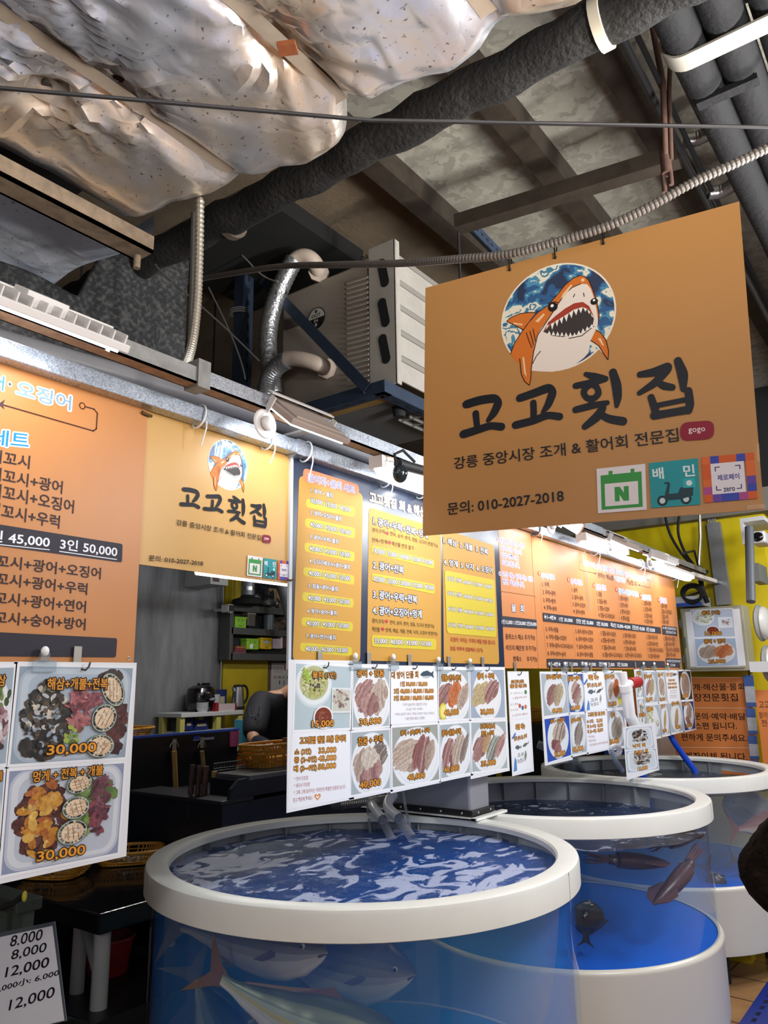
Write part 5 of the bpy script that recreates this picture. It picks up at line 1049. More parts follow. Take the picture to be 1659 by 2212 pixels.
def f_d(pr, q):
    T = Tile(pr, q, '#8f98b4', .02); tray(T, '#bcc3d2', '#d3d8e2')
    T.heap(.3, .52, .2, .34, ['#38191a', '#4a2422', '#2a1414', '#5a3028'], 90, .05); T.heap(.32, .5, .19, .36, ['#d08a2a', '#e0a23c', '#c07428', '#e9b650', '#b4602a', '#d9b060'], 42, .042, 1.2, 1.5); T.heap(.32, .5, .2, .38, ['#f0c868', '#6a3a1c', '#c87a2c'], 30, .018)
    T.heap(.63, .45, .08, .34, ['#5e7f3a', '#7a9a48', '#456428', '#9ab464'], 34, .045); T.heap(.86, .3, .06, .1, ['#4e6e34', '#6a8a44'], 12, .04)
    T.heap(.77, .42, .08, .3, ['#5a303c', '#6e3e4a', '#4a2430', '#7e4c58', '#8a3a4c'], 60, .024, 1.1, 2.8)
    abalone(T, .58, .2, .115, .1, -.55); abalone(T, .565, .44, .12, .115, -.5); abalone(T, .55, .68, .13, .125, -.35)
    title(pr, '멍게 + 전복 + 개불', 300, 1195, 968, 1122, 108); title(pr, '30,000', 333, 1968, 798, 1892, 112)
column('photo menu sheet of sea cucumber, abalone and sea squirt trays at left', kl, [(165, 58), (1292, 80), (1212, 978), (66, 1052)], [(66, 1062), (1208, 985), (1142, 1888), (-20, 2120)], f_c, f_d)
# --- middle run of five sheets
km = K(600, 1410, 3.19)
def fish_plate(cfgs, ttl, price, bg='#a7b2b8', plate=(.52, .55, .5, .5), extra=None):
    def fn(pr, q):
        T = Tile(pr, q, bg); T.plate(*plate)
        for c in cfgs: T.slices(*c)
        if extra: extra(T)
        for a in ttl: title(pr, *a)
        title(pr, *price)
    return fn
def c1t(pr, q):
    T = Tile(pr, q, '#b4c4cc'); T.ell(.33, .33, .31, .33, '#ccd6dc', n=36); T.ell(.33, .31, .29, .31, '#dfe6ea', n=36); T.ell(.33, .3, .24, .25, '#b5b98a', n=30)
    T.heap(.32, .3, .2, .2, ['#d2c878', '#b9b45a', '#e3dca0', '#8fa53e', '#a8bf4c', '#f0ead0'], 110, .012, 1.2, 4); T.heap(.38, .32, .14, .14, ['#3c3430', '#4a4034'], 16, .016); T.heap(.2, .2, .06, .1, ['#9abf3e', '#b6d04c'], 22, .016, 1, 3)
    T.rect(.63, .36, .98, .74, '#d9e0e4'); T.rect(.65, .39, .965, .71, '#c8c8bc'); T.heap(.8, .52, .12, .12, ['#b9a39a', '#d8ccc0', '#8e7470', '#c9c4a4', '#6e5654', '#e2dccf'], 50, .025, 1.2, 1.8)
    T.ell(.49, .8, .17, .17, '#e2e4e6', n=30); T.ell(.49, .8, .145, .145, '#7c3826', n=30); T.heap(.49, .79, .1, .08, ['#8e4630', '#6c2c1e', '#a25a3c'], 24, .016)
    title(pr, '물회 (1인)', 235, 180, 400, 182, 52); title(pr, '15,000', 230, 520, 382, 512, 52)
def c1b(pr, q):
    T = Tile(pr, q, '#eceef6', .012)
    title(pr, '고고횟집 랜덤 모둠 활어회', 150, 632, 467, 612, 50)
    for s, x0, y0, x1, y1, h in (('소 (2인)', 115, 710, 230, 703, 46), ('33,000', 280, 700, 402, 692, 44), ('중 (2~3인)', 113, 768, 268, 757, 48), ('43,000', 278, 755, 402, 746, 44), ('대 (3~4인)', 108, 828, 268, 815, 48), ('58,000', 276, 812, 400, 800, 44)): title(pr, s, x0, y0, x1, y1, h)
    for s, x0, y0, x1, y1 in (('* 연어 미포함', 112, 886, 208, 876), ('* 세꼬시 미포함', 110, 932, 220, 920), ('* 그때 그때 달라지는 저희만의 특별한 모둠회 입니다.', 108, 980, 468, 936), ('믿고 주문해 주세요 !', 105, 1032, 242, 1013)): pr.text(s, x0, y0, x1, y1, 30, '#b06870', .004)
    pr.tri([(272, 1018), (252, 992), (254, 976), (264, 974), (272, 984), (280, 972), (292, 972), (294, 990)], '#d98a44'); pr.tri([(272, 1006), (261, 990), (266, 984), (273, 992), (281, 983), (286, 989)], '#eceef6')
column('photo menu sheet with cold raw fish soup above a white price list', km, [(115, 57), (515, 85), (503, 533), (100, 550)], [(100, 553), (503, 538), (497, 1000), (68, 1078)], c1t, c1b)
column('photo menu sheet with grey pink sashimi plates, second along the middle run', km, [(515, 85), (775, 95), (772, 518), (508, 532)], [(500, 537), (775, 515), (780, 945), (497, 1000)],
       fish_plate([(.38, .5, .26, .3, .5, PINK_FISH, 12, .07), (.68, .5, .22, .28, -.3, WHITE_FISH, 12, .06), (.45, .62, .2, .2, .2, PINK_FISH, 8, .07)], [('광어 + 참돔', 545, 168, 730, 166, 52)], ('30,000', 560, 507, 713, 493, 50)),
       fish_plate([(.72, .4, .16, .2, .6, GREY_FISH, 12, .035), (.4, .55, .28, .3, .2, WHITE_FISH, 14, .07), (.5, .7, .25, .2, -.2, PINK_FISH, 9, .07), (.45, .45, .18, .18, .1, ['#d9cbbd', '#e2d6c8'], 9, .05)], [('참돔 + 우럭', 550, 642, 720, 618, 56)], ('40,000', 562, 945, 708, 918, 56)))
def c3t(pr, q):
    T = Tile(pr, q, '#eef0f8', .012); pr.text('대 방어 단품 회', 783, 180, 968, 174, 50, '#1c1c20', .022, '#e7a13c', .05)
    pr.tri([(980, 150), (1000, 130), (1030, 122), (1056, 138), (1074, 124), (1070, 150), (1077, 176), (1054, 160), (1030, 176), (1000, 172)], '#3f5060'); pr.tri([(985, 158), (1005, 162), (1050, 158), (1030, 174), (1000, 171)], '#b9c4cc')
    for s, x0, y0, x1, y1, h in (('1인 30,000 / 35,000', 845, 234, 1030, 232, 36), ('2인 40,000 / 45,000 / 50,000', 800, 284, 1073, 280, 38), ('3인 55,000 / 60,000 / 65,000', 800, 333, 1073, 326, 38)): title(pr, s, x0, y0, x1, y1, h)
    for s, x0, y0, x1, y1 in (('* 가격이 높을수록 더 맘을 많이 드려요', 855, 370, 1027, 364), ('(더 높은 가격도 가능해요)', 885, 403, 998, 398), ('* 부위는 골고루 드려요 ( *맛있는 부위만* 이런건 어려워요 )', 803, 437, 1080, 428), ('* 다른 어종과 세트도 가능해요', 875, 467, 1012, 459)): pr.text(s, x0, y0, x1, y1, 22, '#8a6a70', .003)
column('photo menu sheet with white yellowtail price list above a red and pale sashimi plate', km, [(778, 95), (1095, 100), (1105, 473), (777, 496)], [(778, 503), (1108, 479), (1120, 885), (782, 945)], c3t,
       fish_plate([(.33, .5, .2, .34, .9, WHITE_FISH, 12, .07), (.55, .45, .08, .3, .1, RED_FISH, 7, .05), (.66, .52, .1, .34, .0, PINK_FISH, 10, .035), (.78, .52, .07, .25, .0, WHITE_FISH, 6, .05)], [('광어 + (大)방어 + 우럭', 845, 578, 1043, 556, 42)], ('40,000', 893, 885, 1013, 868, 46), bg='#9da19c'))
def lemon(T): T.ell(.14, .82, .11, .16, '#d9c93c'); T.ell(.15, .82, .08, .12, '#ece08a')
column('photo menu sheet with orange salmon plate, fourth along the middle run', km, [(1100, 103), (1316, 108), (1322, 464), (1106, 474)], [(1110, 486), (1325, 468), (1330, 835), (1122, 880)],
       fish_plate([(.2, .5, .12, .3, .6, PINK_FISH, 8, .06), (.52, .5, .2, .2, -.6, SALMON, 12, .07), (.78, .55, .13, .3, .3, WHITE_FISH, 9, .05)], [('참돔+연어+광어', 1130, 196, 1260, 196, 46)], ('40,000', 1144, 440, 1246, 431, 46), extra=lemon),
       fish_plate([(.25, .55, .12, .32, .2, PINK_FISH, 7, .05), (.42, .6, .06, .3, .1, RED_FISH, 6, .03), (.58, .5, .14, .34, .2, WHITE_FISH, 9, .05), (.78, .5, .08, .3, .2, GREY_FISH, 9, .03)], [('광어+참돔+우럭', 1130, 578, 1260, 561, 44)], ('40,000', 1143, 836, 1250, 815, 46)))
column('photo menu sheet with two round plates at the right end of the middle run', km, [(1318, 108), (1562, 105), (1573, 458), (1325, 463)], [(1325, 470), (1575, 461), (1588, 805), (1333, 835)],
       fish_plate([(.3, .5, .14, .32, .5, ['#d2c08e', '#c9b684', '#dccb9c'], 10, .06), (.6, .45, .14, .28, .4, PINK_FISH, 10, .05)], [('광어 + 우럭', 1375, 183, 1490, 183, 44)], ('30,000', 1397, 432, 1488, 426, 42), plate=(.48, .52, .4, .5), bg='#9fadc0'),
       fish_plate([(.25, .5, .12, .32, .3, PINK_FISH, 8, .05), (.42, .45, .08, .2, .2, ['#d0a878', '#c49868'], 6, .05), (.6, .55, .14, .3, .3, ['#7f8a84', '#68736c', '#94a098', '#b4beb4'], 14, .03), (.78, .5, .07, .28, .3, PINK_FISH, 6, .04)], [('도다리세꼬시', 1395, 527, 1495, 522, 38), ('광어 + 우럭', 1402, 577, 1488, 571, 38)], ('35,000', 1400, 790, 1502, 775, 42)))
# --- narrow white sheet, then the two far runs
kf = K(1080, 1420, 2.865)
def fishlet(pr, x, y, w_, h_, up=0, col='#5a6a74'):
    pr.tri([(x-w_, y+up), (x-w_*.5, y-h_+up*.5), (x+w_*.1, y-h_), (x+w_*.6, y-h_*.2-up*.5), (x+w_, y-h_-up), (x+w_*.9, y+h_*.6-up), (x+w_*.55, y+h_*.2-up*.4), (x, y+h_), (x-w_*.6, y+h_*.6+up*.5)], col)
def n1(pr, q):
    T = Tile(pr, q, '#edf0f7', .01)
    for s, x0, y0, x1, y1, h in (('선어회 횟거리 송어회로', 68, 165, 148, 160, 24), ('매운탕 곁들 식품도 준비!!', 62, 192, 165, 186, 24)): title(pr, s, x0, y0, x1, y1, h)
    for s, x0, y0, x1, y1 in (('▷ 1. 광어 (大, 小)', 66, 232, 140, 228), ('2. 참돔·우럭, 숭어', 78, 262, 165, 252), ('▷ 2. 멍게', 66, 300, 110, 296), ('▷ 4. 낙지', 68, 335, 112, 331), ('5. 도다리 세꼬시', 78, 368, 170, 356)): pr.text(s, x0, y0, x1, y1, 16, '#a8604a', .008)
    for x, y, c in ((122, 300, '#c05a48'), (140, 312, '#4a6aa0'), (158, 306, '#c87a50'), (158, 215, '#5a8a5c')): pr.ell(x, y, 8, 14, c)
def n2(pr, q):
    T = Tile(pr, q, '#edf0f7', .01); title(pr, '제철 메뉴', 96, 450, 155, 440, 34); title(pr, '밀치 (小,大), 송어', 88, 522, 166, 500, 30)
    fishlet(pr, 112, 558, 20, 14, 2); fishlet(pr, 158, 540, 20, 12, 14, '#6a706a'); fishlet(pr, 158, 610, 7, 34, 6, '#7a8076')
    pr.text('고등, 새우', 108, 622, 148, 612, 28, '#2c2a30', .012); pr.text('가능 합니다', 106, 660, 150, 648, 30, '#2c2a30', .012)
    pr.poly([(72, 500), (95, 462), (98, 478), (80, 508)], '#4a7ac0'); pr.tri([(92, 615), (102, 640), (106, 700), (84, 710), (88, 650)], '#5a8ac8')
column('narrow white list sheet hanging left of the far photo menus', kf, [(50, 97), (175, 92), (187, 376), (63, 382)], [(63, 386), (187, 379), (195, 683), (80, 726)], n1, n2)
def dish(c, ttl, price, bg='#a9b4be', ra=.42, rb=.47):
    def fn(pr, q):
        T = Tile(pr, q, bg, .02); T.plate(.5, .5, ra, rb, '#dde2e8', '#c3ccd6')
        if c == 'mix': T.slices(.38, .5, .12, .3, .4, PINK_FISH, 8, .06); T.slices(.62, .5, .14, .3, .2, ['#b8a888', '#a89878', '#c8b898'], 9, .06)
        if c == 'pink': T.slices(.5, .5, .26, .32, .7, PINK_FISH+WHITE_FISH, 13, .05)
        if c == 'grey': T.slices(.55, .4, .2, .3, .2, GREY_FISH+WHITE_FISH, 12, .06); T.slices(.4, .68, .18, .14, .6, RED_FISH, 8, .06)
        if c == 'dark': T.slices(.5, .5, .22, .36, .3, GREY_FISH, 12, .045)
        if c == 'salmon': T.slices(.33, .5, .1, .28, .3, WHITE_FISH, 8, .05); T.slices(.62, .45, .16, .24, -.2, SALMON, 10, .06); T.ell(.78, .8, .09, .12, '#d9c93c')
        if c == 'pale': T.slices(.5, .5, .24, .36, .5, ['#a8a294', '#989284', '#b8b2a4'], 12, .06)
        if c == 'flat': T.ell(.5, .5, .32, .4, '#a68a80', n=30); T.slices(.5, .5, .2, .36, .2, ['#a08478', '#ac9084'], 8, .08)
        if c == 'roll': T.slices(.5, .55, .1, .36, .1, PINK_FISH, 6, .05); T.slices(.5, .5, .05, .3, .1, ['#c8a060', '#d0ac70'], 4, .05)
        if c == 'tray': T.heap(.5, .5, .3, .3, ['#3a2c28', '#6a4a38', '#a08468', '#c8b8a0', '#5a6a3a'], 40, .06)
        if c == 'noodle': T.heap(.3, .4, .22, .25, ['#d2c878', '#b9b45a', '#9fb04c', '#e3dca0'], 50, .02, 1, 3); T.rect(.6, .45, .95, .75, '#d9e0e4'); T.heap(.78, .6, .1, .1, ['#a88c84', '#d0c4b8'], 14, .03)
        for a in ttl: title(pr, *a)
        if price: title(pr, *price)
    return fn
def w1(pr, q):
    T = Tile(pr, q, '#eef0f8', .01); title(pr, '제철 메뉴', 546, 140, 612, 138, 32); title(pr, '밀치 (小,大), 송어', 540, 190, 628, 182, 30); fishlet(pr, 566, 214, 24, 15, 2); fishlet(pr, 616, 206, 22, 12, 16, '#5a625c')
    pr.text('고등, 새우', 562, 280, 606, 272, 26, '#2c2a30', .012); pr.text('가능 합니다', 558, 305, 612, 298, 24, '#2c2a30', .012); pr.tri([(545, 262), (553, 282), (556, 325), (536, 330), (540, 290)], '#5a8ac8'); fishlet(pr, 622, 258, 6, 28, 4, '#9a9a8e'); pr.poly([(516, 165), (538, 130), (542, 145), (524, 172)], '#4a7ac0')
def w2(pr, q):
    T = Tile(pr, q, '#eef0f8', .01); title(pr, '고고횟집 랜덤 모둠 활어회', 545, 368, 650, 358, 26)
    for s, x0, y0, x1, y1 in (('소 (2인)', 538, 410, 580, 406), ('33,000', 598, 406, 635, 402), ('중 (2~3인)', 540, 442, 595, 436), ('43,000', 602, 436, 637, 430), ('대 (3~4인)', 542, 474, 597, 466), ('58,000', 604, 466, 638, 460)): title(pr, s, x0, y0, x1, y1, 24)
    for s, x0, y0, x1, y1 in (('* 연어 미포함', 545, 500, 585, 496), ('* 세꼬시 미포함', 547, 525, 592, 519), ('* 그때 그때 달라지는 저희만의 특별한 모둠회', 550, 552, 668, 530)): pr.text(s, x0, y0, x1, y1, 14, '#b06870', .004)
column('far photo menu sheet with plate over blue-bordered plate, first of its run', kf, [(248, 93), (412, 100), (427, 348), (270, 372)], [(270, 376), (430, 352), (443, 610), (293, 660)], dish('mix', [('광어+참돔+광어', 288, 138, 378, 132, 30)], ('40,000', 322, 350, 385, 342, 32)), dish('grey', [('광어 + (小)방어', 312, 415, 398, 402, 32)], ('35,000', 338, 625, 405, 608, 36), bg='#2c4fae'))
column('far photo menu sheet with pink slices on blue, second of its run', kf, [(415, 100), (512, 95), (525, 342), (430, 347)], [(432, 351), (527, 345), (540, 590), (443, 609)], dish('pink', [('참돔+숭어', 420, 148, 500, 140, 32)], ('40,000', 438, 335, 495, 325, 32), bg='#2c5ab4', ra=.5), dish('dark', [('숭어+우럭', 440, 408, 502, 398, 32)], ('40,000', 450, 592, 516, 580, 36), ra=.48))
column('far white list sheet with fish drawings between the photo plates', kf, [(515, 95), (640, 91), (660, 320), (527, 334)], [(529, 341), (660, 326), (675, 565), (540, 589)], w1, w2)
column('far photo menu sheet with salmon plate above a pale plate', kf, [(641, 91), (755, 86), (766, 314), (660, 321)], [(662, 326), (768, 319), (779, 552), (676, 566)], dish('salmon', [('광어+연어', 648, 138, 708, 132, 30)], ('30,000', 672, 308, 722, 300, 30)), dish('pale', [('광어', 686, 375, 712, 371, 32)], ('30,000', 680, 545, 738, 532, 36), ra=.46, bg='#9ba2b0'))
column('farthest run: narrow strip of small tray photos at its left', kf, [(838, 78), (876, 80), (888, 248), (846, 252)], [(848, 255), (892, 252), (905, 430), (862, 436)], dish('tray', [('해삼', 848, 112, 872, 110, 24)], None), dish('tray', [], ('30,000', 862, 372, 902, 366, 24)))
column('farthest run: pale plate above noodle bowl, beside the narrow strip', kf, [(880, 84), (963, 85), (976, 279), (894, 290)], [(898, 294), (983, 287), (998, 493), (915, 507)], dish('mix', [('광어+숭어', 892, 135, 940, 130, 28)], ('40,000', 905, 278, 944, 270, 26)), dish('noodle', [('물회', 908, 335, 948, 330, 26)], None))
column('farthest run: tall oval plates, third sheet', kf, [(966, 85), (1021, 83), (1034, 274), (980, 280)], [(986, 286), (1040, 280), (1054, 476), (1001, 489)], dish('pink', [('숭어', 978, 122, 1008, 118, 24)], ('30,000', 990, 272, 1020, 268, 22)), dish('roll', [('연어', 998, 316, 1022, 312, 24)], ('30,000', 1008, 470, 1032, 464, 24)))
def w3(pr, q):
    T = Tile(pr, q, '#eef0f8', .01); pr.text('대 방어 단품 회', 1028, 122, 1072, 120, 28, '#1c1c20', .02, '#e7a13c', .05); fishlet(pr, 1082, 106, 14, 10, 2)
    for s, x0, y0, x1, y1 in (('1인 30,000 / 35,000', 1042, 150, 1082, 148), ('2인 40,000 / 45,000 / 50,000', 1038, 172, 1092, 169), ('3인 55,000 / 60,000 / 65,000', 1040, 195, 1095, 191)): title(pr, s, x0, y0, x1, y1, 16)
    for y in (208, 222, 238, 250): pr.text('* 부위는 골고루 드려요', 1050, y+4, 1095, y, 9, '#8a6a70', .003)
column('farthest run: white price list above an oval plate', kf, [(1022, 83), (1099, 81), (1114, 268), (1038, 274)], [(1041, 280), (1120, 271), (1140, 455), (1060, 474)], w3, dish('roll', [('광어+우럭', 1064, 302, 1108, 296, 26)], ('40,000', 1085, 448, 1118, 440, 24)))
column('farthest run: last sheet with brown fillet plates beside the orange banner', kf, [(1101, 81), (1178, 80), (1194, 264), (1118, 269)], [(1121, 271), (1197, 265), (1212, 444), (1143, 459)], dish('flat', [('광어', 1120, 125, 1142, 123, 24)], ('30,000', 1128, 255, 1168, 250, 24), bg='#2a2c30'), dish('grey', [('광어+우럭', 1130, 305, 1172, 298, 24)], ('35,000', 1150, 438, 1190, 430, 24), bg='#2c3a7e'))
XO = XS+.22
def oc(ttl, prc):
    def fn(pr, q):
        T = Tile(pr, q, '#a9b4cc', .01); tray(T, '#c9d2dc', '#dde4ea'); T.heap(.5, .42, .26, .3, ['#2a2624', '#4a4440', '#9a948c', '#d0cac2', '#6a625c'], 60, .05, 1.2, 1.6)
        for a in ttl+prc: title(pr, *a)
    return fn
column('pair of chopped octopus tray photos hanging in front of the far tank', kf, [(778, 436), (938, 424), (958, 560), (774, 574)], [(776, 580), (964, 562), (984, 690), (788, 716)], oc([], [('낙지 회', 822, 562, 900, 552, 24)]), oc([('오징어 회', 828, 605, 915, 590, 26)], [('15,000', 852, 706, 914, 694, 26)]), x=XO)
# --- clips and tabs
CL = clear('clear_acrylic_clip', '#e4ecf0', .3, .1, .16, '#dfe6ea'); TABM = mat('steel_tab', '#a39d94', .4, .6); KN = mat('white_knob', '#f0f0f0', .35)
HK = mat('dark_hook', '#3c342e', .4, .5)
def clip(label, x, y, s=1.0):
    c = onX(x, y, XS+.016); t = thing('sheet_clip', label, 'clip', tuple(c), 'clear sheet clips'); s = s
    MB().bx((c.x-.012, c.y-.026*s, c.z-.014*s), (c.x+.006, c.y+.026*s, c.z+.012*s), CL).build('clip_body', t); MB().ell((c.x, c.y, c.z+.03*s), (.008, .009*s, .011*s), KN).build('knob', t); MB().bx((c.x-.004, c.y-.01*s, c.z+.008*s), (c.x+.004, c.y+.01*s, c.z+.026*s), CL).build('lever', t)
def tab(label, x, y, hh, s=1.0):
    c = onX(x, y, XS+.006); t = thing('hook_tab', label, 'hook', tuple(c), 'metal hook tabs')
    MB().bx((c.x-.001, c.y-.010*s, c.z-hh/2), (c.x+.002, c.y+.010*s, c.z+hh/2), TABM).build('tab', t, bevel=.0015)
    e = Vector((c.x+.002, c.y+.006*s, c.z-hh/2)); MB().tube([e, e+Vector((.012, .008*s, -.004)), e+Vector((.018, .012*s, .004)), e+Vector((.016, .016*s, .014))], .0022, HK, 6).build('hook', t)
for x, y, lab in ((95, 1437, 'on the left orange board'), (768, 1437, 'between the first two middle photo sheets'), (850, 1438, 'between the second and third middle photo sheets'), (948, 1440, 'between the third and fourth middle photo sheets'), (1016, 1442, 'between the last two middle photo sheets'), (1221, 1446, 'over the first far photo sheet'), (1266, 1446, 'over the far white list sheet, left corner'), (1308, 1446, 'over the far white list sheet, right corner'), (1391, 1443, 'at the left of the farthest run'), (1414, 1443, 'second along the farthest run'), (1443, 1444, 'third along the farthest run')):
    clip('clear clip with white knob '+lab, x, y, 1 if x < 900 else .9)
for x, y, lab in ((167, 1420, 'over the abalone photo sheet'), (691, 1423, 'over the cold fish soup photo'), (797, 1425, 'over the second middle photo sheet'), (885, 1428, 'over the white yellowtail price list'), (970, 1431, 'over the salmon plate sheet'), (1043, 1433, 'over the two round plates'), (1113, 1443, 'over the narrow white list'), (1191, 1444, 'over the plate beside the narrow list'), (1235, 1443, 'over the pink slices sheet'), (1277, 1443, 'over the far white list'), (1315, 1441, 'over the far salmon plate'), (1373, 1440, 'at the left end of the farthest run'), (1470, 1441, 'at the right end of the farthest run')):
    tab('small steel hook tab '+lab, x, y, .05 if x < 1000 else .055)
# ================================================================== OUTDOOR UNIT ON ITS BRACKET SHELF
YF = 2.80
BEIGE = mat('beige_enamel', '#a2988c', .45, var=.12, scale=6); PALE = mat('pale_enamel', '#b9b4ac', .45, .1, var=.15, scale=9)
q = lambda x, y: onY(x, y, YF)
u0, u1 = q(606, 880).x, q(748, 800).x; z0, z1 = 2.985, 3.70; u2 = q(800, 700).x; u3 = q(858, 700).x
ac = thing('outdoor_unit', 'large beige outdoor unit on the blue shelf above the boards', 'outdoor unit', ((u0+u3)/2, YF+.2, z0))
MB().bx((u0, YF, z0), (u2, YF+.62, z1), BEIGE).build('casing', ac, bevel=.012)
mb = MB(); n = 22
for i in range(n):
    z = z0+.03+i*(z1-z0-.1)/n; mb.bar((u1+.01, YF-.005, z+.008), (u2-.004, YF-.005, z-.004), .014, .012, BEIGE)
mb.build('vent_ribs', ac, bevel=.003)
mb = MB(); xc = (u2+u3)/2
mb.bx((u2+.002, YF-.01, z0), (u3, YF, z1+.05), PALE).bx((u3-.006, YF-.01, z0), (u3, YF+.03, z1+.05), PALE); mb.build('slotted_plate', ac)
mb = MB()
for f in (.84, .54, .27):
    c = Vector((xc+.01, YF-.0105, z0+(z1-z0)*f)); R = Matrix.Rotation(-.18, 3, 'Y')
    pts = [c+R @ Vector((.026*math.cos(a), 0, .026*math.sin(a)+(.055 if math.sin(a) > 0 else -.055))) for a in [2*pi*i/20 for i in range(20)]]
    mb.slab(pts, (0, -.0012, 0), mat('slot_hole', '#0b0d12', .9))
mb.build('oval_slots', ac)
mb = MB()
for i in range(5):
    z = z0+.03+i*.135; mb.bx((u3-.02, YF+.03, z), (u3-.012, YF+.62, z+.1), PALE).bx((u3-.03, YF+.03, z+.1), (u3-.004, YF+.62, z+.125), mat('louver_edge', '#8c8882', .5))
mb.build('louvers', ac)
MB().bx((u0+.04, YF-.004, 3.48), (u0+.15, YF, 3.54), mat('handle_recess', '#57504a', .6)).build('handle_recess', ac)
c = q(684, 688); c.y = YF-.002; r = .062
mb = MB(); pts = [c+Vector((r*math.cos(a), 0, r*math.sin(a))) for a in [2*pi*i/32 for i in range(32)]]
mb.slab(pts, (0, -.001, 0), mat('print_black', '#101010', .5)); mb.slab([c+Vector((r*.9*math.cos(a), -.0012, r*.9*math.sin(a))) for a in [pi*i/20 for i in range(21)]], (0, -.001, 0), mat('print_white', '#c9c5bd', .5)); mb.build('flow_badge', ac)
SO = Sheet((0, YF-.0045, 0), (1, 0, 0), (0, 0, 1)); po = Print(SO, .0003)
def flat(pr, s, u, v, wd, hh, col, off=.01):
    vs, fs, a, b, cc_, e = glyphs(s, off); d = pr.up(); pr.mb.add([pr.s.at(u+(x-a)/(b-a)*wd, v+(y-cc_)/(e-cc_)*hh, d) for x, y in vs], fs, ink(col))
flat(po, 'OUT', c.x-.032, c.z+.006, .064, .018, '#15151a'); flat(po, 'IN', c.x-.014, c.z-.024, .028, .018, '#d5d0c8')
po.polyuv([(c.x-.012, c.z+.036), (c.x, c.z+.05), (c.x+.012, c.z+.036)], '#15151a'); po.polyuv([(c.x-.004, c.z+.028), (c.x+.004, c.z+.028), (c.x+.004, c.z+.038), (c.x-.004, c.z+.038)], '#15151a')
po.polyuv([(c.x-.012, c.z-.036), (c.x+.012, c.z-.036), (c.x, c.z-.05)], '#d5d0c8'); po.polyuv([(c.x-.004, c.z-.038), (c.x+.004, c.z-.038), (c.x+.004, c.z-.028), (c.x-.004, c.z-.028)], '#d5d0c8')
k = q(783, 562); flat(po, 'DA', u2-.052, k.z-.01, .048, .03, '#15151a', .006)
po.build('lettering', ac)
FLEX = mat('silver_insulation', '#a5a7aa', .32, .75, var=.3, scale=30, bump=.3, bscale=60); PINK = mat('pale_elbow', '#c4b4a6', .5, var=.2, scale=14)
def bez(P, n=30):
    out = []
    for i in range(n+1):
        t = i/n; Q = [Vector(p) for p in P]
        while len(Q) > 1: Q = [a.lerp(b, t) for a, b in zip(Q, Q[1:])]
        out.append(Q[0])
    return out
def qq(x, y, d): return onY(x, y, YF-d)
e1 = bez([qq(688, 590, .0), qq(688, 575, .07), qq(672, 540, .1), qq(640, 548, .11), qq(628, 575, .12)], 14)
e2 = bez([qq(704, 795, .0), qq(704, 795, .1), qq(660, 770, .12), qq(618, 775, .13)], 14)
d1 = bez([qq(636, 560, .115), qq(598, 630, .13), qq(570, 700, .13), qq(570, 740, .12), qq(585, 800, .1), qq(590, 850, .08)], 70)
d2_ = bez([qq(622, 778, .13), qq(585, 790, .14), qq(566, 830, .13), qq(575, 872, .12), qq(578, 880, .12)], 40)
MB().tube(e1, .042, PINK, 16).tube([qq(690, 590, .0), qq(688, 586, .03)], .055, PINK, 8).build('inlet_elbow', ac)
MB().tube(e2, .040, PINK, 16).tube([qq(706, 796, .0), qq(704, 795, .035)], .055, PINK, 8).build('outlet_elbow', ac)
MB().tube(d1, [.048+.003*(i % 2) for i in range(71)], FLEX, 18).build('insulated_hose', ac)
MB().tube(d2_, [.046+.003*(i % 2) for i in range(41)], FLEX, 18).build('insulated_hose', ac)
po = MB()
for (x, y) in ((596, 632), (608, 632), (618, 632)):
    p = qq(x, y, .185); po.box(p, (.014, .001, .003), mat('print_black', '#101010')).box(p+Vector((0, 0, .008)), (.003, .001, .018), MATS['print_black']).box(p+Vector((0, 0, -.007)), (.012, .001, .003), MATS['print_black'])
po.build('hose_marking', ac)
sh = thing('bracket_shelf', 'blue slotted angle shelf frame holding the beige outdoor unit', 'shelf', (-2.4, 2.75, 2.93))
xr = onY(830, 816, 2.72).x; zs = 2.955
mb = MB(); slotted(mb, (u0-.15, 2.72, zs), (xr, 2.72, zs), .06, BLUEST, (0, -1, 0), 9); mb.build('front_angle', sh)
mb = MB(); slotted(mb, (xr, 2.72, zs), (xr, 3.6, zs), .06, BLUEST, (1, 0, 0), 9); mb.build('side_angle', sh)
mb = MB(); mb.bx((u0-.1, 2.74, zs-.02), (xr-.02, 2.86, zs+.0), mat('plywood', '#b08c48', .7, col2='#7a5c2e', scale=3, stretch=(1, 12, 1))); mb.build('plywood_strip', sh)
mb = MB(); mb.bx((u0, 2.87, zs-.004), (xr-.01, 3.5, zs+.02), mat('under_tray', '#77787a', .5, .3)); mb.build('under_tray', sh)
mb = MB().lathe([(.001, 0), (.03, 0), (.038, .05), (.001, .05)], (-2.12, 3.0, zs-.055), DARK, 16); mb.build('rubber_foot', sh)
mb = MB()
for i in range(4): mb.bx((-2.2+i*.07, 3.1, zs-.03), (-2.192+i*.07, 3.45, zs-.004), mat('grille_plastic', '#8a8b86', .6))
for i in range(4): mb.bx((-2.2, 3.12+i*.1, zs-.03), (-1.99, 3.128+i*.1, zs-.004), MATS['grille_plastic'])
mb.build('base_grille', sh)
a, b = onY(612, 650, 2.70), onY(792, 838, 2.70)
mb = MB(); slotted(mb, a+(a-b)*.3, b, .055, BLUEST, (0, -1, 0), 11, mat('slot_tan', '#6e655c', .8)); mb.build('diagonal_brace', sh)
p0 = onY(515, 680, 2.74)
post = thing('slotted_post', 'tall blue slotted upright left of the beige outdoor unit', 'post', (p0.x, 2.74, 2.3))
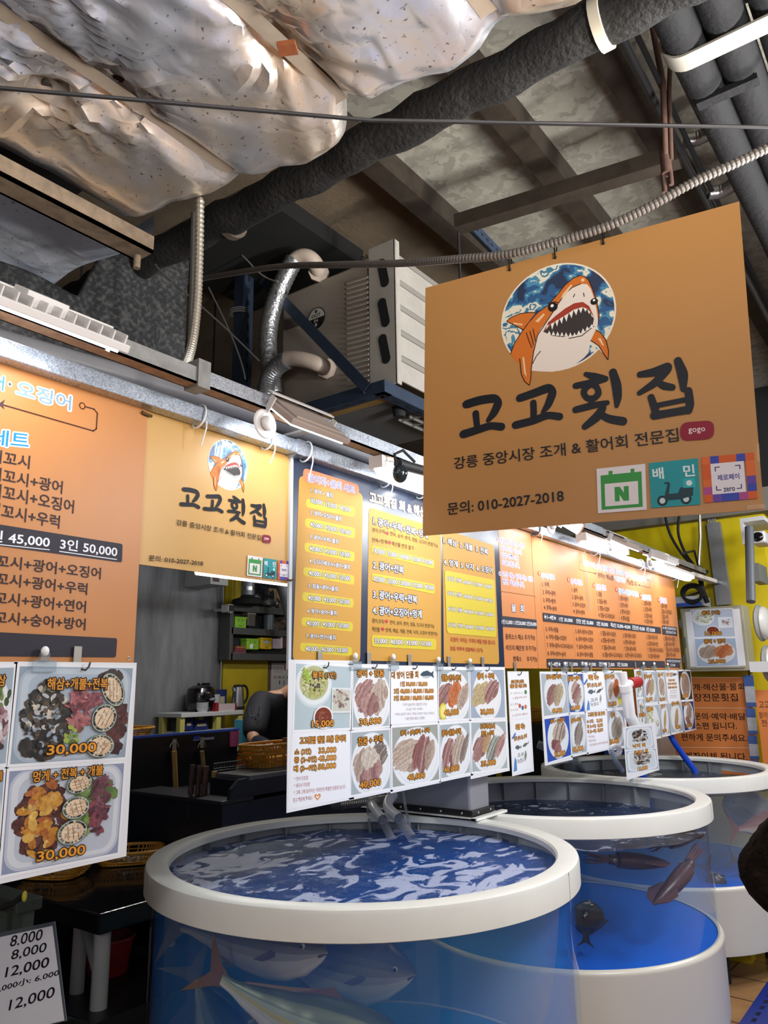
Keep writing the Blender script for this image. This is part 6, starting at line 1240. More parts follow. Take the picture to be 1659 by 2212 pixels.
mb = MB(); slotted(mb, (p0.x, 2.74, 2.3), (p0.x, 2.74, 4.0), .075, BLUEST, (0, -1, 0), 22); mb.build('upright', post)
mb = MB()
for k in range(3): mb.tube([(p0.x+.05*math.cos(a), 2.74+.05*math.sin(a), 3.66+.012*k+.01*math.sin(a)) for a in [2*pi*i/16 for i in range(17)]], .003, mat('grey_wire', '#8a8a88', .5), 6)
mb.build('wire_wrap', post)
WIREW = mat('white_wire', '#9a978e', .5)
solo(MB().tube(bez([onY(x, y, 2.6) for x, y in ((455, 505), (500, 530), (512, 545), (545, 555), (545, 600), (600, 608))]), .004, WIREW, 6), 'wire', 'thin white wire looping past the blue upright', 'wire')
solo(MB().tube(bez([onX(x, y, -2.35) for x, y in ((335, 570), (350, 600), (420, 640), (500, 720), (560, 780))]), .004, mat('dark_wire', '#2e2c2a', .5), 6), 'wire', 'grey wire slanting down behind the vertical silver conduit', 'wire')
solo(MB().tube(bez([onX(x, y, -2.5) for x, y in ((450, 620), (480, 680), (520, 760), (530, 820))]), .004, MATS['dark_wire'], 6), 'wire', 'grey wire slanting down beside the blue upright', 'wire')
# dark netted insulation hanging behind, conduit, corrugated hose
net = bpy.data.materials.new('netted_foil'); net.use_nodes = True
def netmat():
    nt = net.node_tree; N = nt.nodes; L = nt.links; b = N['Principled BSDF']; tc = N.new('ShaderNodeTexCoord'); mp = N.new('ShaderNodeMapping'); mp.inputs['Rotation'].default_value = (.7, 0, 0); L.new(tc.outputs['Object'], mp.inputs[0])
    w_ = N.new('ShaderNodeTexWave'); w_.inputs['Scale'].default_value = 14; w_.bands_direction = 'Y'; w_.inputs['Distortion'].default_value = .6; L.new(mp.outputs[0], w_.inputs['Vector'])
    n = N.new('ShaderNodeTexNoise'); n.inputs['Scale'].default_value = 48; n.inputs['Detail'].default_value = 5; L.new(tc.outputs['Object'], n.inputs['Vector'])
    r = N.new('ShaderNodeValToRGB'); r.color_ramp.elements[0].color = (.025, .026, .028, 1); r.color_ramp.elements[1].color = (.075, .075, .075, 1); r.color_ramp.elements[0].position = .5; r.color_ramp.elements[1].position = .7
    mm = N.new('ShaderNodeMath'); mm.operation = 'MULTIPLY_ADD'; mm.inputs[1].default_value = .07; L.new(w_.outputs['Fac'], mm.inputs[0]); L.new(n.outputs[0], mm.inputs[2]); L.new(mm.outputs[0], r.inputs[0]); L.new(r.outputs[0], b.inputs['Base Color'])
    b.inputs['Metallic'].default_value = .3; b.inputs['Roughness'].default_value = .45; bp = N.new('ShaderNodeBump'); bp.inputs['Strength'].default_value = .35; bp.inputs['Distance'].default_value = .01; L.new(mm.outputs[0], bp.inputs['Height']); L.new(bp.outputs[0], b.inputs['Normal'])
netmat()
def netpt(u, v):
    y = .75+u*1.2; z = 2.45+v*(.60+max(0, min(.38, (y-1.46)*3))); return (-2.5+.02*noise.noise((y*3, z*3, 2))+.012*math.sin(u*3*2*pi), y, z-.0*u)
solo(MB().grid(netpt, 60, 30, net), 'insulation_panel', 'dark netted foil insulation panel hanging behind the rail at left', 'insulation', solid=.03)
SPIR = mat('silver_spiral', '#b9b4a8', .35, .8)
P = bez([onX(432, 430, -1.75), onX(430, 560, -1.75), onX(430, 700, -1.75), onX(415, 770, -1.72), onX(396, 798, -1.66)], 200)
solo(MB().tube(P, [.0115+.0032*(i % 4 > 1) for i in range(201)], SPIR, 10, smooth=False), 'flexible_conduit', 'silver spiral conduit hanging straight down from the foil duct', 'conduit')
solo(MB().tube([onX(418, 460, -1.9), onX(415, 620, -1.9), onX(409, 770, -1.9)], .009, mat('dark_pole', '#3c3833', .6), 8), 'hanger_rod', 'slim dark rod just left of the silver spiral conduit', 'rod')
hy = SY+.03
hp = [onY(x, y, Y_) for x, y, Y_ in ((375, 614, 2.5), (470, 596, 2.4), (600, 576, 2.25), (720, 572, 2.12), (860, 569, 2.0), (985, 560, 1.93), (1098, 549, 1.93), (1200, 523, 1.955), (1302, 492, 1.975), (1400, 448, 2.0), (1500, 393, 2.03), (1590, 352, 2.06), (1700, 300, 2.1), (1800, 255, 2.14))]
def spl(P, n=14):
    out = []
    for i in range(len(P)-1):
        a, b, c, d = P[max(i-1, 0)], P[i], P[i+1], P[min(i+2, len(P)-1)]
        for j in range(n):
            t = j/n; out.append(.5*((2*b)+(c-a)*t+(2*a-5*b+4*c-d)*t*t+(3*b-a-3*c+d)*t*t*t))
    return out+[P[-1]]
def even(P, d):
    out = [P[0]]; acc = 0
    for a, b in zip(P, P[1:]):
        L_ = (b-a).length; p = d-acc
        while p <= L_: out.append(a.lerp(b, p/L_)); p += d
        acc = (acc+L_) % d
    return out
hp = even(spl(hp, 22), .0042)
solo(MB().tube(hp, [.0108+.0030*(i % 3 > 0) for i in range(len(hp))], mat('grey_corrugated', '#6e6862', .5), 10, smooth=False), 'corrugated_conduit', 'grey corrugated conduit running behind and above the hanging sign', 'conduit')
for x, y, lab in ((1100, 550, 'left black tie holding the hanging sign'), (1198, 524, 'middle black tie holding the hanging sign'), (1302, 493, 'right black tie holding the hanging sign')):
    c = onY(x, y, SY+.035+(x-919)/678*.19*.9); s_ = HS.at(*HS.px(x+2, y+34), .004); s2 = HS.at(*HS.px(x+1, y+20), .006)
    solo(MB().tube([c+Vector((0, .012, 0)), c+Vector((0, .008, .012)), c+Vector((0, -.016, .008)), s2, s_, HS.at(*HS.px(x+2, y+34), -.012), c+Vector((0, .014, -.01))], .0024, mat('black_tie', '#141414', .5), 6).ell(s_, (.005, .004, .004), MATS['black_tie'], n=8, k=6), 'sign_tie', lab, 'cable tie', 'black ties of the hanging sign')
solo(MB().bx((-2.2, 2.9, 2.52), (-1.72, 2.98, 2.6), mat('timber', '#8a6a48', .75, var=.3, scale=5, stretch=(2, 14, 2))).bx((-2.2, 2.99, 2.5), (-1.72, 3.05, 2.56), mat('timber_pale', '#a08a74', .75)), 'timber_beam', 'pair of wooden battens behind the lamp rail under the shelf', 'beam')

# ================================================================== STALL INTERIOR
X1 = -3.7
BLK = mat('black_laminate', '#15171d', .35, var=.3, scale=7); NVY = mat('navy_black', '#1b2230', .4, var=.25, scale=6); BEDGE = mat('blue_edge', '#2b4fae', .45)
sp = thing('splash_panel', 'black splash panel with bright blue top edge behind the knife ledge', 'panel', (X1, 2.0, .0))
za = onX(300, 1590, X1).z; ye = onX(513, 1580, X1).y
MB().bx((X1-.02, .4, 0), (X1, ye, za-.012), BLK).build('panel', sp); MB().bx((X1-.026, .4, za-.012), (X1+.006, ye+.01, za), BEDGE).build('edge_trim', sp)
MB().box(onX(440, 1596, X1+.002), (.002, .16, .014), mat('torn_tape', '#8d97ad', .6)).box(onX(425, 1593, X1+.003), (.002, .05, .02), mat('blue_tape', '#2540a0', .6)).build('torn_tape', sp)
MB().box(onX(20, 1607, X1+.002), (.002, .12, .014), MATS['torn_tape']).build('torn_tape', sp)
XC = -2.95; BYC = onX(1160, 1556, -2.75).y-.33; zc = onX(480, 1731, XC).z; yc = onX(481, 1731, XC).y
ct = thing('counter', 'black prep counter behind the nearest tank', 'counter', (XC-.35, 3.6, 0))
MB().bx((X1+.01, yc, 0), (XC, BYC, zc-.02), NVY).bx((X1+.01, yc-.01, zc-.02), (XC+.005, yc+.2, zc), mat('ledge_dark', '#2e2f36', .4)).build('cabinet', ct, bevel=.004)
zu = onX(600, 1672, XC).z; yl = onX(497, 1680, XC).y
pts = [Vector((XC, yl, zc)), Vector((XC, BYC, zc)), Vector((XC, BYC, zu)), Vector((XC, yl+.06, zu)), Vector((XC, yl+.01, zu-.04))]
MB().slab(pts, (-.02, 0, 0), NVY).build('raised_front', ct)
MB().bx((XC-.26, yl+.1, zc), (XC-.02, BYC-.02, zu-.01), NVY).bx((XC-.24, yl+.12, zu-.008), (XC+.012, BYC-.01, zu+.012), mat('cutting_board', '#74787c', .35, var=.4, scale=5)).build('board_top', ct)
# cleaver handles and knives in the ledge rack
WOODD = mat('dark_handle', '#5a3a34', .55, col2='#3c2622', scale=5, stretch=(6, 6, 1)); WOODL = mat('pale_handle', '#c9a25e', .5, col2='#a88246', scale=4, stretch=(6, 6, 1)); WOODT = mat('tan_handle', '#a8926a', .6, col2='#6a5238', scale=4, stretch=(6, 6, 1))
YK = yc-.02
def handle(label, x0, y0, x1, y1, wd, m, wob=1, X=-3.2):
    b, t_ = onX(x1, y1, X), onX(x0, y0, X); t = thing('kitchen_knife', label, 'knife', tuple(b), 'knives in the ledge rack')
    n = 12; P = [b+(t_-b)*i/n for i in range(n+1)]; R = [wd*(1+.10*wob*math.sin(i*1.3)) for i in range(n+1)]
    MB().tube(P, R, m, 10, flat=.7).build('handle', t); MB().bx((b.x-.001, b.y-.012, b.z-.11), (b.x+.001, b.y+.012, b.z+.005), STEEL).build('blade', t)
handle('dark brown knife handle, leftmost in the ledge rack', 416, 1652, 412, 1716, .016, WOODD); handle('dark brown knife handle, second in the ledge rack', 431, 1654, 427, 1718, .016, WOODD); handle('greyish brown knife handle, third in the ledge rack', 445, 1655, 441, 1719, .017, mat('grey_handle', '#7a5a50', .6, col2='#4a3630', scale=5)); handle('pale rounded knife handle, rightmost in the ledge rack', 463, 1666, 461, 1716, .016, WOODL, .5)
def hooked(label, x, ytab, ytop, ybot, wd, m, lean=0):
    X = X1+.03; a, b = onX(x, ytop, X), onX(x+lean, ybot, X); t = thing('hammer_handle', label, 'tool', tuple(b), None)
    MB().tube([a, b], wd, m, 8, flat=.8).build('shaft', t); c = onX(x, ytab, X1+.004); MB().bx((c.x, c.y-.014, c.z-.03), (c.x+.004, c.y+.014, c.z+.03), mat('steel_tab', '#a39d94')).build('hook_plate', t)
    P = [a+Vector((.0, .03*math.cos(w_), .03*math.sin(w_)+.02)) for w_ in [pi*i/10 for i in range(11)]]; MB().tube(P, .003, STEEL, 6).build('hanging_ring', t)
hooked('long pale wooden shaft hanging from a steel hook on the splash panel', 376, 1608, 1622, 1708, .016, WOODL, 4); hooked('shorter tan wooden shaft hanging at the right of the splash panel', 436, 1604, 1622, 1660, .014, WOODT, 4)
# wire rack
r0, r1 = onX(462, 1650, -3.25), onX(520, 1640, -3.25); r2 = onX(484, 1728, -3.25)
t = thing('wire_rack', 'dark wire grid rack standing behind the pale knife handle', 'rack', (r0.x, r0.y+.1, zc))
WR = mat('rack_wire', '#6c7072', .4, .7); ya, yb_, zt, zb = r0.y, r1.y+.05, r0.z, zc+.003
mb = MB()
for i in range(14): y = ya+(yb_-ya)*i/13; mb.tube([(r0.x, y, zb), (r0.x, y, zt)], .0016, WR, 5)
for i in range(12): z = zb+(zt-zb)*i/11; mb.tube([(r0.x, ya, z), (r0.x, yb_, z)], .0016, WR, 5)
mb.build('grid', t); MB().tube([(r0.x, ya, zb), (r0.x, ya, zt), (r0.x, yb_, zt), (r0.x, yb_, zb)], .004, WR, 8).build('rim_wire', t)
# woven plastic baskets
BSK = mat('ochre_plastic', '#c98e2c', .42, var=.1, scale=10)
def basket(label, c, a, b, h, rz=0, group='ochre plastic baskets', m=BSK, bars=56):
    t = thing('plastic_basket', label, 'basket', (c[0], c[1], c[2]), group); c = Vector(c); R = Matrix.Rotation(rz, 3, 'Z')
    def ring(f, z, n=48):
        out = []
        for i in range(n):
            w_ = 2*pi*i/n; cx, sy = math.cos(w_), math.sin(w_); e = .55
            out.append(c+R @ Vector((a*f*math.copysign(abs(cx)**e, cx), b*f*math.copysign(abs(sy)**e, sy), z)))
        return out
    def hoop(f, z, r): p = ring(f, z); return p+[p[0], p[1]]
    MB().tube(hoop(1, h, 0), .008, m, 8, caps=False).build('rim', t)
    mb = MB(); lo, hi_ = ring(.74, .006, bars), ring(.985, h, bars)
    for p, q_ in zip(lo, hi_): mb.tube([p, p.lerp(q_, .5)+(p-c).normalized()*.006, q_], .0034, m, 5)
    for f, z in ((.82, h*.3), (.91, h*.65)): mb.tube(hoop(f, z, 0), .003, m, 6, caps=False)
    mb.build('lattice_side', t)
    mb = MB(); k = 14
    for i in range(k):
        f = (i+.5)/k*2-1; s_ = max(.3, (1-abs(f)**3.6)**(1/3.6))
        mb.tube([c+R @ Vector((a*.74*f, -b*.74*s_, .004)), c+R @ Vector((a*.74*f, b*.74*s_, .004))], .003, m, 5)
        mb.tube([c+R @ Vector((-a*.74*s_, b*.74*f, .004)), c+R @ Vector((a*.74*s_, b*.74*f, .004))], .003, m, 5)
    mb.tube(hoop(.74, .006, 0), .004, m, 6, caps=False); mb.build('lattice_floor', t); return t
zb0 = zu+.012; pb = onZ(590, 1655, zb0); bc = (XC-.2, onX(588, 1645, XC-.2).y, zb0+.004)
for k, lab in enumerate(('lowest ochre basket of the stack on the cutting board', 'second ochre basket of the stack on the cutting board', 'topmost ochre basket of the stack on the cutting board')):
    basket(lab, (bc[0], bc[1], bc[2]+.022*k), .10, .20, .075, 0, bars=40)
solo(MB().bx((bc[0]-.05, bc[1]+.32, zb0), (bc[0]+.1, bc[1]+.44, zb0+.10), mat('red_wood', '#8a5540', .6)).bx((bc[0]-.08, bc[1]+.16, zb0), (bc[0]-.02, bc[1]+.44, zb0+.14), mat('red_wood2', '#75452f', .6)), 'wooden_box', 'reddish wooden box behind the ochre basket stack', 'box')
# ---- back of the stall: shelf unit, corner table and their goods
XW = XB+.02
def bk(x, y, d=.02): return onX(x, y, XB+d)
su = thing('storage_shelf', 'dark grey two tier wall shelf on the brown board', 'shelf', tuple(bk(570, 1413, .3)))
SHM = mat('shelf_grey', '#4a4c4e', .55, var=.2)
D = .14; P1, P2, P3, P4 = bk(499, 1418, D), bk(499, 1362, D), bk(502, 1312, D), bk(660, 1400, D)
for z in (P1.z, P2.z, P3.z): MB().bx((XW, P1.y, z-.025), (XB+D, P4.y+.1, z+.025), SHM).build('shelf_board', su)
MB().bx((XW, P1.y-.02, P1.z-.025), (XB+D, P1.y+.015, P3.z+.02), SHM).build('end_panel', su)
MB().bx((XW, P1.y, P1.z), (XW+.02, P4.y+.1, P3.z), mat('shelf_back', '#15171b', .7)).build('back_panel', su)
LG = mat('lime_plastic', '#8cc63a', .45); YB = mat('yellow_bin', '#d8b21c', .45)
def bin_(label, xl, xr, yt, yb, m, face, group='face bins on the wall shelf'):
    a, b = bk(xl, yb, D-.03), bk(xr, yt, D-.03); t = thing('storage_bin', label, 'bin', (a.x-.1, (a.y+b.y)/2, a.z), group)
    MB().bx((a.x-.09, a.y, a.z), (a.x, b.y, b.z), m).bx((a.x-.09, a.y-.006, b.z-.02), (a.x+.004, b.y+.006, b.z), m).build('body', t, bevel=.008)
    s = Sheet((a.x+.001, 0, 0), (0, 1, 0), (0, 0, 1)); pr = Print(s, .0008); w_, h_ = b.y-a.y, b.z-a.z; F = lambda f, g_: (a.y+w_*f, a.z+h_*g_)
    def arc(c, r, a0, a1, n=10): return [(c[0]+r*math.cos(a0+(a1-a0)*i/n)*w_, c[1]+r*math.sin(a0+(a1-a0)*i/n)*w_) for i in range(n+1)]
    def pl(pts, wd=.03):
        d = pr.up()
        for p0, p1 in zip(pts, pts[1:]):
            v = Vector(p1)-Vector(p0); n_ = Vector((-v.y, v.x)).normalized()*wd*w_/2; pr.mb.poly([s.at(*(Vector(z)+e*n_), d) for z, e in ((p0, -1), (p1, -1), (p1, 1), (p0, 1))], ink('#1d2a12'))
    if face == 'smile':
        for f in (.28, .62): pl([F(f-.07, .62), F(f, .74), F(f+.07, .62)])
        pl(arc(F(.45, .4), .17, 1.15*pi, 1.85*pi)); pl([F(.45, .5), F(.46, .43)])
    elif face == 'wink':
        pl([F(.27, .72), F(.31, .6)]); pl([F(.58, .72), F(.68, .6)]); pl(arc(F(.46, .42), .16, 1.25*pi, 1.9*pi)); pr.elluv(*F(.36, .3), .02, .02, '#f2f2ea')
    else:
        pl([F(.25, .8), F(.32, .7)]); pl([F(.75, .8), F(.68, .7)]); pr.elluv(*F(.5, .6), .3*w_, .12*h_, '#9fc4cf'); pl(arc(F(.5, .36), .14, 1.15*pi, 1.85*pi)); pr.elluv(*F(.5, .26), .07*w_, .04*h_, '#eeeeea')
    pr.build('printed_face', t)
bin_('lime green bin with a smiling face on the upper shelf', 508, 533, 1333, 1356, LG, 'smile'); bin_('lime green bin with a winking face on the lower shelf', 533, 560, 1380, 1403, LG, 'wink'); bin_('yellow bin with a masked face on the lower shelf', 563, 588, 1378, 1402, YB, 'mask')
def goods(name, label, cat, xl, xr, yt, yb, m, d=D-.03, dep=.08, group=None, bevel=.004, extra=None):
    a, b = bk(xl, yb, d), bk(xr, yt, d); mb = MB().bx((a.x-dep, a.y, a.z), (a.x, b.y, b.z), m)
    if extra: extra(mb, a, b)
    return solo(mb, name, label, cat, group, bevel=bevel)
def lid(m2): return lambda mb, a, b: mb.bx((a.x-.085, a.y-.005, b.z-.012), (a.x+.006, b.y+.005, b.z+.006), m2)
goods('food_container', 'clear brownish food container between the green bin and the grey bottle', 'container', 535, 552, 1325, 1352, mat('clear_brown', '#5a5650', .25), extra=lid(mat('container_lid', '#8a8880', .3)))
a = bk(581, 1351, D-.06); solo(MB().lathe([(.001, 0), (.042, 0), (.044, .15), (.04, .17), (.03, .175), (.03, .2), (.001, .2)], (a.x-.005, a.y, P2.z+.025), mat('grey_bottle', '#5d6a74', .35), 20), 'canister', 'grey canister with a dark lid on the upper shelf', 'canister')
mb = MB()
for i in range(26): mb.ell(bk(random.uniform(600, 622), random.uniform(1335, 1350), D-.1)+Vector((random.uniform(-.05, .05), 0, 0)), (.03, .04, .03), mat('leopard_cloth', '#6a5a4e', .8, col2='#1e1814', scale=60), n=8, k=6)
mb.ell((XB+D-.1, bk(611, 1345, D).y, P2.z+.06), (.07, .1, .05), MATS['leopard_cloth']); solo(mb, 'cloth_bundle', 'crumpled dark patterned cloth bundle at the right of the upper shelf', 'cloth')
a = bk(505, 1404, D-.05); b = bk(532, 1404, D-.05)
for i, (c_, lab) in enumerate((('#7a4a5a', 'mauve folder lying lowest at the left of the lower shelf'), ('#8a3a3e', 'dark red folder lying in the middle of the folder stack'), ('#a06048', 'terracotta folder lying on top of the folder stack'))):
    z = P1.z+.025+.02*i; solo(MB().bx((a.x-.08, a.y+.012*i, z), (a.x, b.y-.002, z+.017), mat('folder_'+c_.strip('#'), c_, .6)), 'folder', lab, 'folder', 'folders on the lower shelf')
goods('tissue_box', 'pale lilac box right of the yellow bin', 'box', 590, 607, 1380, 1401, mat('lilac_box', '#b7a9b6', .5))
goods('book', 'white spined book standing beside the lilac box', 'book', 607, 611, 1370, 1401, mat('book_white', '#d3d3cc', .6), group=None); goods('book', 'dark red covered book at the right end of the lower shelf', 'book', 612, 622, 1370, 1400, mat('book_red', '#6a2426', .5, col2='#1f1a2c', scale=10))
goods('plastic_tub', 'clear plastic tub upside down above the lilac box', 'tub', 585, 603, 1353, 1376, clear('tub_clear', '#cdd2da', .3, .1, .35, '#6c727c'), dep=.12)
# above the shelf
a = bk(535, 1300, .2); v0 = bk(535, 1253, .2).z
vp = thing('vent_pipe', 'grey vent pipe with chrome collar rising from the shelf top', 'pipe', (a.x, a.y, P3.z+.03))
MB().tube([(a.x, a.y, P3.z+.08), (a.x, a.y, 3.2)], .052, mat('duct_grey', '#7a8088', .4, .3), 18).build('pipe_run', vp); MB().tube([(a.x, a.y, bk(535, 1276, .2).z), (a.x, a.y, bk(535, 1268, .2).z)], .054, STEEL, 18).build('chrome_collar', vp); MB().lathe([(.001, .025), (.12, .025), (.12, .06), (.06, .08), (.05, .1)], (a.x, a.y, P3.z), DARK, 24).build('base_cover', vp)
goods('cardboard_box', 'small tan cardboard box on top of the shelf', 'box', 580, 614, 1274, 1298, mat('cardboard', '#8c7654', .8), d=.12, extra=lambda mb, a, b: mb.bx((a.x-.001, (a.y+b.y)/2-.003, a.z), (a.x+.001, (a.y+b.y)/2+.003, b.z), mat('box_seam', '#5c4c34', .8)))
mb = MB().add(*[[], []], DARK) if False else MB()
mb.grid(lambda u, v: (XB+.12+.06*noise.noise((u*5, v*5, 1)), bk(545, 1300, .1).y+u*.28, P3.z+.03+v*.38*(1-.5*abs(u-.5)*2)+.03*noise.noise((u*7, v*6, 3))), 16, 14, mat('plastic_bags', '#30343a', .3, var=.4, scale=14), True)
solo(mb, 'plastic_bag', 'dark crumpled plastic bags hanging over the shelf', 'bag', solid=.004)
solo(MB().tube([bk(596, 1215, .35)+Vector((0, -.3, 1.35)), bk(609, 1262, .35), bk(640, 1380, .35)], .045, mat('duct_grey', '#7a8088'), 16), 'pipe', 'grey pipe slanting down beside the edge of the blue board', 'pipe')
sb_ = bk(492, 1315, .2)
t = thing('security_camera', 'small white security camera on the shelf corner', 'camera', tuple(sb_)); CW = mat('camera_white', '#c9cacb', .4)
MB().bx((sb_.x-.03, sb_.y-.045, sb_.z-.03), (sb_.x+.06, sb_.y+.01, sb_.z+.03), CW).build('housing', t, bevel=.01); MB().bx((sb_.x+.058, sb_.y-.04, sb_.z-.024), (sb_.x+.064, sb_.y+.004, sb_.z+.022), mat('lens_black', '#07080a', .15)).build('lens', t); MB().lathe([(.001, 0), (.03, 0), (.03, .02), (.001, .02)], (sb_.x-.03, sb_.y+.035, sb_.z+.0), CW, 16, Matrix.Rotation(pi/2, 3, 'Y')).tube([(sb_.x-.03, sb_.y+.03, sb_.z), (XB+.018, sb_.y+.03, sb_.z)], .012, CW, 8).build('mount', t)
sp_ = bk(478, 1245, .3); t = thing('junction_box', 'white boxy fixture hanging under the smaller shark sign', 'box', tuple(sp_))
zt = 2.0+sp_.z*0
MB().bx((XB+.002, sp_.y-.1, bk(478, 1264, .3).z), (sp_.x, sp_.y+.07, sp_.z+.35), mat('fixture_white', '#b3b6b8', .5)).build('body', t, bevel=.004); MB().bx((sp_.x, sp_.y-.08, bk(478, 1258, .3).z), (sp_.x+.003, sp_.y-.02, sp_.z+.05), mat('grille_brown', '#5a4a44', .7)).build('grille', t)
solo(MB().tube([bk(482, 1266, .06), bk(482, 1340, .04), bk(478, 1430, .04), bk(474, 1535, .06)], .006, mat('grey_wire', '#5c5a56'), 6), 'cable', 'thin grey cable running down the wall to the corner table', 'cable')
zl = onX(440, 1234, -3.6)
t = thing('ceiling_lamp', 'bright tube lamp inside the stall just under the smaller sign', 'lamp', tuple(zl))
MB().tube([onX(425, 1235, -3.6), onX(425, 1235, -3.6)+Vector((0, 1.0, .0))], .02, emitm('inner_tube', '#fff6e6', 6), 12).build('tube', t); zz = onX(425, 1235, -3.6); l = area('stall_glow', (zz.x, zz.y+.5, zz.z-.03), (zz.x, zz.y+.5, zz.z-1), .05, 9, (1, .97, .92), .95); l.parent = t; l.matrix_parent_inverse = Matrix.Translation(-t.location); MB().bx((zz.x-.03, zz.y, zz.z+.018), (zz.x+.03, zz.y+1.0, zz.z+.05), CW).build('fitting', t)
mb = MB()
for i in range(6): mb.tube([(-3.8+.06*i, 2.2+.15*i, 2.58), (-3.8+.06*i, 2.2+.15*i, 4.0)], .006, DARK, 5)
for i in range(60):
    y = random.uniform(2.0, 3.1); mb.tube([(random.uniform(-3.9, -3.5), y, 2.55+random.uniform(0, .1)), (random.uniform(-3.9, -3.5), y+.1, 2.55+random.uniform(0, .1))], .02, mat('plastic_bags', '#30343a'), 5)
solo(mb, 'cable_tangle', 'dark tangle of cables and plastic under the smaller sign', 'cables', None)['kind'] = 'stuff'
# corner table
ta, tb_ = bk(392, 1541, .3), bk(526, 1541, .3); ztab = ta.z
t = thing('side_table', 'white topped side table with pale yellow legs in the corner', 'table', ((ta.x+XB)/2, (ta.y+tb_.y)/2, 0))
MB().bx((XB+.03, ta.y, ztab-.03), (ta.x, tb_.y, ztab), mat('table_white', '#c9ccd0', .4)).build('tabletop', t, bevel=.004)
YL2 = mat('pale_yellow', '#c9c26a', .5)
for y in (ta.y+.02, bk(475, 1541, .3).y, tb_.y-.02):
    for x in (XB+.08, ta.x-.03): MB().bx((x-.02, y-.02, 0), (x+.02, y+.02, ztab-.03), YL2).build('leg', t)
zsh = bk(440, 1578, .28).z
MB().bx((XB+.05, ta.y+.02, zsh-.02), (ta.x-.02, tb_.y-.02, zsh), mat('table_white', '#c9ccd0')).build('lower_shelf', t)
rc = bk(433, 1541, .15); rc.z = ztab
t = thing('rice_cooker', 'round black rice cooker at the left of the side table', 'rice cooker', tuple(rc))
GB = mat('gloss_black', '#0f1013', .15, coat=.5)
MB().lathe([(.001, 0), (.085, .0), (.106, .034), (.112, .09), (.104, .135), (.001, .135)], rc, GB, 36).build('body', t); MB().lathe([(.104, .135), (.095, .162), (.062, .182), (.001, .185)], rc, GB, 36).build('lid', t); MB().bx((rc.x-.02, rc.y-.03, rc.z+.178), (rc.x+.02, rc.y+.07, rc.z+.2), GB).build('handle', t, bevel=.01)
MB().ell((rc.x+.106, rc.y+.012, rc.z+.085), (.008, .034, .012), mat('display_grey', '#8a929c', .2)).build('control_panel', t)
kt = bk(513, 1541, .16); kt.z = ztab; t = thing('kettle', 'steel electric kettle with black handle on the side table', 'kettle', tuple(kt))
MB().lathe([(.001, 0), (.052, 0), (.052, .022), (.001, .022)], kt, DARK, 24).build('base', t); MB().lathe([(.050, .022), (.049, .036), (.038, .165)], kt, STEEL, 28).build('body', t); MB().lathe([(.039, .165), (.034, .18), (.001, .185)], kt, DARK, 24).build('lid', t)
MB().tube(bez([(kt.x+.01, kt.y+.03, kt.z+.172), (kt.x+.01, kt.y+.1, kt.z+.2), (kt.x+.01, kt.y+.11, kt.z+.06), (kt.x+.01, kt.y+.046, kt.z+.043)], 14), .009, DARK, 10).build('handle', t); MB().tube([(kt.x, kt.y-.037, kt.z+.135), (kt.x, kt.y-.058, kt.z+.165)], [.015, .006], STEEL, 10).build('spout', t)
cup = mat('white_cup', '#cfd2d6', .4)
for (x, n, lab) in ((437, 3, 'front left stack of white bowls'), (462, 6, 'taller right stack of white bowls')):
    for k_ in range(n):
        p_ = bk(x, 1541, .25 if n == 3 else .22); solo(MB().lathe([(.001, 0), (.032, 0), (.042, .028), (.044, .032), (.039, .03), (.028, .004), (.001, .004)], (p_.x, p_.y, ztab+.017*k_), cup, 24), 'bowl', ('bottom' if k_ == 0 else 'topmost' if k_ == n-1 else ['', 'second lowest', 'third lowest', 'fourth lowest', 'fifth lowest'][k_])+' bowl of the '+lab, 'bowl', 'stacked white bowls')
p_ = bk(488, 1541, .28); solo(MB().bx((p_.x-.05, p_.y-.07, ztab), (p_.x, p_.y+.1, ztab+.05), mat('carton_white', '#c9b9bd', .5)).bx((p_.x-.051, p_.y+.085, ztab), (p_.x+.001, p_.y+.102, ztab+.051), mat('carton_red', '#8e2430', .5)).bx((p_.x-.051, p_.y-.1, ztab), (p_.x+.001, p_.y-.07, ztab+.06), MATS['carton_red']), 'carton', 'white and red carton in front of the kettle', 'box')
NB = mat('navy_box', '#1c2a66', .5); NL = mat('box_label', '#b9b096', .6)
def nbox(label, x0, x1, y0, y1, d):
    a, b = bk(x0, y1, d), bk(x1, y0, d); solo(MB().bx((a.x-.08, a.y, a.z), (a.x, b.y, b.z), NB).bx((a.x, a.y+.02, (a.z*.6+b.z*.4)), (a.x+.002, b.y-.02, (a.z*.3+b.z*.7)), NL), 'glove_box', label, 'box', 'navy boxes at the side table')
nbox('navy box with pale label standing behind the bowls', 458, 490, 1489, 1541, .10); nbox('navy box at the left of the lower table shelf', 398, 418, 1553, 1578, .26); nbox('navy box at the right of the lower table shelf', 420, 450, 1555, 1578, .25)
cp = bk(540, 1478, .0)
t = thing('calendar', 'white wall calendar with red month number on the brown board', 'calendar', tuple(bk(605, 1500, .01)))
a, b = bk(586, 1480, .012), bk(640, 1432, .012); MB().bx((XB+.002, a.y, a.z-.35), (XB+.012, b.y, b.z), mat('calendar_paper', '#c4c2c2', .7)).build('page', t)
pc = Print(Sheet((XB+.0125, 0, 0), (0, 1, 0), (0, 0, 1)), .0005); pc.text('12', 614, 1448, 628, 1448, 12, '#b8323c', .02)
for i, s in enumerate('日月火水'): pc.text(s, 591+i*9, 1466, 597+i*9, 1466, 6, '#b8323c' if i == 0 else '#2a2a30', .02)
pc.text('1', 603, 1478, 605, 1478, 8, '#2a2a30', .01); pc.text('2', 611, 1478, 615, 1478, 8, '#2a2a30', .01)
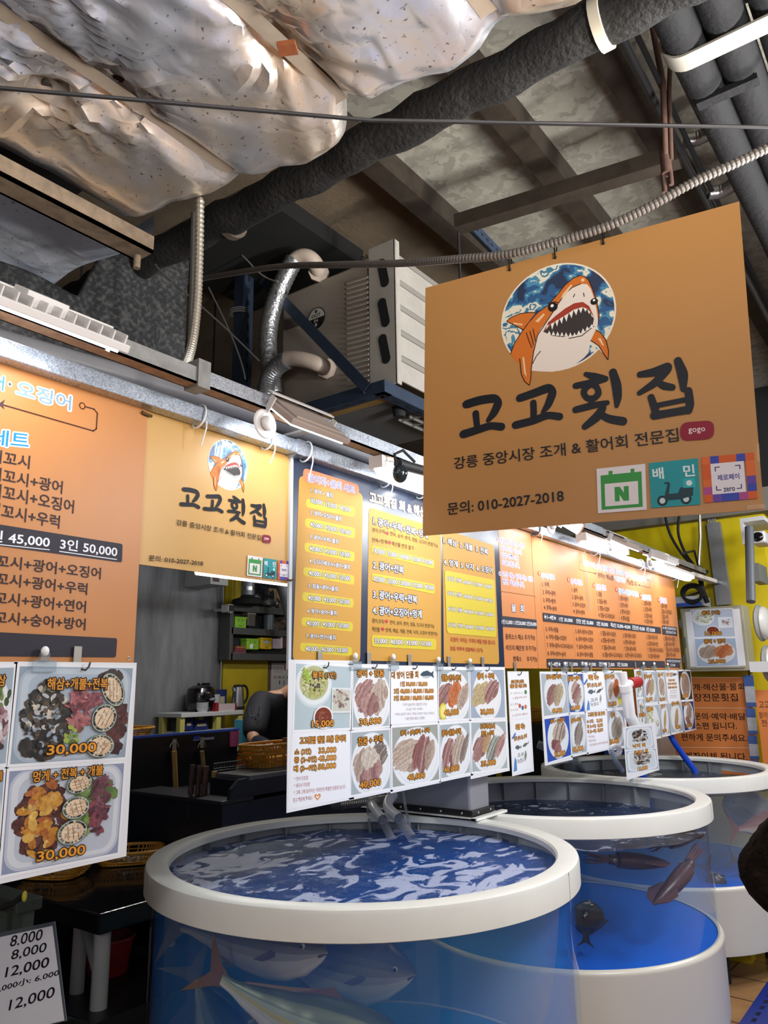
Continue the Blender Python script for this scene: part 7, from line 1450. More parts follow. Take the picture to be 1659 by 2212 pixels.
for i in range(5): pc.text('8  9  10 11 12 13', 592, 1440+i*3.4, 610, 1440+i*3.4, 2.4, '#8a6a6a', .005)
pc.build('lettering', t)
mb = MB().bx((bk(531, 1600, .7).x-.08, bk(523, 1600, .7).y, bk(530, 1615, .7).z), (bk(531, 1600, .7).x, bk(534, 1600, .7).y, bk(530, 1555, .7).z), mat('cyan_pack', '#4aa6bf', .4, var=.3, scale=16))
solo(mb, 'refill_pack', 'cyan refill pack hanging beside the seller', 'pack')
p_ = bk(504, 1612, .9); solo(MB().lathe([(.001, 0), (.03, 0), (.036, .09), (.033, .09), (.027, .01), (.001, .01)], (p_.x, p_.y, p_.z), mat('pink_cup', '#c85a8a', .45), 18), 'plastic_cup', 'pink plastic cup below the cyan refill pack', 'cup')
p_ = bk(524, 1640, .9); solo(MB().bx((p_.x-.05, p_.y-.05, p_.z-.04), (p_.x, p_.y+.06, p_.z+.02), mat('orange_box', '#c25a1c', .5)).bx((p_.x-.05, p_.y-.05, p_.z+.02), (p_.x, p_.y+.06, p_.z+.05), DARK), 'small_box', 'small orange and black box under the pink cup', 'box')

# ------------------------------------------------------------------ low table with baskets at left
zt = .75; c0_ = onZ(215, 1975, zt)
t = thing('work_table', 'wet black work table with white legs at lower left', 'table', (c0_.x-.35, c0_.y+.35, .36))
TB = mat('wet_black', '#14161d', .12, var=.4, scale=4, bump=.06, bscale=12)
MB().bx((X1+.02, c0_.y, zt-.075), (c0_.x, yc-.02, zt), TB).build('tabletop', t, bevel=.006)
WL = mat('white_leg', '#c9ccd2', .35); zl_ = .40
MB().tube([(c0_.x-.06, c0_.y+.06, zl_), (c0_.x-.06, c0_.y+.06, zt-.075)], .032, WL, 18).build('leg', t)
b2 = onZ(158, 2165, zl_); lx = onX(160, 1990, c0_.x-.36)
MB().tube([(c0_.x-.27, c0_.y+.10, zl_), (c0_.x-.27, c0_.y+.10, zt-.075)], .028, WL, 18).build('leg', t)
MB().tube([(c0_.x-.25, c0_.y+.10, zt-.08), (c0_.x-.07, c0_.y+.06, zt-.24)], .022, WL, 14).build('brace', t)
for y in (yc-.1,):
    for x in (c0_.x-.06, c0_.x-.42): MB().tube([(x, y, zl_), (x, y, zt-.075)], .028, WL, 16).build('leg', t)
pl_ = thing('low_platform', 'dark low platform frame under the white table legs', 'platform', (c0_.x-.3, c0_.y, 0))
FR = mat('green_grey_frame', '#4a5a5e', .5, .2); MB().bx((X1+.03, c0_.y-.04, .30), (c0_.x+.05, yc-.03, .40), mat('platform_dark', '#24262e', .4)).build('deck', pl_); MB().bar((X1+.05, c0_.y-.06, .37), (c0_.x+.06, c0_.y-.06, .37), .05, .06, FR).build('frame_bar', pl_); MB().bx((X1+.1, c0_.y, 0), (c0_.x-.05, yc-.1, .30), DARK).build('plinth', pl_)
p_ = onZ(232, 2195, .4); MB().lathe([(.001, -.06), (.03, -.06), (.03, -.015), (.06, -.01), (.06, .01), (.03, .02), (.001, .02)], (c0_.x+.02, c0_.y-.1, .40), DARK, 18).build('rubber_cap', pl_)
rb = onZ(150, 2100, .42); solo(MB().lathe([(.001, .0), (.08, 0), (.1, .13), (.108, .135), (.105, .145), (.095, .13), (.075, .01), (.001, .01)], (c0_.x-.36, c0_.y+.30, .40), mat('red_plastic', '#a81c28', .4), 32), 'basin', 'red plastic basin standing behind the white table legs', 'basin')
k1, k2_ = onZ(118, 1893, zt), onZ(255, 1868, zt)
shell = mat('shell_grey', '#b9bcc6', .35, col2='#4a4c56', scale=30)
def shells(label, c, a, b, n=70):
    mb = MB()
    for i in range(n):
        t_ = random.random()*2*pi; r = math.sqrt(random.random()); mb.ell((c[0]+a*r*math.cos(t_), c[1]+b*r*math.sin(t_), c[2]+.012+random.random()*.016), (.016, .012, .006), shell, Matrix.Rotation(random.random()*6, 3, 'Z') @ Matrix.Rotation(random.uniform(-.6, .6), 3, 'X'), 8, 5)
    solo(mb, 'shellfish', label, 'shellfish')['kind'] = 'stuff'
basket('ochre basket of grey shellfish at the front left of the black table', (k1.x, k1.y, zt+.002), .16, .12, .06, .5, bars=60); shells('heap of grey shellfish in the front left ochre basket', (k1.x, k1.y, zt+.004), .10, .07)
basket('ochre basket of grey shellfish farther right on the black table', (k2_.x, k2_.y+.05, zt+.002), .17, .12, .06, .9, bars=60); shells('heap of grey shellfish in the farther right ochre basket', (k2_.x, k2_.y+.05, zt+.004), .10, .07)
pb = onX(300, 1582, X1); basket('small ochre basket edge showing above the splash panel at left', (X1-.16, pb.y-.02, za-.02), .14, .2, .055, .3, bars=40)
solo(MB().bx((X1-.4, pb.y-.4, 0), (X1-.03, pb.y+.3, za-.022), BLK), 'counter', 'dark counter behind the splash panel carrying a small basket', 'counter')
# price card and green crate at the corner
A_, B_, C_, D_ = onY(-60, 2025, 1.05), onY(118, 1990, 1.12), onY(143, 2205, 1.08), onY(-40, 2245, 1.0)
U_ = (B_-A_).normalized(); Nn = U_.cross((B_-C_).normalized()).normalized(); V_ = Nn.cross(U_); SH2 = Sheet(A_, U_, V_)
t = thing('price_card', 'laminated white price card with handwritten numbers at lower left', 'price card', tuple(C_))
kc = K(0, 1900, 5.027); pr = Print(SH2, .0008, kc)
MB().slab([SH2.at(*SH2.px(*kc(*z)), 0) for z in ((-300, 640), (595, 452), (722, 1535), (-200, 1750))], SH2.N*-.002, clear('laminate_edge', '#cfd6de', .3, .08, .55, '#6c727c')).build('laminate', t)
MB().slab([SH2.at(*SH2.px(*kc(*z)), .0004) for z in ((-300, 690), (570, 502), (700, 1530), (-200, 1745))], SH2.N*-.0003, mat('card_white', '#e9ebf4', .3)).build('card', t)
pr.text('8.000', 105, 735, 455, 655, 118, '#1d1a22', .008); pr.text('8,000', 115, 892, 497, 800, 118, '#1d1a22', .008); pr.text('12,000', 50, 1085, 525, 968, 128, '#1d1a22', .012)
pr.text('8,000小: 6.000', -70, 1245, 640, 1050, 80, '#1d1a22', .018); pr.text('12,000', 90, 1445, 585, 1295, 135, '#1d1a22', .008)
pr.build('lettering', t)
gc = thing('crate', 'grey green plastic crate behind the price card', 'crate', tuple(onY(20, 2000, 1.35)))
e0, e1_ = onY(40, 1950, 1.38), onY(52, 2020, 1.38)
GC = mat('grey_green', '#53605a', .5, var=.2, scale=9)
MB().bx((e0.x-.35, 1.38, .55), (e0.x-.02, 1.45, e0.z), GC).build('body', gc, bevel=.006); MB().bx((e0.x-.36, 1.37, e0.z-.035), (e0.x+.005, 1.46, e0.z+.004), mat('crate_rim', '#39423e', .5)).build('rim', gc, bevel=.006); MB().bx((e0.x-.03, 1.365, .6), (e0.x, 1.385, e0.z-.02), MATS['crate_rim']).build('corner_post', gc)
solo(MB().bx((e0.x-.5, 1.34, 0), (e0.x-.02, 1.46, .548), DARK).bx((C_.x-.5, 1.02, .0), (C_.x-.06, 1.10, .74), DARK), 'stand', 'dark stand under the crate and price card', 'stand')
solo(MB().tube([onY(0, 1962, 1.36), onY(30, 1950, 1.37), onY(48, 1936, 1.38)], .009, DARK, 8).ell(onY(53, 1936, 1.375), (.008, .008, .016), mat('yellow_tip', '#d8d04a', .5)), 'pen', 'black stick with a yellow tip lying on the green crate', 'pen')

# ================================================================== FAR END
YE = 6.60
def fe(x, y, d=.0): return onY(x, y, YE-d)
c = thing('electrical_cabinet', 'beige electrical cabinet with a food photo on the yellow wall', 'cabinet', tuple(fe(1540, 1480, .2)))
a, b = fe(1482, 1472, .24), fe(1604, 1318, .24)
CB = mat('cabinet_beige', '#aaa892', .5, var=.08)
zt_ = fe(1540, 1310, .24).z; zb_ = fe(1540, 1450, .24).z
MB().bx((a.x, YE-.22, zb_), (b.x, YE, zt_), CB).build('body', c, bevel=.006); dr = MB().bx((a.x+.015, YE-.235, zb_+.02), (b.x-.03, YE-.22, zt_-.03), CB).build('door', c, bevel=.004)
MB().bx((a.x+.01, YE-.25, (zb_+zt_)/2-.06), (a.x+.03, YE-.235, (zb_+zt_)/2+.02), STEEL).build('latch', dr)
for z in (zb_+.1, zt_-.12): MB().bx((a.x-.012, YE-.235, z-.03), (a.x+.004, YE-.2, z+.03), STEEL).build('hinge', dr)
kp = K(1380, 1100, 3.95); PSH = Sheet((0, YE-.2365, 0), (1, 0, 0), (0, 0, 1))
t = thing('photo_menu', 'cold raw fish soup and salmon photo poster on the beige cabinet', 'poster', tuple(fe(1545, 1440, .24)))
pr = Print(PSH, .0004, kp, 2e-5)
s0, s1 = PSH.px(*kp(440, 1345)), PSH.px(*kp(858, 848)); MB().bx((s0[0], YE-.2368, s0[1]), (s1[0], YE-.2352, s1[1]), mat('laminate_paper', '#e9ebf2')).build('laminate', t)
def pt(q, fn): 
    fn(pr, q); pr.build('printed_photo', t); pr.mb = MB()
def soup(pr, q):
    T = Tile(pr, q, '#b6c2d6', .02); T.ell(.28, .28, .27, .3, '#dfe6ee'); T.heap(.3, .3, .2, .2, ['#d2c878', '#b9b45a', '#9fb04c', '#e3dca0'], 60, .015, 1, 3); T.rect(.62, .3, .96, .68, '#dfe4ee'); T.heap(.8, .48, .12, .1, ['#b08a90', '#d8ccd0', '#8a6a70'], 24, .025); T.ell(.48, .76, .16, .17, '#e4e6ea'); T.ell(.48, .76, .14, .14, '#7c3826')
    title(pr, '물회 (1인)', 545, 905, 695, 900, 38); title(pr, '15,000', 568, 1080, 710, 1078, 36)
def salm(pr, q):
    T = Tile(pr, q, '#a9bcd6', .02); T.plate(.5, .5, .45, .42); T.slices(.32, .48, .16, .26, .3, WHITE_FISH, 10, .06); T.slices(.68, .46, .16, .26, .3, SALMON, 10, .06); title(pr, '광어 + 연어', 560, 1150, 738, 1143, 40); title(pr, '25,000', 596, 1320, 742, 1316, 36)
pt([(438, 858), (803, 842), (830, 1092), (468, 1098)], soup); pt([(468, 1100), (830, 1094), (858, 1340), (492, 1348)], salm)
# orange banner
t = thing('banner', 'orange banner with big dark lettering beside the farthest tank', 'banner', tuple(fe(1530, 1650, .05)))
YBN = YE-.06; BSH = Sheet((0, YBN, 0), (1, 0, 0), (0, 0, 1)); p0, p1 = onY(1380, 1680, YBN), onY(1618, 1462, YBN)
zt2, zb2 = onY(1560, 1463, YBN).z, .85
MB().bx((p0.x-.1, YBN, zb2), (p1.x, YBN+.01, zt2), mat('banner_orange', '#d8803e', .5)).build('cloth', t); pr = Print(BSH, .0008, kp)
for s, x0, y0, x1, y1, h in (('조개·해산물·물회', 400, 1548, 905, 1545, 58), ('시장전문횟집', 395, 1640, 848, 1640, 66), ('문의·예약·배달', 470, 1795, 915, 1800, 58), ('퀵서비스편 됩니다.', 290, 1878, 840, 1878, 58), ('편하게 문의주세요.', 365, 1975, 928, 1985, 62), ('계좌이체 됩니다.', 398, 2138, 930, 2150, 66)): pr.text(s, x0, y0, x1, y1, h, '#2a1c18', .012)
for y in (1437, 1697, 2035): pr.line([(320, y-4), (925 if y < 2000 else 970, y)], 4, '#e8cdb4')
pr.build('lettering', t)
t = thing('banner', 'second orange banner partly cut off at the right edge', 'banner', tuple(fe(1655, 1650, .05)))
q0, q1 = onY(1657, 1720, YE-.35), onY(1740, 1490, YE-.35); MB().bx((q0.x, YE-.35, .85), (q1.x, YE-.34, q1.z), MATS['banner_orange']).build('cloth', t)
pr = Print(Sheet((0, YE-.35, 0), (1, 0, 0), (0, 0, 1)), .0008, kp)
for s, x0, y0, x1, y1, h, col in (('고고횟집', 1028, 1700, 1210, 1700, 66, '#4a2c1c'), ('활어회 전문', 1028, 1785, 1230, 1788, 56, '#7a4a2c'), ('전문집', 1050, 1852, 1200, 1855, 56, '#4a2c1c')): pr.text(s, x0, y0, x1, y1, h, col, .006)
pr.build('lettering', t)
# blue tag strips
t = thing('tag_strip', 'hanging strip of blue and white tags right of the orange banner', 'tags', tuple(fe(1625, 1650, .1)))
for i, (ya_, yb2) in enumerate(((1458, 1527), (1530, 1586), (1589, 1640), (1643, 1690))):
    s0, s1 = onY(1613+i*4, yb2, YBN-.02), onY(1627+i*4, ya_, YBN-.02); h3 = (s1.z-s0.z)
    mb = MB().bx((s0.x, YBN-.022, s0.z), (s1.x, YBN-.02, s1.z), mat('tag_white', '#c3c9d4', .4, var=.2, scale=20)).bx((s0.x, YBN-.0235, s1.z-h3*.35), (s1.x, YBN-.022, s1.z), mat('tag_blue', '#3f62a8', .4)).bx((s0.x, YBN-.0235, s0.z), (s1.x, YBN-.022, s0.z+h3*.14), MATS['tag_blue'])
    mb.build('tag', t)
MB().tube([onY(1617, 1440, YBN-.02), onY(1619, 1460, YBN-.02)], .006, DARK, 8).build('cord', t)
# cable trunking, lamps, cameras, boxes
t = thing('cable_trunking', 'slanting aluminium cable trunking above the beige cabinet', 'trunking', tuple(fe(1560, 1300)))
a, b = fe(1538, 1130, .05), fe(1566, 1305, .05); a2, b2_ = fe(1552, 1128, .05), fe(1578, 1303, .05)
MB().slab([fe(1526, 1131, .06), fe(1554, 1127, .06), fe(1580, 1305, .06), fe(1548, 1307, .06)], (0, .06, 0), mat('aluminium', '#9ea2a6', .35, .6, var=.2)).build('duct', t)
for i in range(4): MB().tube([fe(1531+i*5, 1130, .03), fe(1526+i*5, 1105, .03)], .007, mat('grey_pvc2', '#8d8d8d', .5), 6).build('cable', t)
solo(MB().tube(spl([fe(x, y, .3) for x, y in ((1436, 1110), (1446, 1150), (1468, 1190), (1490, 1215), (1510, 1230))], 8), .011, DARK, 8), 'cable', 'black cable swooping down the yellow wall, left one', 'cable'); solo(MB().tube(spl([fe(x, y, .28) for x, y in ((1468, 1105), (1465, 1150), (1478, 1190), (1498, 1220), (1512, 1232))], 8), .011, DARK, 8), 'cable', 'black cable swooping down the yellow wall, right one', 'cable')
solo(MB().tube([fe(1511, 1105, .3), fe(1513, 1160, .3), fe(1509, 1225, .3)], .013, mat('silver_spiral', '#b9b4a8'), 8), 'flexible_conduit', 'silver conduit hanging straight before the yellow wall', 'conduit')
mb = MB()
for k_ in range(3): mb.tube([fe(1496+24*math.cos(w_)*(1-.12*k_), 1280+18*math.sin(w_)+k_*3, .3) for w_ in [2*pi*i/20 for i in range(21)]], .011, DARK, 8)
mb.tube([fe(1512, 1240, .28), fe(1516, 1270, .28), fe(1528, 1302, .28)], .02, DARK, 8).tube([fe(1520, 1240, .28), fe(1510, 1280, .28), fe(1462, 1298, .28)], .011, DARK, 8); solo(mb, 'cable_coil', 'coil of black cable above the beige cabinet', 'cable')
solo(MB().bx((fe(1460, 1302, .3).x, YE-.3, fe(1460, 1302, .3).z-.03), (fe(1516, 1302, .3).x, YE-.01, fe(1460, 1290, .3).z), mat('white_box', '#b9bcc2', .5)).bx((fe(1460, 1302, .3).x, YE-.303, fe(1460, 1303, .3).z-.03), (fe(1516, 1302, .3).x, YE-.30, fe(1460, 1301, .3).z-.01), BEDGE), 'utility_box', 'white box with a blue edge left of the beige cabinet', 'box')
XQ = -1.12
def oval(label, x, y0, y1):
    a, b = onX(x, y0, XQ), onX(x, y1, XQ); t = thing('bulkhead_lamp', label, 'lamp', (XQ, a.y, b.z), 'oval bulkhead lamps'); c_ = (a+b)/2; h_ = (a.z-b.z)/2
    MB().ell((XQ+.02, c_.y, c_.z), (.03, .20, h_), mat('lamp_grey', '#8e8f8a', .5)).build('base', t); MB().ell((XQ+.045, c_.y, c_.z), (.05, .17, h_*.9), mat('opal_cover', '#c9c9c4', .3)).build('cover', t)
oval('upper oval white bulkhead lamp on the yellow wall corner', 1636, 1308, 1386); oval('lower oval white bulkhead lamp on the yellow wall corner', 1652, 1394, 1474)
cc_ = onX(1628, 1165, XQ); t = thing('security_camera', 'white security camera on a bracket high at the far right', 'camera', tuple(cc_))
MB().bx((cc_.x-.04, cc_.y-.2, cc_.z+.1), (cc_.x+.12, cc_.y+.25, cc_.z+.13), CW).bx((cc_.x-.04, cc_.y-.2, cc_.z-.06), (cc_.x-.02, cc_.y-.05, cc_.z+.1), CW).build('bracket', t); MB().bx((cc_.x, cc_.y-.12, cc_.z-.05), (cc_.x+.1, cc_.y+.12, cc_.z+.04), CW).build('housing', t, bevel=.015); MB().ell((cc_.x+.05, cc_.y-.125, cc_.z-.005), (.04, .012, .035), mat('lens_black', '#07080a')).build('lens', t)
solo(MB().bx((XQ, onX(1626, 1240, XQ).y-.1, onX(1626, 1258, XQ).z), (XQ+.06, onX(1632, 1240, XQ).y+.1, onX(1626, 1222, XQ).z), mat('olive_box', '#6c7068', .5)), 'switch_box', 'olive grey switch box on the yellow wall corner', 'box')
solo(MB().bx((XQ, onX(1630, 1440, XQ).y-.15, onX(1630, 1452, XQ).z), (XQ+.09, onX(1636, 1440, XQ).y+.1, onX(1630, 1430, XQ).z), mat('white_plastic', '#cfd2d6', .4)), 'switch_box', 'white plastic box between the two bulkhead lamps', 'box')
solo(MB().tube([onX(1618, 1140, XQ+.03), onX(1620, 1215, XQ+.03), onX(1622, 1300, XQ+.03)], .03, mat('grey_pvc', '#5c6068'), 10), 'pipe', 'grey pipe running down the yellow wall corner', 'pipe')
BH = mat('blue_hose', '#1748c8', .35)
a, b = onY(1447, 1585, 5.5), onZ(1502, 1668, .96); solo(MB().tube(spl([a+Vector((-.1, .1, .25)), a, a.lerp(b, .5)+Vector((.0, 0, -.01)), b, b+Vector((.03, -.02, -.1))], 8), .02, BH, 12), 'hose', 'bright blue hose slanting into the farthest tank', 'hose')
a = onX(1388, 1662, XS+.1); b = onZ(1394, 1720, .93); solo(MB().tube([onX(1384, 1640, XS+.1), a, b, b+Vector((.02, 0, -.1))], .02, BH, 12), 'hose', 'short blue hose dipping into the middle tank', 'hose')
vy = 4.62; V1 = lambda x, y: onX(x, y, XS+.09)
t = thing('valve_pipe', 'white filter pipe with a red valve handle in front of the far sheets', 'pipe', tuple(V1(1365, 1560)))
MB().tube([V1(1346, 1452), V1(1350, 1480)], .02, PVC, 16).tube([V1(1350, 1478), V1(1353, 1492)], .036, PVC, 16).tube([V1(1354, 1490), V1(1360, 1545), V1(1375, 1572)], .032, PVC, 16).tube([V1(1353, 1478), V1(1366, 1476)], .024, PVC, 12).build('pipe_body', t); MB().tube([V1(1360, 1477), V1(1378, 1473)], .032, mat('red_plastic', '#a81c28'), 14).build('red_handle', t)
rr_ = [V1(1329+10*math.cos(w_), 1621+9*math.sin(w_)) for w_ in [2*pi*i/16 for i in range(17)]]; MB().tube(rr_, .014, PVC, 8).build('hanging_coil', t)
solo(MB().tube([onX(1320, 1615, XS+.15), onX(1328, 1640, XS+.15), onX(1345, 1665, XS+.15)], .012, HOSE, 8), 'air_hose', 'grey clear hose entering the far tank left of the octopus photos', 'hose'); solo(MB().tube([onX(1362, 1668, XS+.2), onX(1364, 1690, XS+.2)], .010, HOSE, 8), 'air_hose', 'pale hose end dipping below the octopus photos', 'hose')
g0 = onX(1240, 1640, -1.9); solo(MB().tube([g0+Vector((-.2, -.05, .08)), g0, onZ(1258, 1662, .955)], .024, HOSE, 10), 'inlet_pipe', 'grey inlet pipe pouring into the left of the farthest tank', 'pipe')
# dim goods behind the far sheets
solo(MB().bx((-3.2, BYC+.75, 0), (-2.5, 6.4, 1.25), NVY), 'counter', 'dark counter behind the far photo sheets', 'counter')
basket('ochre basket glimpsed behind the narrow white list', (-2.75, onX(1160, 1556, -2.75).y, 1.27), .12, .25, .09, 0, bars=40)
BY = onX(1160, 1556, -2.75).y; solo(MB().bx((-2.92, BY-.3, 0), (-2.55, BY+.3, 1.265), BLK), 'counter', 'black counter under the basket behind the narrow white list', 'counter')
solo(MB().bx((-2.3, 5.9, 0), (-1.95, 6.5, 1.15), mat('white_carton', '#b9b6ae', .6)).bx((-2.3, 5.88, 1.02), (-1.95, 5.9, 1.06), BEDGE), 'carton', 'pale carton with blue tape behind the farthest tank', 'box')

# ================================================================== AISLE
bm_ = mat('blue_mat', '#23378f', .4, var=.12, scale=6)
e0 = onZ(1659, 2118, .02); e1_ = onZ(1595, 2212, .02)
t = thing('floor_mat', 'blue perforated rubber mat in the aisle at lower right', 'mat', (e0.x+.5, 3.3, 0))
xm = (e0.x+e1_.x)/2
MB().slab([(e1_.x-(e0.x-e1_.x)*2.2, e1_.y-(e0.y-e1_.y)*2.2, .002), (e0.x+(e0.x-e1_.x)*.5+1.2, e1_.y-(e0.y-e1_.y)*2.2, .002), (e0.x+1.2, e0.y+.9, .002), (e0.x+(e0.x-e1_.x)*2, e0.y+(e0.y-e1_.y)*2, .002)], (0, 0, .018), bm_).build('sheet', t)
mb = MB(); hm_ = mat('mat_hole', '#07080f', .9)
ex = (e0-e1_); ex.z = 0; ex.normalize(); nx = Vector((ex.y, -ex.x, 0))
for i in range(-3, 12):
    for j in range(6):
        c_ = Vector((e1_.x, e1_.y, .0208))+ex*(i*.085+(j % 2)*.042)+nx*(.05+j*.075)
        for s in (-1, 1): mb.slab([c_+ex*(s*.012-.008)+nx*(-.012), c_+ex*(s*.012+.008)+nx*(-.006), c_+ex*(s*.012+.010)+nx*.012, c_+ex*(s*.012+.002)+nx*.004, c_+ex*(s*.012-.008)+nx*.010], (0, 0, .0005), hm_)
mb.build('drain_holes', t)
solo(MB().bx((-1.35, 5.05, 0), (-1.2, 5.15, .07), mat('yellow_block', '#d8b81c', .5)).bx((-1.34, 5.06, .07), (-1.21, 5.14, .168), clear('foot_clear', '#dfe4e8', .2, .1, .4, '#c9c4bc')), 'tank_foot', 'yellow block with clear peg under the farthest tank', 'block')

# ------------------------------------------------------------------ people
def skin_obj(name, V, E, m, parent, sub=2, root=None, flat=None):
    ks = list(V); off = Vector((0, 0, 0)); p = parent
    while p: off += p.location; p = p.parent
    me = bpy.data.meshes.new(name); me.from_pydata([tuple(Vector(V[k][0])-off) for k in ks], [(ks.index(a), ks.index(b)) for a, b in E], [])
    o = bpy.data.objects.new(name, me); COL.objects.link(o); o.parent = parent; me.materials.append(m)
    o.modifiers.new('skin', 'SKIN'); sv = me.skin_vertices[0].data
    for i, k in enumerate(ks):
        r = V[k][1]; sv[i].radius = r if isinstance(r, tuple) else (r, r); sv[i].use_root = (k == (root or ks[0]))
    s = o.modifiers.new('smooth', 'SUBSURF'); s.levels = s.render_levels = sub
    for q_ in o.modifiers: 
        if q_.type == 'SKIN': q_.use_smooth_shade = True
    return o
SKIN = mat('skin', '#a87e66', .5, var=.08, scale=20); SHIRT = mat('black_shirt', '#14161f', .8, var=.2, scale=12); HAIR = mat('black_hair', '#0e0c0c', .6, bump=.4, bscale=120)
def hand(V, E, wrist, d, side, n, pre, curl=.5, s=1.0):
    """palm and five bent fingers added to a skin skeleton; d runs down the hand, side towards the thumb, n out of the palm"""
    d, side, n = Vector(d).normalized(), Vector(side).normalized(), Vector(n).normalized(); w_ = Vector(V[wrist][0])
    V[pre+'palm'] = (w_+d*.055*s, (.030*s, .016*s)); E.append((wrist, pre+'palm'))
    for i, (o, l) in enumerate(((.030, .07), (.010, .078), (-.010, .073), (-.029, .058))):
        a = w_+d*.085*s+side*o*s; b = a+(d*.9+n*curl*.6).normalized()*l*.5*s; c = b+(d*(.7)+n*(curl*1.3)).normalized()*l*.5*s
        for k_, p_, r_ in (('a', a, .0092), ('b', b, .0085), ('c', c, .0072)): V[pre+str(i)+k_] = (p_, r_*s)
        E += [(pre+'palm', pre+str(i)+'a'), (pre+str(i)+'a', pre+str(i)+'b'), (pre+str(i)+'b', pre+str(i)+'c')]
    a = w_+d*.03*s+side*.036*s; b = a+(d*.6+side*.6+n*.3).normalized()*.035*s; c = b+(d*.9+n*.4).normalized()*.028*s
    for k_, p_, r_ in (('ta', a, .011), ('tb', b, .0095), ('tc', c, .008)): V[pre+k_] = (p_, r_*s)
    E += [(pre+'palm', pre+'ta'), (pre+'ta', pre+'tb'), (pre+'tb', pre+'tc')]
# seller bending over the board, facing the aisle
Xs = -3.85
sh_r = onX(560, 1520, Xs); el_r = onX(545, 1600, Xs+.15); ha_r = onX(600, 1622, Xs+.42); hd = onX(648, 1492, Xs+.2); nk = onX(618, 1512, Xs+.08)
sh_l = sh_r+Vector((.02, .36, -.01)); mid = (sh_r+sh_l)/2; pel = Vector((Xs-.22, mid.y+.02, .98)); ch = mid+Vector((-.03, 0, -.08))
se = thing('person', 'person in a black short sleeved shirt bending over the cutting board', 'person', (pel.x, pel.y, 0))
el_l = sh_l+Vector((.16, .06, -.26)); ha_l = Vector((ha_r.x+.05, sh_l.y-.06, ha_r.z))
nk = mid+Vector((.07, .0, .06)); hd = nk+Vector((.15, .02, .06))
V = {'pelvis': (pel, (.15, .11)), 'waist': (pel.lerp(ch, .45), (.14, .11)), 'chest': (ch, (.155, .12)), 'neck': (nk, .055), 'head0': (nk.lerp(hd, .5), .07), 'head': (hd, .092), 'crown': (hd+Vector((.05, 0, .03)), .07), 'jaw': (hd+Vector((.05, 0, -.075)), .05), 'nose': (hd+Vector((.105, 0, -.045)), .018),
     'sr': (sh_r, .07), 'er': (el_r, .045), 'wr': (ha_r, .03), 'sl': (sh_l, .07), 'el': (el_l, .045), 'wl': (ha_l, .03),
     'hr': (pel+Vector((0, -.1, -.06)), .1), 'kr': (pel+Vector((.08, -.11, -.48)), .07), 'ar': (pel+Vector((-.02, -.12, -.9)), .045), 'fr': (pel+Vector((.16, -.13, -.94)), .04), 'hl': (pel+Vector((0, .1, -.06)), .1), 'kl': (pel+Vector((.08, .11, -.48)), .07), 'al': (pel+Vector((-.02, .12, -.9)), .045), 'fl': (pel+Vector((.16, .13, -.94)), .04)}
E = [('pelvis', 'waist'), ('waist', 'chest'), ('chest', 'neck'), ('neck', 'head0'), ('head0', 'head'), ('head', 'crown'), ('head', 'jaw'), ('head', 'nose'), ('chest', 'sr'), ('sr', 'er'), ('er', 'wr'), ('chest', 'sl'), ('sl', 'el'), ('el', 'wl'), ('pelvis', 'hr'), ('hr', 'kr'), ('kr', 'ar'), ('ar', 'fr'), ('pelvis', 'hl'), ('hl', 'kl'), ('kl', 'al'), ('al', 'fl')]
hand(V, E, 'wr', (1, .2, -.1), (0, .9, .3), (.1, .3, -.9), 'R'); hand(V, E, 'wl', (1, -.2, -.1), (0, -.9, .3), (.1, -.3, -.9), 'L')
skin_obj('body', V, E, SKIN, se, 2)
up_ = {'pelvis': (pel, (.175, .135)), 'waist': (pel.lerp(ch, .45), (.17, .14)), 'chest': (ch, (.19, .15)), 'collar': (nk-Vector((.03, 0, .02)), .075), 'sr': (sh_r, .10), 'mr': (sh_r.lerp(el_r, .5), .092), 'er': (el_r+(el_r-sh_r).normalized()*-.01, .08), 'sl': (sh_l, .10), 'ml': (sh_l.lerp(el_l, .5), .09), 'el': (el_l, .075)}
so = skin_obj('shirt', up_, [('pelvis', 'waist'), ('waist', 'chest'), ('chest', 'collar'), ('chest', 'sr'), ('sr', 'mr'), ('mr', 'er'), ('chest', 'sl'), ('sl', 'ml'), ('ml', 'el')], SHIRT, se, 2)
skin_obj('undersleeve', {'a': (el_r.lerp(ha_r, .08), .056), 'b': (el_r.lerp(ha_r, .5), .05), 'c': (el_r.lerp(ha_r, .72), .042)}, [('a', 'b'), ('b', 'c')], mat('gloss_sleeve', '#23262e', .3), se, 2)
skin_obj('trousers', {k_: (Vector(V[k_][0]), tuple(1.25*x for x in V[k_][1]) if isinstance(V[k_][1], tuple) else V[k_][1]*1.3) for k_ in ('pelvis', 'hr', 'kr', 'ar', 'hl', 'kl', 'al')}, [('pelvis', 'hr'), ('hr', 'kr'), ('kr', 'ar'), ('pelvis', 'hl'), ('hl', 'kl'), ('kl', 'al')], mat('dark_trousers', '#191a20', .8), se, 2)
MB().ell(hd+Vector((-.005, 0, .025)), (.115, .098, .09), HAIR).build('hair', se)
for sg in (-1, 1):
    MB().ell(hd+Vector((.01, sg*.093, -.02)), (.02, .012, .03), SKIN).build('ear', se); MB().ell(hd+Vector((.093, sg*.032, -.02)), (.008, .013, .007), mat('eye_white', '#e9e6df', .3)).ell(hd+Vector((.099, sg*.032, -.021)), (.004, .006, .006), mat('eye_pupil', '#08080a')).build('eye', se)
MB().ell(hd+Vector((.088, 0, -.085)), (.01, .022, .006), mat('lip', '#8a5248', .5)).build('mouth', se)
mb = MB(); sc_ = sh_r.lerp(el_r, .45)+Vector((.055, -.085, .0)); sm = mat('spider_print', '#3c4152', .6)
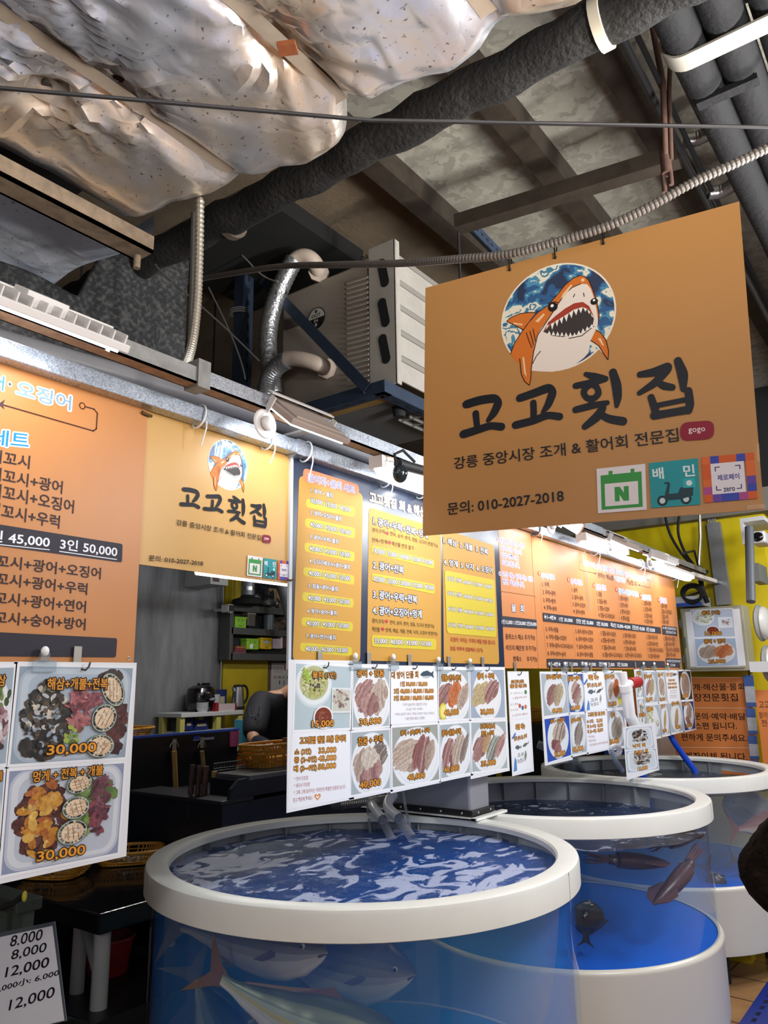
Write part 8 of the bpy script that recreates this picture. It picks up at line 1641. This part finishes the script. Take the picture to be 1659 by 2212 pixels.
mb.ell(sc_, (.014, .006, .02), sm, n=10, k=8).ell(sc_+Vector((0, 0, .024)), (.009, .005, .01), sm, n=10, k=8)
for k_ in range(4):
    for sg in (-1, 1): mb.tube([sc_+Vector((sg*.008, .004, .014-.008*k_)), sc_+Vector((sg*.04, .008, .04-.024*k_)), sc_+Vector((sg*.046, .012, (.09, .045, -.045, -.08)[k_]))], .003, sm, 5)
mb.build('spider_print', se)
# visitor at the right edge: an arm in dark brown fleece
FLE = mat('brown_fleece', '#2b231e', .95, col2='#14100e', scale=45, bump=1.0, bscale=120, spec=.1)
Yv = 1.62; ev = onY(1632, 1893, Yv)
vs_ = thing('person', 'person in dark brown fleece whose bent elbow enters at the right edge', 'person', (ev.x+.42, ev.y-.12, 0))
o_ = Vector((ev.x+.42, ev.y-.12, 0))
shv = ev+Vector((.30, -.05, .25)); wrv = ev+Vector((.27, -.10, -.06))
V = {'pelvis': (o_+Vector((0, 0, .95)), (.15, .11)), 'waist': (o_+Vector((0, 0, 1.1)), (.14, .11)), 'chest': (o_+Vector((0, 0, 1.32)), (.15, .11)), 'neck': (o_+Vector((0, .01, 1.49)), .055), 'head': (o_+Vector((0, .03, 1.62)), .09), 'crown': (o_+Vector((0, .01, 1.68)), .08), 'jaw': (o_+Vector((0, .07, 1.56)), .05), 'nose': (o_+Vector((0, .125, 1.61)), .016),
     'sr': (shv, .055), 'er': (ev+Vector((.03, 0, 0)), .042), 'wr': (wrv, .03), 'sl': (o_+Vector((.19, 0, 1.38)), .06), 'el': (o_+Vector((.26, .02, 1.12)), .045), 'wl': (o_+Vector((.22, .16, .96)), .03)}
E = [('pelvis', 'waist'), ('waist', 'chest'), ('chest', 'neck'), ('neck', 'head'), ('head', 'crown'), ('head', 'jaw'), ('head', 'nose'), ('chest', 'sr'), ('sr', 'er'), ('er', 'wr'), ('chest', 'sl'), ('sl', 'el'), ('el', 'wl')]
for s, x in (('r', -.09), ('l', .09)):
    V['h'+s] = (o_+Vector((x, 0, .9)), .1); V['k'+s] = (o_+Vector((x, .02, .5)), .065); V['a'+s] = (o_+Vector((x, -.01, .09)), .045); V['f'+s] = (o_+Vector((x, .15, .05)), .04)
    E += [('pelvis', 'h'+s), ('h'+s, 'k'+s), ('k'+s, 'a'+s), ('a'+s, 'f'+s)]
hand(V, E, 'wr', (1, .1, -.1), (0, 0, 1), (.2, -1, 0), 'R'); hand(V, E, 'wl', (0, .9, -.4), (-1, 0, 0), (0, -.3, -.9), 'L')
skin_obj('body', V, E, SKIN, vs_, 2)
jk = {'pelvis': (o_+Vector((0, 0, .9)), (.19, .15)), 'waist': (o_+Vector((0, 0, 1.1)), (.18, .145)), 'chest': (o_+Vector((0, 0, 1.32)), (.19, .14)), 'collar': (o_+Vector((0, 0, 1.46)), .085), 'sr': (shv, .082), 'mr': (shv.lerp(ev, .5)+Vector((-.0, 0, 0)), .07), 'er': (ev+Vector((.012, 0, 0)), .084), 'fr': (ev.lerp(wrv, .45), .072), 'wr': (ev.lerp(wrv, .9), .056), 'sl': (V['sl'][0], .1), 'el': (V['el'][0], .075), 'wl': (V['wl'][0], .055)}
jo = skin_obj('fleece_jacket', jk, [('pelvis', 'waist'), ('waist', 'chest'), ('chest', 'collar'), ('chest', 'sr'), ('sr', 'mr'), ('mr', 'er'), ('er', 'fr'), ('fr', 'wr'), ('chest', 'sl'), ('sl', 'el'), ('el', 'wl')], FLE, vs_, 3)
tx_ = bpy.data.textures.new('fleece_pile', 'CLOUDS'); tx_.noise_scale = .018; dm = jo.modifiers.new('pile', 'DISPLACE'); dm.texture = tx_; dm.strength = .012; dm.mid_level = .5; dm.texture_coords = 'LOCAL'
skin_obj('trousers', {k_: (Vector(V[k_][0]), tuple(1.2*x for x in V[k_][1]) if isinstance(V[k_][1], tuple) else V[k_][1]*1.25) for k_ in ('pelvis', 'hr', 'kr', 'ar', 'hl', 'kl', 'al')}, [('pelvis', 'hr'), ('hr', 'kr'), ('kr', 'ar'), ('pelvis', 'hl'), ('hl', 'kl'), ('kl', 'al')], mat('dark_trousers', '#191a20'), vs_, 2)
MB().ell(o_+Vector((0, -.005, 1.66)), (.1, .115, .1), HAIR).build('hair', vs_)
for sg in (-1, 1):
    MB().ell(o_+Vector((sg*.092, .03, 1.61)), (.012, .02, .03), SKIN).build('ear', vs_); MB().ell(o_+Vector((sg*.032, .112, 1.625)), (.013, .008, .007), mat('eye_white', '#e9e6df')).ell(o_+Vector((sg*.032, .118, 1.625)), (.006, .004, .006), mat('eye_pupil', '#08080a')).build('eye', vs_)
MB().ell(o_+Vector((0, .108, 1.565)), (.022, .01, .006), mat('lip', '#8a5248')).build('mouth', vs_)
